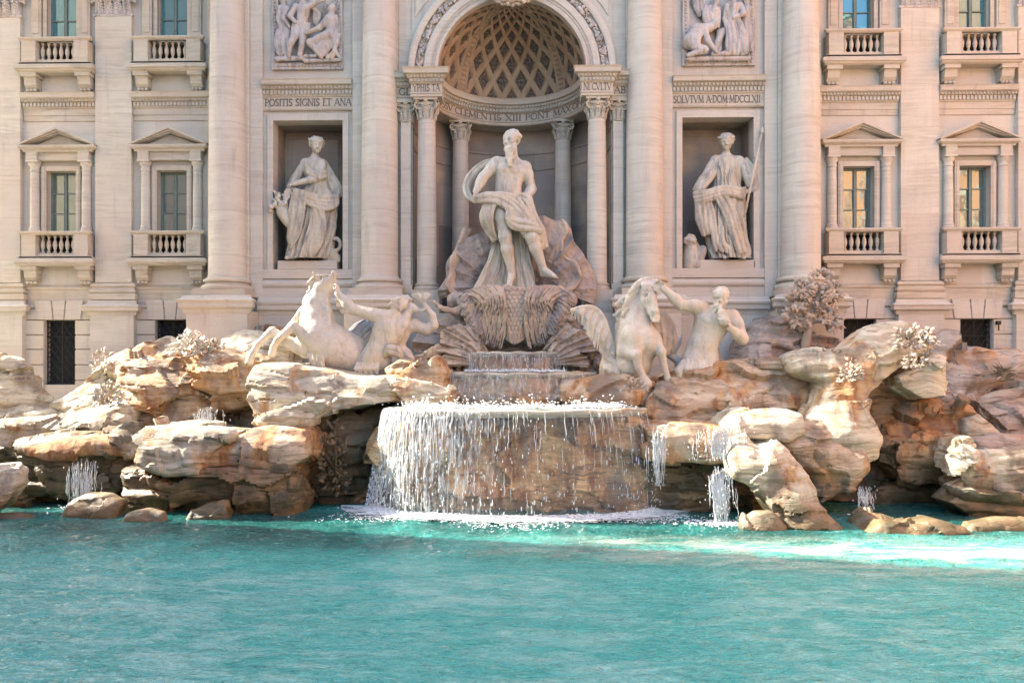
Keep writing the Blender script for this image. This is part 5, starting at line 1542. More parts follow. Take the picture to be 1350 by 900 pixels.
strands(s, [(652, 262, -12), (640, 272, -12), (636, 288, -10), (642, 305, -6), (650, 318, -2)], [(10, 3, -2), (12, 4, -4), (12, 3, -5), (9, 0, -4), (5, -3, -2)], 6, 2.6, 1.2, 2, .9)
strands(s, [(668, 282, -20), (678, 292, -22), (694, 296, -22), (708, 300, -18)], [(0, 14, 0), (0, 12, 0), (2, 12, 0), (4, 10, 0)], 5, 2.6, 1.2, 3, .9)
strands(s, [(690, 256, -6), (700, 262, -8), (706, 285, -8), (716, 305, -6), (722, 325, -4)], [(-6, 6, -2), (-6, 8, -3), (-7, 6, -3), (-9, 8, -3), (-14, 6, -3)], 6, 2.5, 1.2, 4, 1.0)
strands(s, [(640, 266, -6), (660, 262, 4), (690, 262, 8), (700, 268, 2)], [(0, 8, 0)] * 4, 4, 4.0, 1.5, 5, .8)
fg.sdf('hip_drapery', s, .85, M['marble2'], st, .5, 3)
fg.mesh('hanging_drapery', cloth([[(650, 300, 4), (668, 300, 6), (690, 298, 4)], [(645, 335, 4), (670, 335, 8), (697, 332, 4)], [(634, 360, 0), (668, 362, 6), (703, 358, 0)], [(624, 380, -4), (664, 383, 2), (706, 382, -2)]], 6, 2.8, 4, 90, 90, 4), M['marble2'], st)
fg.mesh('cloak', cloth([[(660, 204, 6), (654, 212, 2)], [(636, 209, 10), (640, 217, 6)], [(617, 224, 9), (626, 231, 8)], [(610, 243, 4), (620, 246, 6)], [(614, 260, -4), (624, 258, -4)], [(626, 270, -12), (630, 262, -12)]], 2.2, 1.6, 2.4, 90, 24, 6, .3), M['marble2'], st)

# dark scalloped shell behind the figure
def shell_fan(cx, cy, d, R0, R1, a0, a1, nrib, bulge, wav, seed, yscale=1.0, lip=0.0, n1=150, n2=50, thick=4):
    a = np.linspace(rad(a0), rad(a1), n1)[:, None]; t = np.linspace(0, 1, n2)[None, :]
    w = fbm(np.stack([a.ravel() * 1.7, 0 * a.ravel() + seed, 0 * a.ravel()], 1), 3, seed)[:, None]
    R = R0 + (R1 * (1 + .16 * w) - R0) * t
    rib = np.abs(np.sin(a * nrib + w * 2.0)) ** .7
    ruff = np.sin(a * nrib * .8 + w * 4) * wav * t ** 3
    x = cx + R * np.cos(a) + ruff * .4; z = -cy + R * np.sin(a) * yscale + ruff * .4
    dd = d - bulge * np.sin(np.pi * t * .85) + (rib - .5) * 5.0 * t + ruff - lip * np.clip(t - .8, 0, 1) * 5
    G = np.stack([x, dd + 0 * x, z], -1)
    B = G + np.array([0, thick, 0])
    V = np.concatenate([G.reshape(-1, 3), B.reshape(-1, 3)]); n = n1 * n2
    I = (np.arange(n1 - 1)[:, None] * n2 + np.arange(n2 - 1)[None, :]).ravel()
    Q = [np.stack([I, I + n2, I + n2 + 1, I + 1], 1), np.stack([I, I + 1, I + n2 + 1, I + n2], 1) + n]
    L = np.arange(n1) * n2 + n2 - 1
    Q.append(np.stack([L[:-1], L[1:], L[1:] + n, L[:-1] + n], 1))
    for L in (np.arange(n2), (n1 - 1) * n2 + np.arange(n2)): Q.append(np.stack([L[:-1], L[:-1] + n, L[1:] + n, L[1:]], 1))
    return V, np.concatenate(Q)
sh = Fig(675, 400, 32.6)
bk = thing('shell_throne', 'large dark ruffled stone shell rising behind the colossal bearded figure', 'statue', tuple(sh.o))
sh.mesh('shell_back', shell_fan(650, 378, 8, 6, 72, 75, 192, 7, 16, 4.5, 3, 1.05, 1.2), M['shelldark'], bk)
sh.mesh('shell_back', shell_fan(706, 378, 8, 6, 78, -14, 100, 8, 16, 4.5, 9, 1.12, 1.2), M['shelldark'], bk)
s = SDF(2.5)                                           # rolled lips of the shell
rn = random.Random(4)
for sx, pts in ((1, [(742, 292, 2), (746, 308, -4), (738, 322, -6), (744, 338, -4), (758, 350, -6), (763, 366, -8), (752, 382, -10), (738, 388, -12)]),
                (-1, [(612, 302, 2), (606, 320, -2), (600, 334, -4), (596, 352, -6), (592, 370, -8), (596, 386, -10), (612, 396, -12), (630, 392, -14)])):
    P = catmull(np.array([p3(*q) for q in pts]), 40)
    for q in range(3):
        Pq = P + np.array([[math.sin(j * .7 + q) * 1.2 - sx * q * 3.2, q * 2.0, math.cos(j * .5 + q * 2) * 1.2] for j in range(40)])
        s.chain(list(Pq), [2.6 + .8 * math.sin(j * .6) for j in range(40)], 1.5)
sh.sdf('shell_lip', s, 1.1, M['shell'], bk, .8, 5)

# ------------------------------------------------------------------ chariot of shells and scales under the figure
cg = Fig(678, 455, 30.9)
ch = thing('shell_chariot', 'carved stone chariot of scales and feathered shells under the colossal statue', 'sculpture', tuple(cg.o))
def curtain(pts_top, pts_bot, nu=120, nv=70, scale=(9, 7), amp=2.2, seed=1, thick=8, bulge=6, vee=False):
    T = catmull(np.array([p3(*q) for q in pts_top]), nv); B = catmull(np.array([p3(*q) for q in pts_bot]), nv)
    u = np.linspace(0, 1, nu)[:, None, None]
    G = T[None] * (1 - u) + B[None] * u
    U, Vv_ = np.meshgrid(np.linspace(0, 1, nu), np.linspace(0, 1, nv), indexing='ij')
    G[..., 1] -= bulge * np.sin(np.pi * U) * .5 + bulge * np.sin(np.pi * Vv_) ** .7
    rows = U * scale[0]; r_ = np.floor(rows); fr = rows - r_
    cols = Vv_ * scale[1] + (r_ % 2) * .5; fc = cols - np.floor(cols) - .5
    tip = np.sqrt(np.clip(1 - (fc * 2) ** 2, 0, 1))
    sc_ = np.where(fr < tip * .9 + .1, fr, fr - 1.0)
    disp = amp * (sc_) + amp * .25 * np.cos(fc * 6.28)
    if vee:
        m = np.clip(1.2 - 2.6 * np.abs(np.abs(Vv_ - .5) - .32 * (1 - U * .5)) / .16, 0, 1)
        disp = disp + 3.0 * m
    G[..., 1] -= disp
    Bk = G.copy(); Bk[..., 1] += thick
    V = np.concatenate([G.reshape(-1, 3), Bk.reshape(-1, 3)]); n = nu * nv
    I = (np.arange(nu - 1)[:, None] * nv + np.arange(nv - 1)[None, :]).ravel()
    Q = [np.stack([I, I + nv, I + nv + 1, I + 1], 1), np.stack([I, I + 1, I + nv + 1, I + nv], 1) + n]
    for L in (np.arange(nv), (nu - 1) * nv + np.arange(nv), np.arange(nu) * nv, np.arange(nu) * nv + nv - 1):
        Q.append(np.stack([L[:-1], L[:-1] + n, L[1:] + n, L[1:]], 1))
    return V, np.concatenate(Q)
cg.mesh('scaled_apron', curtain([(645, 382, 0), (678, 378, -4), (712, 382, 0)], [(664, 446, -6), (678, 454, -10), (694, 446, -6)], 150, 90, (13, 9), 1.2, 1, 10, 5, True), M['shell'], ch)
for sx in (-1, 1):
    X = lambda x: 679 + sx * x
    # layered feather wheel curling down each side
    # long stone feathers sweeping from the flaring top down to the base, in three overlapping layers
    rf = random.Random(70 + sx)
    for (ya, yb, n_, fw, w0, w1) in ((382, 458, 24, 0, 15, 66), (381, 440, 21, 3.5, 17, 66), (380, 418, 20, 6.5, 20, 68)):
        s = SDF(.4)
        for i in range(n_):
            t_ = i / (n_ - 1); xa = w0 + (w1 - w0) * t_; xb = 18 + 34 * t_ if yb > 450 else (16 + 27 * t_ if yb > 420 else 17 + 36 * t_)
            y0_ = ya + 8 * t_ * t_ - 3 * math.sin(t_ * 3.1); y1_ = yb - 10 * t_ + rf.uniform(-3, 3)
            pts = []; rs = []
            for q in range(10):
                v = q / 9
                x = xa + (xb - xa) * v - (6 + 9 * t_) * math.sin(v * 3.14) * .8 + rf.uniform(-.5, .5)
                d = -6 - fw - 9 * math.sin(v * 2.6) + 7 * t_ + (i % 2) * 2.6
                pts.append(p3(X(x), y0_ + (y1_ - y0_) * v, d)); rs.append(1.9 * (1 - .45 * v) + .3 * math.sin(q * 2.1 + i))
            s.chain(pts, rs, .4)
        if fw == 0:
            s.chain([p3(X(38), 392, 8), p3(X(32), 420, 4), p3(X(34), 450, 2)], [13, 9, 7], 2)
        cg.sdf('feathered_side', s, .9, M['shell'], ch, .9, 5)
    rows = [[(X(52), 380, -2), (X(66), 384, -8), (X(78), 396, -2)], [(X(54), 398, -8), (X(64), 404, -14), (X(72), 412, -8)], [(X(46), 420, -12), (X(54), 426, -18), (X(62), 432, -10)], [(X(42), 440, -14), (X(50), 444, -18), (X(58), 448, -10)]]
    V_, Q_ = cloth(rows, 10, 1.7, 7, 130, 60, 15 + (20 if sx > 0 else 0), 1.6, along=True)
    cg.mesh('feathered_side', (V_, Q_), M['shelldark'], ch)
    # flaring upper lip
    s = SDF(2.0)
    for q in range(4):
        pts = [(X(44), 378 + 4 * q, 0), (X(56), 386 + 4 * q, -2), (X(66), 400 + 3 * q, -4), (X(80), 408 + 1.5 * q, -6), (X(98), 404 + q, -4), (X(106), 398, -2)] if sx < 0 else [(X(44), 378 + 4 * q, 0), (X(56), 392 + 4 * q, -2), (X(62), 406 + 3 * q, -4), (X(70), 416 + 2 * q, -6), (X(76), 420 + q, -6)]
        P = catmull(np.array([p3(*c) for c in pts]), 24)
        s.chain(list(P + np.array([[0, (q % 2) * 1.6, 0]] * 24)), [2.8 - .05 * j for j in range(24)], 1.4)
    cg.sdf('shell_lip', s, 1.1, M['shell'], ch, .9, 7)
    # broad ruffled shells at the bottom
    cg.mesh('scallop', shell_fan(X(30), 470, -6, 8, 78, *((112, 172) if sx < 0 else (8, 68)), 15, 12, 4.6, 31 + sx, .62, .8, n1=120, n2=44, thick=5), M['shell'], ch)
    cg.mesh('scallop', shell_fan(X(34), 480, -14, 6, 60, *((105, 185) if sx < 0 else (-5, 75)), 14, 10, 4.2, 61 + sx, .55, .8, n1=100, n2=40, thick=5), M['shell'], ch)
    s = SDF(5.0)                                        # knobbly creature-like rock below
    rn = random.Random(50 + sx)
    s.k = 2.0
    for i in range(34):
        x, y = rn.uniform(44, 120), rn.uniform(452, 496)
        s.cap(p3(X(x), y, rn.uniform(-6, 8)), p3(X(x + rn.uniform(-14, 14)), y + rn.uniform(-3, 4), rn.uniform(-6, 8)), rn.uniform(4, 9), rn.uniform(3, 8))
    for i in range(5):
        x = 52 + 10 * i
        s.cap(p3(X(x), 474, -10), p3(X(x + 4), 488, -6), 3.4, 2.6, 1.6)
    cg.sdf('carved_rock_mass', s, 1.3, M['shell'], ch, 4.0, 9 + sx)
V_, Q_ = shell_fan(676, 470, 22, 20, 128, 4, 176, 15, 10, 5, 71, .62, .8, n1=260, n2=60, thick=8)
cg.mesh('rear_shell', (V_, Q_), M['shelldark'], ch)
s = SDF(6); s.cap(p3(640, 405, 12), p3(716, 405, 12), 22); s.cap(p3(650, 430, 12), p3(706, 430, 12), 22); s.cap(p3(600, 395, 14), p3(750, 395, 14), 12)
cg.sdf('chariot_core', s, 2.2, M['shelldark'], ch, 2, 3)
# stone top that carries the feet
s = SDF(4.0); rn = random.Random(8)
for i in range(14):
    x = rn.uniform(622, 738); s.cap(p3(x, 383 + rn.uniform(-2, 4), rn.uniform(-6, 10)), p3(x + rn.uniform(-10, 10), 388, rn.uniform(-6, 10)), rn.uniform(5, 8))
cg.sdf('foot_rock', s, 1.4, M['shell'], ch, 1.8, 4)

# ------------------------------------------------------------------ robed woman with a flower horn, left niche
fl_ = Fig(408, 345, 34.25)
st = thing('robed_statue', 'marble statue of a robed woman with a horn of flowers in the left niche', 'statue', tuple(fl_.o))
s = SDF(2.2)
torso(s, p3(415, 206, 0), p3(402, 215, 0), p3(425, 216, -2), p3(407, 244, 0), p3(430, 244, 0), p3(405, 256, 0), p3(432, 256, 0), 9.0, front=(.1, -1, 0), soft=True)
s.cap(p3(415, 208, 1), p3(417, 198, -1), 4.2, 4.2, 2)
head(s, p3(418, 193, -3), 9.2, (.42, -.88, -.22), female=True, rnd=random.Random(21), wreath=True)
s.limb(p3(426, 218, -4), p3(424, 237, -10), 5.6, 4.6, 1.1); s.limb(p3(424, 237, -11), p3(390, 246, -14), 4.8, 3.0, 1.1)
hand(s, p3(389, 246, -14), (-1, -.1, -.35), (0, .4, -1), 2.5, .5)
s.limb(p3(401, 217, 1), p3(389, 238, 0), 5.5, 4.5, 1.1); s.limb(p3(389, 238, 0), p3(381, 258, -6), 4.4, 3.0, 1.05)
s.cap(p3(388, 340, -12), p3(382, 342, -16), 3, 2.4, 2); s.cap(p3(418, 256, 0), p3(390, 339, -8), 6, 4, 2)
fl_.sdf('body', s, .85, M['marble'], st)
fl_.mesh('robe', loft([(417, 212, 0, 9, 6), (416, 220, -1, 13.5, 9), (418, 236, -1, 13.5, 10), (420, 248, 0, 16, 12), (420, 262, -1, 22, 15), (418, 284, -2, 24, 17), (414, 308, -2, 26, 18), (410, 328, -2, 27, 18), (407, 342, -2, 27, 18)], 15, .27, 150, 260, 5, 1.2, 1.5, [.25, .4, .5, .8, 1, 1.1, 1.1]), M['marble2'], st)
s = SDF(1.0)
strands(s, [(404, 214, -7), (410, 226, -12), (424, 232, -14), (432, 228, -8)], [(0, 8, 0), (0, 8, 0), (0, 8, 0), (0, 8, 0)], 5, 1.8, 1.0, 1, .7)
strands(s, [(392, 254, -16), (405, 258, -20), (425, 262, -20), (444, 262, -12), (446, 258, -4)], [(2, 5, 0), (4, 14, 0), (4, 18, 0), (2, 12, 0), (0, 6, 0)], 8, 2.2, 1.0, 2, .9)
strands(s, [(428, 212, 2), (438, 228, 2), (448, 246, 0), (450, 258, 0)], [(-6, 6, -4), (-8, 4, -4), (-10, 6, -4), (-8, 6, -4)], 5, 2.2, 1.0, 3, .8)
strands(s, [(398, 212, 2), (390, 226, 0), (382, 240, 0), (378, 254, -2)], [(8, 3, -3), (8, 4, -3), (7, 6, -3), (6, 6, -3)], 5, 2.2, 1.0, 4, .8)
strands(s, [(393, 256, -18), (388, 280, -18), (386, 302, -16), (384, 316, -14)], [(16, 2, -3), (18, 6, -4), (14, 10, -4), (4, 14, -2)], 6, 2.2, 1.1, 5, .9)
strands(s, [(412, 266, -20), (420, 290, -20), (412, 320, -20), (402, 340, -18)], [(12, 0, -1), (14, 6, -1), (16, 4, -1), (14, 0, 0)], 5, 2.3, 1.3, 6, .9)
fl_.sdf('mantle', s, .85, M['marble2'], st, .3, 2)
s = SDF(1.5); P = catmull(np.array([p3(376, 280, -10), p3(382, 292, -10), p3(390, 304, -8), p3(396, 318, -6)]), 12)
s.chain(list(P), [9 - .55 * i for i in range(12)], 2); rn = random.Random(6)
for i in range(60):
    x, y = rn.gauss(374, 6), rn.gauss(270, 6)
    s.cap(p3(x, y, rn.uniform(-18, -4)), p3(x + 1, y + 1, rn.uniform(-18, -4)), rn.uniform(1.6, 3.2), None, .4)
for i in range(14): s.cap(p3(rn.gauss(384, 3), rn.uniform(252, 264), -14), p3(rn.gauss(384, 3), rn.uniform(252, 264), -12), 2, None, .4)
fl_.sdf('flower_horn', s, .9, M['marble'], st)
s = SDF(2.0)
for i in range(26):
    a = rad(200 + i * 11); s.cap(p3(443 + 7 * math.cos(a), 323 - 8 * math.sin(a), -4), p3(443 + 7 * math.cos(a + .2), 323 - 8 * math.sin(a + .2), -4), 2.4, None, .8)
s.cap(p3(436, 334, -2), p3(444, 340, -2), 7, 6); s.cap(p3(430, 345, -4), p3(446, 344, -4), 4, 4); s.cap(p3(432, 318, 2), p3(430, 340, 2), 6, 8)
fl_.sdf('urn', s, 1.0, M['marble2'], st, .6, 1)
mb = MB(); a = fl_.world(p3(369, 345, 0)); b = fl_.world(p3(447, 356.5, 0)); mb.box(a[0], b[0], 33.85, 34.9, b[2], a[2]); mb.build('plinth', M['wall'], st, bevel=.03)

# ------------------------------------------------------------------ robed woman with a spear, right niche
fr_ = Fig(955, 343, 34.25)
st = thing('robed_statue', 'marble statue of a robed woman holding a long spear in the right niche', 'statue', tuple(fr_.o))
s = SDF(2.2)
torso(s, p3(957, 203, 0), p3(943, 211, 0), p3(973, 212, 0), p3(947, 240, 0), p3(970, 240, 0), p3(947, 254, 0), p3(972, 254, 0), 9.5, soft=True)
s.cap(p3(957, 206, 1), p3(957, 196, -1), 4.6, 4.6, 2)
head(s, p3(956.5, 189, -3), 9.4, (-.22, -.95, -.2), female=True, rnd=random.Random(23), wreath=True)
s.limb(p3(975, 213, -1), p3(986, 244, -6), 6.2, 5.2, 1.1); s.limb(p3(986, 245, -7), p3(992, 220, -14), 5.2, 3.4, 1.1)
hand(s, p3(992.5, 219, -14), (0, -.3, 1), (-1, -.3, .2), 2.7, .8)
s.limb(p3(943, 212, 0), p3(926, 238, -4), 6, 5, 1.1); s.limb(p3(926, 238, -4), p3(918, 254, -12), 4.8, 3.2, 1.05)
hand(s, p3(917, 255, -12), (.2, -.3, -1), (.8, -.2, 0), 2.6, .6)
s.cap(p3(952, 340, -14), p3(950, 342, -19), 3, 2.4, 2); s.cap(p3(972, 340, -12), p3(976, 342, -17), 3, 2.4, 2); s.cap(p3(958, 250, 0), p3(953, 339, -10), 6, 4, 2); s.cap(p3(960, 250, 0), p3(972, 339, -8), 6, 4, 2)
fr_.sdf('body', s, .85, M['marble'], st)
fr_.mesh('robe', loft([(957, 206, 0, 9, 6), (957, 213, -1, 17, 9), (958, 228, -2, 17.5, 12), (958, 244, -1, 17, 12), (958, 258, -1, 21, 15), (955, 285, -2, 24, 17), (957, 312, -2, 24.5, 18), (961, 330, -2, 25, 18), (963, 342, -2, 24, 18)], 16, .27, 150, 260, 15, -.8, 1.5, [.3, .7, .7, .8, 1, 1.1, 1.1]), M['marble2'], st)
s = SDF(1.0)
strands(s, [(942, 209, 0), (932, 224, -4), (922, 238, -6), (913, 252, -8)], [(10, 6, -4), (10, 6, -4), (10, 5, -5), (8, 6, -6)], 7, 2.2, 1.0, 1, .9)
strands(s, [(912, 258, -14), (928, 256, -20), (950, 250, -20), (972, 254, -16), (980, 250, -6)], [(2, 12, 0), (3, 12, 0), (4, 12, 0), (2, 10, 0), (0, 8, 0)], 7, 2.3, 1.0, 2, .9)
strands(s, [(914, 266, -14), (916, 284, -14), (918, 298, -14), (924, 312, -12)], [(18, 0, -3), (20, 0, -3), (20, 4, -3), (12, -2, -3)], 8, 2.3, 1.1, 3, 1.0)
strands(s, [(976, 214, -6), (984, 230, -10), (990, 246, -10), (984, 254, -8)], [(6, -2, 0), (6, -2, 0), (4, 4, 0), (-4, 2, 0)], 4, 2.4, 1.1, 4, .8)
strands(s, [(938, 262, -20), (948, 285, -21), (958, 312, -21), (968, 336, -20)], [(14, 0, 0), (16, 2, 0), (14, 4, 0), (8, 0, 0)], 5, 2.0, 1.2, 5, .9)
strands(s, [(935, 300, -18), (936, 318, -18), (940, 332, -18)], [(12, 2, -2), (12, 4, -2), (12, 4, -2)], 4, 2.0, 1.2, 6, .8)
fr_.sdf('mantle', s, .85, M['marble2'], st, .3, 3)
mb = MB(); a = fr_.world(p3(1000, 173, -16)); m_ = fr_.world(p3(998.5, 182, -16)); b = fr_.world(p3(974, 290, -24))
mb.tube([tuple(b), tuple(m_)], .05, 8); mb.tube([tuple(m_), tuple(m_ * .6 + a * .4), tuple(a)], [.05, .09, .015], 8)
mb.build('spear', M['marble'], st, smooth=True)
s = SDF(2.5); s.cap(p3(912, 326, 0), p3(912, 352, 0), 10, 12); s.cap(p3(925, 330, -4), p3(918, 350, -6), 6, 7)
for i in range(20):
    s.cap(p3(908 + 6 * math.sin(i * .8), 322 - i * .4 + 3 * math.cos(i * .8), -8 + 3 * math.cos(i)), p3(908 + 6 * math.sin(i * .8 + .8), 322 - i * .4 + 3 * math.cos(i * .8 + .8), -8), 2.4, None, .8)
fr_.sdf('altar_and_snake', s, 1.0, M['marble2'], st, .8, 4)
mb = MB(); a = fr_.world(p3(917, 344, 0)); b = fr_.world(p3(992, 355.5, 0)); mb.box(a[0], b[0], 33.85, 34.9, b[2], a[2]); mb.build('plinth', M['wall'], st, bevel=.03)
# ------------------------------------------------------------------ rearing horse and sea man, left
hg = Fig(430, 492, 28.9)
st = thing('horse_statue', 'cream marble horse rearing with its head thrown up, left of the central shell', 'statue', tuple(hg.o))
s = SDF(5.0)
s.cap(p3(424, 379, -2), p3(436, 370, -4), 10.5, 6.6, 3); s.cap(p3(436, 370, -4), p3(442, 363, -5), 5.8, 4.2, 2)
s.cap(p3(430, 386, -2), p3(436, 380, -3), 7.5, 5, 3); s.cap(p3(437, 379, -4), p3(443, 371, -5), 3.4, 2.6, 1.2)
s.cap(p3(441, 360, -6), p3(444, 362, -6), 3.0, 2.6, 1.2)
s.ell(p3(443.5, 361, -9.5), (1.3, 2, 1.0), k=.6, sub=True); s.ell(p3(429, 369, -11.5), (2.2, 1.4, 1.6), k=.8, sub=True); s.ell(p3(428.5, 369, -9.6), (1.5, 1.3, 1.2), k=.3)
s.cap(p3(426, 364, -9), p3(433, 363, -8), 1.6, 1.2, .8)
s.cap(p3(418, 368, -7), p3(415, 360, -9), 2.6, 1.0, 1.0); s.cap(p3(419, 367, 3), p3(417, 359, 4), 2.6, 1.0, 1.0)
s.chain([p3(423, 384, 0), p3(417, 400, 0), p3(418, 420, 0), p3(420, 442, 0)], [12.5, 16.5, 21, 26], 6)
s.chain([p3(430, 392, -7), p3(434, 412, -12), p3(436, 432, -16)], [4, 5, 6], 4)
s.chain([p3(420, 444, -4), p3(440, 460, 0), p3(458, 468, 4), p3(466, 480, 8)], [27, 30, 27, 24], 6)
s.cap(p3(408, 436, -16), p3(424, 456, -18), 9, 10, 5)
s.chain([p3(412, 446, -18), p3(393, 431, -24)], [9, 6.5], 4); s.chain([p3(393, 431, -24), p3(373, 449, -26), p3(368, 458, -25)], [6.2, 4.2, 4.0], 1.5); s.cap(p3(368, 457, -25), p3(366, 466, -24), 4.2, 5.2, 1)
s.chain([p3(406, 462, -12), p3(384, 452, -12), p3(362, 437, -12)], [10, 7.5, 6], 4); s.chain([p3(362, 437, -12), p3(343, 454, -12), p3(336, 466, -12)], [5.8, 4.0, 3.8], 1.5); s.cap(p3(336, 465, -12), p3(332, 477, -12), 4.2, 5.4, 1)
for i in range(7):                                     # curved body folds on the flank
    x = 446 + i * 3.5
    s.chain([p3(x, 438 + i * 2, -22 + i * 2), p3(x + 10, 452 + i * 2, -26 + i * 3), p3(x + 12, 466 + i, -24 + i * 3)], [1.6, 1.9, 1.2], 1.5)
hg.sdf('body', s, 1.0, M['horse'], st, .35, 2)
s = SDF(1.2); rn = random.Random(9)
for i in range(54):
    t = rn.random(); x, y = 417 - 22 * t + 6 * math.sin(t * 5), 364 + 64 * t
    a = rn.uniform(-6, 6)
    s.chain([p3(x + 4, y, a), p3(x - 3, y + 3, a * 1.2), p3(x - 7 + rn.uniform(-3, 3), y + 9, a * 1.4), p3(x - 5 + rn.uniform(-2, 4), y + 13, a * 1.3)], [2.8, 2.6, 2.0, 1.0], 1.0)
hg.sdf('mane', s, 1.0, M['horse'], st)
s = SDF(1.0)
strands(s, [(408, 462, -20), (415, 474, -22), (420, 488, -20), (424, 496, -18)], [(22, -2, -4), (18, 0, -6), (12, 2, -4), (6, 0, 0)], 10, 1.8, 1.0, 3, .8)
hg.sdf('chest_fringe', s, .9, M['horse'], st)
hg.mesh('fin_wing', cloth([[(452, 444, 10), (462, 428, 14), (476, 420, 18)], [(468, 452, 10), (480, 440, 14), (494, 424, 18)], [(478, 462, 10), (488, 452, 14), (500, 436, 18)]], 6, 1.8, 5, 50, 60, 44, .5, along=True), M['fin'], st)

tg = Fig(490, 492, 28.6)
st = thing('sea_man_statue', 'marble sea man seen from behind, reaching up to the rearing horse', 'statue', tuple(tg.o))
s = SDF(3.5)
torso(s, p3(520, 412, 0), p3(505, 417, -4), p3(531, 428, 2), p3(489, 458, 0), p3(512, 464, 0), p3(480, 476, 0), p3(505, 480, 0), 13.5, front=(.2, 1, 0), back=True)
s.chain([p3(492, 474, 0), p3(488, 488, 0), p3(482, 500, 0)], [17, 18, 16], 4)
s.cap(p3(519, 413, 0), p3(524, 405, 2), 6, 6, 2)
head(s, p3(527, 402, 3), 9.0, (-.45, .85, .25), rnd=random.Random(31))
for i in range(16):
    s.cap(p3(520 + rn.uniform(-3, 10), 396 + rn.uniform(-3, 8), -5), p3(518 + rn.uniform(-4, 12), 402 + rn.uniform(-2, 8), -5), 2.3, 1.4, .7)
s.limb(p3(506, 418, -5), p3(466, 408, -10), 8.6, 6.6, 1.08); s.limb(p3(466, 408, -10), p3(448, 388, -12), 6.8, 4.2, 1.12)
hand(s, p3(448, 387, -12), (-.1, 0, 1), (-.9, .3, 0), 3.6, .45)
s.limb(p3(530, 426, 2), p3(541, 404, 8), 6.5, 4.6, 1.05); s.limb(p3(541, 404, 8), p3(553, 410, 6), 4.4, 3.4, 1.05); hand(s, p3(553, 410, 6), (.8, 0, .3), (0, -.4, 1), 2.8, .6)
s.chain([p3(526, 434, 10), p3(545, 428, 14), p3(560, 434, 14), p3(571, 428, 12), p3(569, 415, 10), p3(560, 404, 8), p3(556, 396, 8)], [10, 9, 7.5, 6, 4.8, 3.6, 2.8], 2)
s.chain([p3(528, 440, 10), p3(522, 456, 12), p3(534, 466, 10), p3(544, 480, 8)], [11, 9, 7, 6], 3)
tg.sdf('body', s, .95, M['horse'], st, .25, 5)
s = SDF(.8)
for a0, bx in ((115, 548), (70, 566), (92, 557)):
    for q in range(4):
        a = rad(a0 + q * 9 - 12); s.chain([p3(556, 400, 8), p3(556 + 8 * math.cos(a), 400 - 8 * math.sin(a), 6 + q), p3(556 + 17 * math.cos(a) + (bx - 557) * .3, 400 - 15 * math.sin(a), 4 + q)], [2.0, 2.6, .8], .8)
tg.sdf('tail_fin', s, .8, M['horse'], st)
s = SDF(1.0)
strands(s, [(508, 462, -10), (514, 456, -14), (526, 460, -12), (532, 470, -8)], [(0, 10, 0)] * 4, 5, 2.5, 1.1, 3, .8)
tg.sdf('cloth', s, .9, M['marble2'], st)
s = SDF(1.0)
for i in range(9):                                      # frilled scales where skin turns to fish
    x = 474 + i * 3.6; s.chain([p3(x, 478, -15), p3(x - 2, 486, -19), p3(x - 1 + (i % 2) * 2, 494, -18)], [1.5, 2.2, 1.0], .8)
tg.sdf('scale_fringe', s, .9, M['horse'], st)

# ------------------------------------------------------------------ right horse and sea man
hg = Fig(840, 500, 28.3)
st = thing('horse_statue', 'pale winged marble horse stepping down with bowed head, right of the central shell', 'statue', tuple(hg.o))
s = SDF(5.0)
s.cap(p3(851, 380, -6), p3(853, 396, -12), 11.5, 11.0, 3); s.cap(p3(853, 396, -12), p3(858, 411, -18), 9.5, 7.4, 3); s.cap(p3(858, 411, -18), p3(860, 420, -20), 6.8, 6.2, 2)
s.cap(p3(846, 396, -8), p3(848, 404, -9), 7.5, 5.5, 3)
s.cap(p3(855, 384, -17), p3(861, 412, -24), 2.6, 3.2, 2.5)
for q, (x, y, d) in ((-1, (847, 391, -20)), (1, (864, 389, -19))):
    s.ell(p3(x, y, d), (3.2, 3, 2.6), k=1.0, sub=True); s.ell(p3(x, y, d + 1.6), (2.4, 2.2, 2.0), k=.4); s.cap(p3(x - 3, y - 3, d), p3(x + 3, y - 3.4, d), 1.3, 1.2, .8)
s.ell(p3(857, 419, -27), (1.4, 3, 1.8), k=.6, sub=True); s.ell(p3(864.5, 418, -26), (1.4, 3, 1.8), k=.6, sub=True)
s.cap(p3(857, 424.5, -25), p3(863, 424.5, -24), 2.0, 2.0, .5)
s.cap(p3(846, 374, -4), p3(843, 365, -8), 3.0, 1.0, 1); s.cap(p3(858, 373, -4), p3(861, 365, -8), 3.0, 1.0, 1)
s.chain([p3(846, 386, 2), p3(837, 408, 3), p3(836, 432, 2), p3(838, 448, -2)], [12, 18, 23.5, 27], 6)
s.chain([p3(838, 448, -2), p3(850, 452, -4)], [26, 22], 5); s.chain([p3(838, 452, 0), p3(834, 478, 6), p3(812, 484, 20), p3(806, 500, 24)], [26, 25, 18, 14], 6)
s.cap(p3(828, 440, -20), p3(834, 456, -22), 8, 9, 5); s.cap(p3(850, 440, -20), p3(852, 454, -21), 7, 8, 5)
s.chain([p3(822, 462, -14), p3(834, 468, -28)], [11, 7.2], 4); s.chain([p3(834, 468, -28), p3(838, 484, -27), p3(844, 497, -26)], [6.6, 4.6, 4.4], 1.4); s.cap(p3(845, 498, -26), p3(849, 505, -27), 4.8, 6.0, 1)
s.chain([p3(860, 452, -12), p3(867, 464, -22)], [9.5, 6.8], 4); s.chain([p3(867, 464, -22), p3(872, 484, -20), p3(876, 496, -18)], [6.2, 4.2, 4.2], 1.4); s.cap(p3(876, 497, -18), p3(879, 503, -18), 4.6, 5.8, 1)
hg.sdf('body', s, 1.0, M['horse'], st, .35, 8)
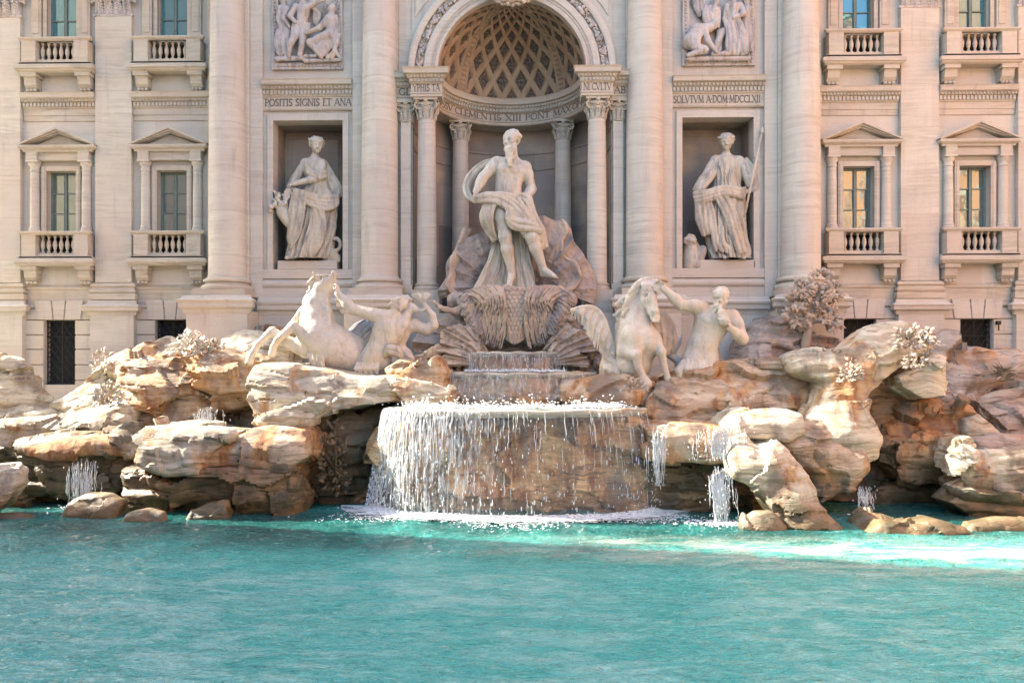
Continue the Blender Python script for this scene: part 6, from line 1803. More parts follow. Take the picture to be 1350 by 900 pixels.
s = SDF(1.1); rn = random.Random(19)
for i in range(60):
    t = rn.random(); x, y = 847 - 22 * t, 368 + 40 * t * t
    d = rn.uniform(-12, 2)
    s.chain([p3(x + 6, y, d), p3(x - 2, y + 3, d - 1), p3(x - 7, y + 10 + rn.uniform(-3, 3), d - 2), p3(x - 4 + rn.uniform(-7, 4), y + 17, d)], [2.8, 2.6, 2.1, .9], .9)
for i in range(18):
    x = 842 + rn.uniform(0, 22); s.chain([p3(x, 371, -10), p3(x + rn.uniform(-3, 3), 378, -18), p3(x + rn.uniform(-4, 4), 385, -20)], [2.2, 2.0, .8], .8)
for (x, y) in ((812, 402), (810, 416), (814, 422), (824, 408)):
    s.chain([p3(830, y - 14, -2), p3(820, y - 8, -4), p3(x, y, -4), p3(x + 5, y + 6, -4)], [2.5, 2.8, 2.6, .9], 1)
hg.sdf('mane', s, 1.0, M['horse'], st)
def feathers(A, B, n, r, seed, dd=1.0, mid=.0):
    s = SDF(.9); A = catmull(np.array([p3(*q) for q in A]), n); B = catmull(np.array([p3(*q) for q in B]), n); r_ = random.Random(seed)
    for i in range(n):
        a, b = A[i], B[i] + np.array([r_.uniform(-1, 1), 0, r_.uniform(-1, 1)])
        m = (a + b) / 2 + np.array([0, -4 + (i % 3) * dd, 0]) + (np.array([-1, 0, 1]) * mid)
        s.chain([a, m, b], [r * 1.05, r * 1.25, r * .45], .8)
    s.chain(list(A), [r * 1.4] * n, 2)
    return s
hg.sdf('wing', feathers([(812, 462, 0), (804, 444, -2), (797, 424, -4), (788, 410, -4), (776, 405, -4), (760, 407, -4)], [(808, 478, -4), (798, 474, -6), (788, 462, -8), (778, 448, -8), (770, 434, -8), (754, 418, -6)], 22, 2.0, 2, 2.2, 3), .95, M['horse'], st, .3, 3)
hg.sdf('wing', feathers([(860, 418, 2), (870, 412, 4), (880, 418, 4), (888, 430, 4)], [(866, 452, -2), (874, 462, -2), (882, 468, 0), (890, 462, 0)], 11, 2.3, 4, 1.2, -2), .95, M['shell'], st, .3, 4)
s = SDF(1.5)
for q in range(6): s.chain([p3(888 - q * 2, 468, 6), p3(896 - q * 3, 454 + q, 6), p3(900 - q * 5.5, 440 + q * 3.6, 4)], [3, 2.6, .8], 1)
s.chain([p3(886, 468, 6), p3(895, 476, 6), p3(896, 490, 6), p3(886, 502, 6)], [6, 5, 5, 6], 2)
hg.sdf('tail', s, 1.0, M['fin'], st)
hg.sdf('rump_fringe', feathers([(798, 470, 2), (804, 474, -2), (812, 480, -4)], [(799, 502, 4), (806, 504, 0), (814, 502, -2)], 7, 3.0, 5), 1.0, M['horse'], st, .8, 5)

tg = Fig(925, 500, 28.1)
st = thing('sea_man_statue', 'marble bearded sea man blowing a conch shell, arm stretched to the right horse', 'statue', tuple(tg.o))
s = SDF(3.5)
torso(s, p3(944, 408, 0), p3(925, 408, 0), p3(964, 417, 0), p3(914, 450, 0), p3(940, 454, 0), p3(911, 474, 0), p3(936, 474, 0), 14, front=(-.1, -1, 0))
s.chain([p3(914, 474, 0), p3(912, 490, -4), p3(916, 504, -4)], [13.5, 13, 12], 4); s.chain([p3(932, 474, 0), p3(930, 490, -2), p3(926, 504, 0)], [13, 13, 12], 4)
s.cap(p3(945, 408, 0), p3(948, 400, -2), 7, 7, 2)
head(s, p3(949, 392, -5), 10.2, (-.35, -.9, -.25), rnd=random.Random(41))
beard(s, p3(949, 392, -5), 10.2, (-.5, -.85, -.2), 1.5, 28, 5, (-.5, -.1, -1))
s.limb(p3(924, 405, -2), p3(896, 402, -8), 8.8, 6.8, 1.08); s.limb(p3(896, 402, -8), p3(873, 381, -12), 7.0, 4.4, 1.12)
hand(s, p3(872, 380, -12), (-.7, 0, .8), (-.3, -.8, -.6), 3.7, .5)
s.limb(p3(966, 418, 0), p3(976, 447, -8), 9.2, 7.2, 1.1); s.limb(p3(976, 447, -8), p3(956, 433, -22), 7.2, 4.6, 1.1)
hand(s, p3(956, 432, -22), (-.3, -.2, 1), (-1, .2, 0), 3.8, .7)
tg.sdf('body', s, .95, M['horse'], st, .25, 6)
s = SDF(1.0)
s.chain([p3(944, 406, -17), p3(945, 414, -21), p3(948, 424, -24)], [2.0, 4.6, 6.5], 1.0)
for i in range(14):
    a = i * .9; t = i / 14; s.cap(p3(944 + 4 * t + (2 + 5 * t) * math.cos(a), 408 + 18 * t, -18 - 6 * t + (2 + 5 * t) * math.sin(a)), p3(944 + 4 * t + (2 + 5 * t) * math.cos(a + .7), 409.5 + 18 * t, -18 - 6 * t + (2 + 5 * t) * math.sin(a + .7)), 1.3, 1.5, .6)
tg.sdf('conch', s, .8, M['marble'], st)
tg.mesh('hanging_cloth', cloth([[(938, 462, 2), (946, 460, 4), (950, 458, 6)], [(938, 476, 2), (948, 476, 4), (954, 474, 6)], [(938, 490, 0), (948, 490, 2), (958, 488, 4)]], 4, 1.6, 4, 40, 50, 61), M['marble2'], st)
s = SDF(1.6)
for q in range(7):
    s.chain([p3(904 + q * 5, 474 - (q % 2), -11), p3(901 + q * 5.4, 486, -16), p3(905 + q * 5, 502, -14)], [2.2, 3.4, 2.4], 1.4)
s.chain([p3(900, 478, -8), p3(893, 488, -12), p3(896, 500, -12), p3(906, 503, -14)], [5, 5.4, 5, 4], 2)
tg.sdf('scale_fringe', s, .9, M['horse'], st, .6, 3)

# ------------------------------------------------------------------ relief panels of the upper storey
def relief_panel(side, build_fn, label):
    f = Fig(675 + side * 265, 84, 33.85)
    x0, x1 = sorted((side * 7.42, side * 10.55)); z0, z1 = 17.78, 24.4
    mb = MB()
    mb.box(x0 - .02, x1 + .02, YC - .03, YC + .02, z0, z1)
    for a, b, c, d in ((x0, x0 + .3, z0, z1), (x1 - .3, x1, z0, z1), (x0 + .3, x1 - .3, z0, z0 + .3)):
        mb.box(a, b, YC - .17, YC, c, d)
    fr = mb.build('relief_frame', M['relief'], pal, bevel=.02)
    mb = MB()
    n = 40
    for i in range(n):
        z = z0 + .15 + (z1 - z0) * i / n
        for x in (x0 + .15, x1 - .15): mb.ball((x, YC - .18, z), .07, 6, 5, (.9, .7, .8 if i % 2 else 1.3))
    for i in range(17):
        mb.ball((x0 + .32 + (x1 - x0 - .64) * i / 16, YC - .18, z0 + .15), .07, 6, 5, (1.2, .7, .8))
    mb.build('relief_border', M['relief'], fr, smooth=True)
    for nm, sd_, h_ in build_fn():
        V, Q = sd_.mesh(h_)
        V = V + vnormals(V, Q) * (.35 * fbm(V / 4, 3, 3))[:, None]
        np_obj(nm, f.world(V), Q, M['relief'], fr)
    return fr
def small_fig(s, hd, ch, hip, r, face=(0, -1, 0), rnd=1):
    head(s, p3(*hd), r, face, rnd=random.Random(rnd))
    s.chain([p3(*ch), p3(*hip)], [r * 1.6, r * 1.35], 2); s.cap(p3(*hd), p3(*ch), r * .7, r * .9, 1.5)
def rel_left():
    out = []
    s = SDF(2.0); small_fig(s, (400, 0, -9), (402, 16, -6), (398, 38, -4), 5.2, (.5, -.8, 0), 1)
    s.chain([p3(392, 12, -8), p3(385, 26, -10), p3(392, 34, -12)], [4, 3.4, 2.4]); s.chain([p3(411, 12, -8), p3(420, 8, -10), p3(430, 5, -10)], [4, 3.2, 2.2])
    for i in range(9): s.cap(p3(389 + i * 2.6, 36, -9), p3(387 + i * 3, 50, -10), 1.9, 1.6, .8)
    s.chain([p3(392, 50, -8), p3(386, 63, -12), p3(383, 77, -8)], [5.5, 4, 3]); s.chain([p3(402, 50, -8), p3(401, 63, -10), p3(397, 77, -8)], [5.5, 4, 3])
    strands(s, [(404, 6, -4), (416, 14, -4), (414, 30, -2)], [(8, 6, 0), (6, 8, 0), (4, 6, 0)], 4, 2, 1, 1)
    out.append(('soldier_figure', s, .9))
    s = SDF(2.0); small_fig(s, (440, 17, -9), (438, 30, -7), (436, 48, -5), 5.0, (-.8, -.6, 0), 2)
    for q in (-1, 1): s.cap(p3(438 + q * 4, 10, -8), p3(438 + q * 6, 7, -8), 2, 1)
    s.chain([p3(436, 30, -12), p3(424, 44, -14), p3(408, 50, -14)], [4.4, 3.4, 2.4]); s.chain([p3(434, 52, -10), p3(412, 62, -13), p3(426, 79, -10)], [7, 4.6, 3])
    strands(s, [(446, 24, -6), (448, 45, -6), (438, 66, -8), (430, 76, -8)], [(-6, 4, -4), (-14, 6, -5), (-16, 0, -5), (-6, 0, -3)], 7, 2.2, 1, 3, .9)
    s.chain([p3(440, 80, -8), p3(446, 60, -8), p3(450, 50, -8)], [3, 3, 2]); s.chain([p3(434, 80, -8), p3(444, 72, -8), p3(452, 82, -8)], [3, 3, 2])
    out.append(('kneeling_figure', s, .9))
    s = SDF(2.0); small_fig(s, (374, 3, -4), (376, 16, -2), (378, 42, -1), 4.6, (.7, -.6, 0), 4)
    s.chain([p3(380, 14, -6), p3(376, 28, -9), p3(384, 40, -10)], [3.6, 3, 2]); s.chain([p3(370, 12, -4), p3(368, 28, -6), p3(373, 42, -8)], [3.4, 2.8, 2])
    s.ell(p3(371, 58, -7), (8, 3.4, 19)); s.chain([p3(381, 44, -4), p3(378, 76, -4)], [5, 3])
    s.cap(p3(366, 80, -5), p3(402, 79, -6), 3.2, 3.2, 1); s.cap(p3(404, 83, -6), p3(450, 82, -6), 2.6, 2.4, 1)
    for i in range(8): s.cap(p3(404 + i * 2, 78, -9), p3(406 + i * 2, 76 + (i % 3), -10), 1.8, 1, .6)
    out.append(('shield_bearer', s, .9))
    return out
def rel_right():
    out = []
    s = SDF(2.0); head(s, p3(940, 37, -10), 5, (.7, -.5, -.5), rnd=random.Random(5))
    s.chain([p3(934, 40, -8), p3(918, 44, -7), p3(907, 58, -6)], [6, 9, 9]); s.chain([p3(926, 46, -12), p3(930, 60, -14), p3(941, 74, -13)], [4.4, 3.6, 2.4]); s.chain([p3(907, 62, -8), p3(926, 71, -12), p3(905, 77, -10)], [7, 5, 3])
    strands(s, [(912, 44, -12), (906, 56, -13), (910, 68, -13)], [(14, 2, -2), (12, 4, -2), (10, 4, -2)], 5, 1.8, .9, 2)
    out.append(('kneeling_figure', s, .9))
    s = SDF(2.0); small_fig(s, (963, 1, -9), (964, 14, -7), (964, 32, -6), 5, (-.6, -.8, 0), 6)
    s.chain([p3(973, 11, -8), p3(977, 24, -12), p3(963, 30, -14)], [4, 3.4, 2.4]); s.chain([p3(956, 12, -8), p3(953, 30, -9), p3(955, 42, -10)], [3.6, 3, 2.2])
    strands(s, [(954, 34, -10), (956, 50, -11), (955, 66, -11), (956, 76, -9)], [(18, -4, 0), (22, 0, 0), (26, 4, 0), (24, 0, 0)], 10, 2.3, .9, 4, .8)
    out.append(('standing_woman', s, .9))
    s = SDF(2.0); small_fig(s, (943, 5, -6), (940, 18, -4), (938, 34, -2), 4.6, (.6, -.7, 0), 8)
    strands(s, [(930, 10, -6), (926, 24, -7), (930, 34, -6)], [(18, 4, 0), (20, 2, 0), (16, 4, 0)], 7, 2.2, .9, 6, .8)
    out.append(('bearded_figure', s, .9))
    s = SDF(2.0); small_fig(s, (982, 3, -4), (984, 16, -2), (982, 34, -1), 4.4, (-.8, -.6, 0), 10)
    strands(s, [(978, 16, -5), (978, 36, -5), (980, 54, -5), (982, 70, -4)], [(9, 0, 0)] * 4, 5, 2, .9, 8, .8)
    s.chain([p3(947, 44, -3), p3(948, 76, -4)], [4, 3]); s.cap(p3(906, 80, -6), p3(984, 80, -6), 3.6, 3.6, 1)
    for i in range(14): s.cap(p3(936 + i * 1.6, 76, -10), p3(937 + i * 1.6, 72 + (i * 7 % 5), -11), 1.8, 1.2, .6)
    strands(s, [(914, -4, -2), (916, 10, -3), (920, 22, -3)], [(10, 0, 0)] * 3, 5, 2.4, .9, 11, 1.2)
    s.chain([p3(952, 44, -4), p3(944, 60, -5), p3(940, 70, -5)], [5, 4, 3])
    out.append(('servant_figure', s, .9))
    return out
relief_panel(-1, rel_left, '')
relief_panel(1, rel_right, '')

# ------------------------------------------------------------------ carved stone plants
def leaf(mb, c, d, n, ln, wd, th=.25):
    c = Vector(c); d = Vector(d).normalized(); n = Vector(n); sdv = d.cross(n)
    if sdv.length < .05: sdv = d.cross(Vector((.3, .7, .2)))
    sdv.normalize(); n = sdv.cross(d).normalized()
    droop = n * (-.22 * ln)
    a = c; m = c + d * ln * .5 + n * ln * .1; t = c + d * ln + droop
    l = m + sdv * wd - n * wd * .25; r = m - sdv * wd - n * wd * .25
    b = m - n * wd * th * 2
    q = [tuple(v) for v in (a, l, t, r, m + n * wd * .1, b)]
    mb.add(q, [(0, 4, 1), (1, 4, 2), (2, 4, 3), (3, 4, 0), (1, 5, 0), (2, 5, 1), (3, 5, 2), (0, 5, 3)])
def tuft(name, label, px0, px1, py0, py1, Y, n, size, mat, seed, dep=.5, stem=None, cat='carved plant', spiky=False, radial=True):
    r = random.Random(seed)
    cx, cy = (px0 + px1) / 2, (py0 + py1) / 2
    base = W(cx, py1, Y)
    t = thing(name, label, cat, base, 'carved stone plants of the fountain')
    mb = MB(); cc = Vector(W(cx, py1 if radial else cy, Y))
    rx = (px1 - px0) / 2 * Y / F; rz = (py1 - py0) * Y / F
    for i in range(n):
        if spiky:
            a = r.uniform(-.15, math.pi + .15); e = r.uniform(-.2, 1)
            d = Vector((math.cos(a) * 1.1, -e, abs(math.sin(a)) + .15)).normalized()
            leaf(mb, cc + d * .05, d, (0, 0, 1), size * r.uniform(.8, 1.2), size * .09)
        else:
            while True:
                u, v, q = r.uniform(-1, 1), r.uniform(0, 1), r.uniform(-1, 1)
                if u * u + q * q + v * v < 1: break
            p = Vector((base[0] + u * rx, base[1] + q * dep, base[2] + v * rz))
            d = Vector((u + r.uniform(-.6, .6), q - .5 + r.uniform(-.5, .5), v + r.uniform(-.4, .6))).normalized()
            leaf(mb, p, d, (r.uniform(-1, 1), -1, r.uniform(0, 1)), size * r.uniform(.6, 1.2), size * r.uniform(.22, .4))
    mb.build('foliage', mat, t)
    if stem:
        mb = MB()
        for pts, ra, rb in stem:
            k = len(pts); mb.tube([W(x, y, Y + dd) for x, y, dd in pts], [ra + (rb - ra) * i / (k - 1) for i in range(k)], 8)
        mb.build('stem', mat, t, smooth=True)
    return t
TUFTS = [
 ('large pale curly stone leaf tuft on top of the upper left block', 224, 276, 438, 468, 28.9, 260, .26, 'horse', 1, .7, False),
 ('small pale stone coral tuft behind the large curly tuft', 270, 292, 446, 464, 29.2, 60, .24, 'carved', 2, .4, False),
 ('pale stone leaf tuft on the ledge left of the orange stained block', 128, 160, 504, 534, 27.2, 130, .26, 'marble2', 3, .4, False),
 ('thin dark twiggy stone bush on the slope beside the iron grille', 122, 150, 462, 486, 30.2, 45, .24, 'carved', 4, .4, False),
 ('spiky stone agave on the shoulder of the arching rock', 1072, 1108, 458, 482, 27.0, 60, .8, 'carved', 5, .4, True),
 ('brown stone leaves spread over the crown of the stone arch', 1176, 1236, 430, 456, 25.5, 150, .24, 'carved', 6, .25, False),
 ('hanging stone leaves below the crown of the arch', 1192, 1220, 458, 486, 25.3, 80, .22, 'carved', 7, .2, False),
 ('cluster of small stone leaves left of the arch crown', 1108, 1134, 474, 502, 25.6, 90, .20, 'carved', 8, .25, False),
 ('fan of stone palm leaves at the far right', 1304, 1340, 466, 500, 28.2, 60, .65, 'carved', 9, .5, True),
 ('curled stone leaves on the rock between the horse hooves and the slope', 822, 850, 500, 514, 27.0, 60, .2, 'carved', 10, .3, False)]
for lab, a_, b_, c_, d_, Y_, n_, sz_, mt_, sd_, dp_, sp_ in TUFTS:
    tuft('carved_plant', lab, a_, b_, c_, d_, Y_, n_, sz_, M[mt_], sd_, dp_, spiky=sp_)
tuft('carved_plant', 'dark carved stalk with leaves in the cave left of the cascade', 420, 462, 556, 648, 26.4, 90, .3, M['rock_dark'], 11, .15, stem=[([(440, 655, .1), (443, 610, 0), (441, 565, 0)], .06, .03), ([(441, 620, 0), (430, 600, 0), (424, 588, 0)], .04, .02), ([(442, 605, 0), (455, 590, 0), (458, 575, 0)], .04, .02)])
# the carved tree
t = tuft('carved_tree', 'carved stone tree with leafy crown growing beside the giant column on the right', 1040, 1108, 358, 436, 31.2, 10, .2, M['carved'], 12, .3, cat='carved tree',
     stem=[([(1062, 476, 0), (1062, 452, 0), (1067, 430, 0), (1070, 412, 0), (1077, 395, -.1), (1084, 374, -.1)], .22, .08),
           ([(1068, 420, 0), (1056, 408, -.2), (1048, 398, -.3)], .12, .05), ([(1071, 408, 0), (1088, 400, -.2), (1100, 388, -.3)], .12, .05),
           ([(1068, 425, 0), (1084, 422, -.3), (1096, 424, -.4)], .10, .04), ([(1066, 432, 0), (1052, 428, -.3), (1042, 424, -.4)], .10, .04), ([(1077, 394, 0), (1066, 382, -.2), (1062, 374, -.2)], .09, .04)])
mb = MB(); r = random.Random(77)
for (x, y, q, n) in ((1084, 370, 15, 60), (1060, 380, 12, 70), (1050, 396, 12, 46), (1098, 386, 11, 60), (1078, 390, 14, 70), (1046, 416, 11, 60), (1095, 418, 12, 70), (1072, 404, 12, 50), (1100, 428, 8, 30), (1056, 426, 8, 30)):
    for i in range(n):
        a = r.uniform(0, 6.283); R = q * math.sqrt(r.random())
        p = W(x + R * math.cos(a), y + R * .8 * math.sin(a), 31.2 + r.uniform(-.5, .3))
        leaf(mb, p, (math.cos(a) + r.uniform(-.4, .4), r.uniform(-1, .2), -math.sin(a) + r.uniform(-.3, .6)), (r.uniform(-1, 1), -1, r.uniform(0, 1)), .26 * r.uniform(.7, 1.3), .085)
crown = mb.build('crown', M['carved'], t)
# ================================================================== WATER
def water_mat():
    t = NT('turquoise_pool_water')
    n1 = t.noise(.22, 4); n2 = t.noise(1.0, 5, xyz=(.5, 1.3, 1), dist=1.2)
    shade_teal, mid, pale = (.010, .10, .088), (.07, .44, .375), (.36, .66, .57)  # darkest teal paints the shade and dark reflection beside the rocks
    y = t.sep()[1]
    near = t.ramp(y, 23.5, 17.0)
    f = t.math('ADD', t.math('MULTIPLY', near, .62), t.math('MULTIPLY', t.ramp(n1, .3, .7), .38))
    c = t.mix(t.ramp(f, .1, .62), shade_teal, mid)
    c = t.mix(t.math('MULTIPLY', t.ramp(f, .5, 1.0), t.ramp(n2, .35, .75)), c, pale)
    rp = t.noise(1.0, 5, xyz=(2.6, 8.5, 1), rough=.66, dist=.9)
    c = t.mix(t.ramp(rp, .57, .70, 0, .5), c, (.45, .68, .60))  # ripple glints and dark troughs painted into the water colour
    c = t.mix(t.ramp(rp, .42, .32, 0, .5), c, (.012, .15, .135))
    sp = t.ramp(t.noise(1.0, 4, xyz=(15, 34, 1), rough=.7), .62, .70, 0, .5)
    c = t.mix(sp, c, (.03, .13, .11))
    h = t.math('ADD', t.noise(1.0, 3, xyz=(1.3, 2.8, 1), dist=.6), t.math('MULTIPLY', t.noise(1.0, 4, xyz=(5, 9.5, 1), dist=.5), .36))
    rg = t.math('ABSOLUTE', t.math('SUBTRACT', t.noise(1.0, 3, xyz=(2.4, 6.2, 1), rough=.5, dist=.8), .5))
    rg2 = t.math('ABSOLUTE', t.math('SUBTRACT', t.noise(1.0, 3, xyz=(6.5, 13, 1), rough=.5, dist=.6), .5))
    h = t.math('SUBTRACT', h, t.math('ADD', t.math('MULTIPLY', rg, 1.3), t.math('MULTIPLY', rg2, .7)))
    return t.set(c, .04, t.bump(h, 1.0, .24), IOR=1.40)
M['water'] = water_mat()
def white_water(name, alpha=1.0, col=(.82, .88, .88)):
    t = NT(name)
    t.set(col, .22, None, **{'Specular IOR Level': .8})
    if alpha < 1: t.b.inputs['Alpha'].default_value = alpha
    return t.m
M['drops'] = white_water('bright_water_drops', .85)
M['foam'] = white_water('white_foam', 1.0, (.86, .90, .90))
def sheet_mat(name, dens=.4, sx=9, left=False):
    t = NT(name)
    st_ = t.noise(1.0, 5, xyz=(sx, sx, .35), rough=.72)
    br = t.noise(1.0, 4, xyz=(3, 3, 2.2))
    a = t.math('MULTIPLY', t.ramp(st_, .42, .68), t.ramp(br, .30, .62, .35, 1.0))
    if left:
        s3 = t.sep()
        hx = t.ramp(s3[0], .3, -4.2, .28, 4.6); hz = t.ramp(s3[2], .3, 2.6, .35, 1.0)
        a = t.math('MULTIPLY', a, t.math('MULTIPLY', hx, hz), clamp=True)
    a = t.math('ADD', t.math('MULTIPLY', a, dens), .06, clamp=True)
    t.set((.80, .84, .82), .15, t.bump(st_, .5, .04))
    t.L(a, t.b.inputs['Alpha'])
    return t.m
M['sheet'] = sheet_mat('falling_water_sheet', .62, 15, True)
M['sheet_thin'] = sheet_mat('thin_water_film', .4, 12)

# pool surface: denser towards the camera, real waves
ny, nx = 420, 560
Yr = 1.0 / np.linspace(1 / 6.0, 1 / 32.0, ny)
Xr = np.linspace(-1, 1, nx)
Yg, Xg = np.meshgrid(Yr, Xr, indexing='ij'); Xg = Xg * (Yg * .74 + 3)
P = np.stack([Xg * .55, Yg * 1.1, 0 * Xg], -1).reshape(-1, 3)
z = .06 * fbm(P, 5, 3, .6) + .035 * fbm(P * 4.3, 4, 9, .6)
r_ = np.hypot(Xg / 1.9, Yg - 25.5).ravel()
z = z + .05 * np.exp(-((r_ - 2.6) / 1.6) ** 2) * fbm(P * 3, 2, 5)
V = np.stack([Xg.ravel(), Yg.ravel(), z], 1)
I = (np.arange(ny - 1)[:, None] * nx + np.arange(nx - 1)[None, :]).ravel()
o = np_obj('pool_water', V, np.stack([I, I + 1, I + nx + 1, I + nx], 1), M['water'], origin=(0, 20, 0)); o['kind'] = 'structure'

# basins: curved drums with a lip, a water top, and the water falling over them
def basin(label, cx_px, hw_px, y_lip, Y, ry, z_bot, mat, seed, n_str, film, left_bias=0.0, name='basin', core=True, lipT=.16):
    xc = wx(cx_px, Y); z = wz(y_lip, Y, xc); rx = hw_px * Y / F
    t = thing(name, label, 'basin', (xc, Y, z))
    yc = Y + ry
    mb = MB(); n = 72; prof = [(-.28, -lipT - .12), (-.12, -lipT - .05), (-.02, -lipT), (.03, -lipT * .5), (.0, 0), (-.1, .02)]
    rn = random.Random(seed)
    wob = [1 + .02 * math.sin(i * .35 + seed) + .012 * math.sin(i * 1.1) for i in range(n + 1)]
    vs = []
    for off, dz in prof:
        for i in range(n + 1):
            a = math.pi + math.pi * i / n
            vs.append((xc + (rx + off) * wob[i] * math.cos(a), yc + (ry + off) * wob[i] * math.sin(a), z + dz + .02 * math.sin(i * .5 + seed)))
    m = n + 1
    fs = [(j * m + i, j * m + i + 1, (j + 1) * m + i + 1, (j + 1) * m + i) for j in range(len(prof) - 1) for i in range(n)]
    mb.add(vs, fs); mb.build('lip', mat, t, smooth=True)
    mb = MB(); mb.add([(xc + (rx - .1) * wob[i] * math.cos(math.pi + math.pi * i / n), yc + (ry - .1) * wob[i] * math.sin(math.pi + math.pi * i / n), z + .02) for i in range(n + 1)] + [(xc + rx, yc + 2.5, z + .02), (xc - rx, yc + 2.5, z + .02)], [tuple(range(n + 3))])
    mb.build('basin_water', M['sheet_pool'], t)
    if core:
        mb = MB(); vs = []; K = 10
        for j in range(K + 1):
            zz = z - lipT - .1 + (z_bot - z + lipT) * j / K
            for i in range(n + 1):
                a = math.pi + math.pi * i / n; q = 1 + .05 * math.sin(i * .9 + j * .8 + seed) + .03 * rn.uniform(-1, 1)
                vs.append((xc + (rx - .22) * q * math.cos(a), yc + (ry - .22) * q * math.sin(a), zz))
        mb.add(vs, [((j + 1) * m + i, (j + 1) * m + i + 1, j * m + i + 1, j * m + i) for j in range(K) for i in range(n)])
        mb.build('drum', M['rock_iron'], t, smooth=True)
    return t, xc, yc, z, rx, ry

tw = NT('shallow_basin_water'); tw.set((.42, .47, .40), .07, tw.bump(tw.noise(7, 4), .5, .04), IOR=1.33); M['sheet_pool'] = tw.m

def fall(name, label, xc, yc, z0, z1, rx, ry, a0, a1, throw, dens, seed, strands_n, drops_n, film='sheet', left=0.0, droplen=.16, w=.013):
    """falling water: thin film, long strands and broken drops on a parabolic curve"""
    t = thing(name, label, 'waterfall', (xc, yc - ry, z1)); t['kind'] = 'stuff'
    H = z0 - z1
    def at(a, h, jit=0.0):
        tr = throw * math.sqrt(max(0, h / H)) + jit
        return (xc + (rx + tr) * math.cos(a), yc + (ry + tr) * math.sin(a), z0 - h)
    n, k = 160, 40
    vs = []
    for j in range(k + 1):
        for i in range(n + 1):
            a = rad(a0 + (a1 - a0) * i / n); h = H * j / k
            vs.append(at(a, h, .03 * math.sin(i * 1.7 + 2 * math.sin(j * .3)) * j / k))
    m = n + 1
    mb = MB(); mb.add(vs, [((j + 1) * m + i, (j + 1) * m + i + 1, j * m + i + 1, j * m + i) for j in range(k) for i in range(n)])
    f = mb.build('water_film', M[film], t, smooth=True); f['kind'] = 'stuff'
    r = random.Random(seed)
    mb = MB()
    def ang():
        u = r.random()
        if left: u = u ** (1 + left)
        return rad(a0 + (a1 - a0) * u)
    for i in range(strands_n):
        a = ang(); h0 = r.random() ** 2 * H * .8; ln = r.uniform(.12, .5) * H * .6
        da = r.uniform(-.0015, .0015); pts = []; rs = []
        jt = r.uniform(-.03, .10)
        for q in range(7):
            h = min(H, h0 + ln * q / 6)
            pts.append(at(a + da * q + .003 * math.sin(q * 2 + i), h, jt)); rs.append(w * r.uniform(.35, 1.25) * (math.sin(math.pi * (q + .4) / 6.8)))
        mb.tube(pts, rs, 5)
    if strands_n: o = mb.build('water_strands', M['drops'], t, smooth=True); o['kind'] = 'stuff'
    mb = MB()
    for i in range(drops_n):
        a = ang(); h = H * (1 - r.random() ** 1.35 * .95)
        s_ = r.uniform(.2, 1.0) ** 2.2
        p = at(a, h, r.uniform(-.08, .34) * (h / H))
        if h < .35 * H and r.random() < .7: continue
        mb.ball(p, .017 * s_ + .004, 5, 4, (1, 1, r.uniform(1.3, 2 + droplen * 30 * s_)))
    if drops_n: o = mb.build('water_drops', M['drops'], t, smooth=True); o['kind'] = 'stuff'
    return t

t1, xc, yc, z, rx, ry = basin('smallest top basin of the cascade, right under the shell chariot', 678, 60, 464, 29.4, 1.1, 4.4, M['rock'], 1, 0, 'sheet', core=True, lipT=.1)
fall('waterfall', 'short veil of water falling from the small top basin', xc, yc, z + .01, 4.5, rx + .03, ry + .03, 185, 355, .10, .5, 3, 150, 60, 'sheet_thin', 0, .1, .007)
t2, xc, yc, z, rx, ry = basin('middle basin of the cascade with an orange stained drum', 686, 102, 492, 27.6, 1.2, 3.4, M['rock'], 2, 0, 'sheet', lipT=.1)
fall('waterfall', 'streaky water falling from the middle basin', xc, yc, z + .01, 3.62, rx + .03, ry + .03, 182, 358, .14, .5, 4, 170, 80, 'sheet_thin', .8, .1, .008)
t3, xc, yc, z, rx, ry = basin('widest lowest basin with a pale lip across the centre of the fountain', 680, 178, 541, 24.75, 1.5, 1.0, M['rock'], 3, 0, 'sheet', core=False, lipT=.14)
fall('waterfall', 'wide curtain of white water breaking into drops over the lowest basin', xc, yc, z + .01, .03, rx + .04, ry + .04, 184, 356, .42, .6, 5, 430, 3200, 'sheet', 2.3, .12, .009)
# side falls
def stream(name, label, px, w_px, y0, y1, Y, n, seed, throw=.3):
    x0, x1 = wx(px - w_px / 2, Y), wx(px + w_px / 2, Y); z0, z1 = wz(y0, Y, x0), max(.02, wz(y1, Y, x0))
    t = thing(name, label, 'waterfall', ((x0 + x1) / 2, Y, z1)); t['kind'] = 'stuff'
    r = random.Random(seed); mb = MB()
    for i in range(n):
        x = (x0 + x1) / 2 + r.gauss(0, .28) * (x1 - x0); h0 = r.random() * .5; ln = r.uniform(.25, .8)
        pts = []; rs = []; dx = r.gauss(0, .05)
        for q in range(8):
            h = min(1, h0 + ln * q / 7)
            pts.append((x + dx * h + .015 * math.sin(q * 1.9 + i), Y - throw * math.sqrt(h) + r.uniform(-.02, .02), z0 - (z0 - z1) * h)); rs.append(r.uniform(.005, .015) * math.sin(math.pi * (q + .5) / 8))
        mb.tube(pts, rs, 5)
    for i in range(n):
        x = (x0 + x1) / 2 + r.gauss(0, .4) * (x1 - x0); h = r.random() ** .7
        mb.ball((x, Y - throw * math.sqrt(h) + r.uniform(-.1, .1), z0 - (z0 - z1) * h), r.uniform(.006, .014), 5, 4, (1, 1, 3.0))
    o = mb.build('water_strands', M['drops'], t, smooth=True); o['kind'] = 'stuff'
    return t
stream('waterfall', 'narrow bright stream falling from the flat white slab at the right', 948, 22, 612, 684, 24.0, 130, 11)
stream('waterfall', 'sunlit splash of water running down over the orange shoulder', 952, 50, 560, 606, 24.35, 150, 12, .15)
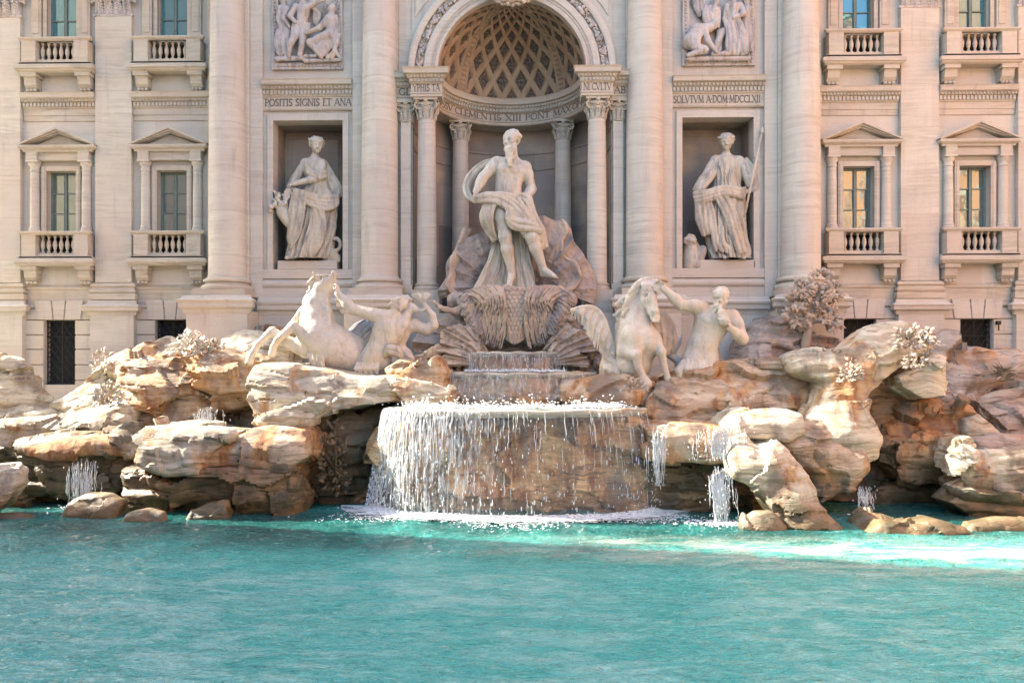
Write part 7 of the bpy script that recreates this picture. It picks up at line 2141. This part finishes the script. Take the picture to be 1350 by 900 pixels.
stream('waterfall', 'faint drizzle of water under the thin shelf on the left', 110, 30, 604, 668, 25.6, 70, 13, .1)
stream('waterfall', 'thin trickle of water below the orange brown block on the right', 1140, 18, 640, 672, 24.6, 50, 14, .1)
stream('waterfall', 'thin trickles at the right end of the lowest basin', 866, 16, 560, 640, 24.6, 40, 15, .1)
stream('waterfall', 'small spill of water on the steps between the two upper left blocks', 272, 26, 535, 562, 27.0, 50, 16, .1)

# foam where the water lands
t = thing('foam', 'band of white foam where the wide curtain of water hits the pool', 'foam', (0, 23.6, 0)); t['kind'] = 'stuff'
r = random.Random(21); mb = MB()
for i in range(5200):
    a = rad(182 + 176 * r.random()); d = abs(r.gauss(0, .5)) * (1.0 + .5 * math.sin(a * 7)) - .08
    k = rx + .45 + d * 1.5; ky = ry + .42 + d
    s_ = r.uniform(.3, 1) ** 2
    mb.ball((xc + k * math.cos(a), yc + ky * math.sin(a), .01 + .02 * r.random() + max(0, .10 - d * .3) * r.random()), .012 + .04 * s_ * (1 if d < .25 else .4), 6, 4, (1.4, 1.1, .5))
for (px, py, sx_, n) in ((948, 688, .5, 320), (1141, 676, .25, 60), (110, 672, .4, 80)):
    Y = 5100 / (py - 475)
    for i in range(n):
        s_ = r.random() ** 2
        mb.ball((wx(px, Y) + r.gauss(0, sx_), Y + r.gauss(0, sx_ * .5), .02), .015 + .035 * s_, 6, 4, (1.4, 1.1, .5))
o = mb.build('foam_bubbles', M['foam'], t, smooth=True); o['kind'] = 'stuff'
# foam film: lacy patches floating on the surface
def foam_film():
    t = NT('lacy_foam')
    n = t.noise(1.0, 6, xyz=(2.2, 4.5, 1), rough=.72, dist=.8)
    P = t.pos; y = t.sep(); 
    dx = t.math('DIVIDE', t.math('SUBTRACT', y[0], xc), rx + .6); dy = t.math('DIVIDE', t.math('SUBTRACT', y[1], yc), ry + .6)
    rr = t.math('SQRT', t.math('ADD', t.math('MULTIPLY', dx, dx), t.math('MULTIPLY', dy, dy)))
    edge = t.ramp(rr, 1.0, 1.6, .22, -.16)
    a = t.ramp(t.math('ADD', n, edge), .56, .70, 0, .92)
    t.set((.82, .88, .87), .4); t.L(a, t.b.inputs['Alpha']); return t.m
nn = 120; vs = []
for j in range(14):
    for i in range(nn + 1):
        a = math.pi + math.pi * i / nn; k = 1 + j / 13
        vs.append((xc + (rx + .1) * (1 + .34 * j / 13) * math.cos(a), yc + (ry + .1) * (1 + .95 * j / 13) * math.sin(a), .075))
mb = MB(); m = nn + 1; mb.add(vs, [(j * m + i, (j + 1) * m + i, (j + 1) * m + i + 1, j * m + i + 1) for j in range(13) for i in range(nn)])
o = mb.build('foam_film', foam_film(), t); o['kind'] = 'stuff'

# translucent film that paints the sunlit strip pale across the pool
def sun_strip_mat():
    t = NT('painted_sun_strip')
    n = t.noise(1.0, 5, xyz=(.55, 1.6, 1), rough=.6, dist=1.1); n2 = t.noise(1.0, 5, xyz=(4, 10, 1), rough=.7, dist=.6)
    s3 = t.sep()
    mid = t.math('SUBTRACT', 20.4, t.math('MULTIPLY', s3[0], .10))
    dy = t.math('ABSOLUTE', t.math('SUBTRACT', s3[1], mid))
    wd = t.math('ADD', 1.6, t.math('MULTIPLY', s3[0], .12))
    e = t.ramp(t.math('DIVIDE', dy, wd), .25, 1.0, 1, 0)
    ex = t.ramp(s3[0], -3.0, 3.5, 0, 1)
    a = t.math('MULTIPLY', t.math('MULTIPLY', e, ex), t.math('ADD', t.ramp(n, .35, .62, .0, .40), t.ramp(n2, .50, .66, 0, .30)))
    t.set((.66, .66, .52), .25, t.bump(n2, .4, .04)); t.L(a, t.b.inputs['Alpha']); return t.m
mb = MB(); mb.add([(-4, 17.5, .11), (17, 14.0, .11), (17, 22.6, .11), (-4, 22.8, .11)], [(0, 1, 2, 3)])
o = mb.build('sun_strip_film', sun_strip_mat()); tag(o, 'pale film painting the sunlit strip across the pool towards the right edge', 'foam', None, 'stuff')

# white water churning on the steps between the basins
t = thing('foam', 'white churning water on the step at the foot of the middle basin', 'foam', W(690, 530, 26.0)); t['kind'] = 'stuff'
r = random.Random(88); mb = MB()
for i in range(2600):
    px = r.uniform(545, 815) if r.random() < .5 else r.choice((555, 600, 700, 770, 805)) + r.gauss(0, 14)
    Y = 26.3 - 1.1 * math.sqrt(max(0, 1 - ((px - 683) / 150) ** 2)) + abs(r.gauss(0, .28)); s_ = r.random() ** 2
    x = wx(px, Y)
    mb.ball((x, Y, 3.42 + abs(r.gauss(0, .10)) * (1.6 if r.random() < .2 else .6)), .010 + .03 * s_, 6, 4, (1.3, 1, .8))
for i in range(700):
    px = r.uniform(612, 745); Y = 28.4 + abs(r.gauss(0, .3)); s_ = r.random() ** 2
    mb.ball((wx(px, Y), Y, 4.60 + abs(r.gauss(0, .04))), .008 + .022 * s_, 6, 4, (1.3, 1, .7))
o = mb.build('foam_bubbles', M['foam'], t, smooth=True); o['kind'] = 'stuff'
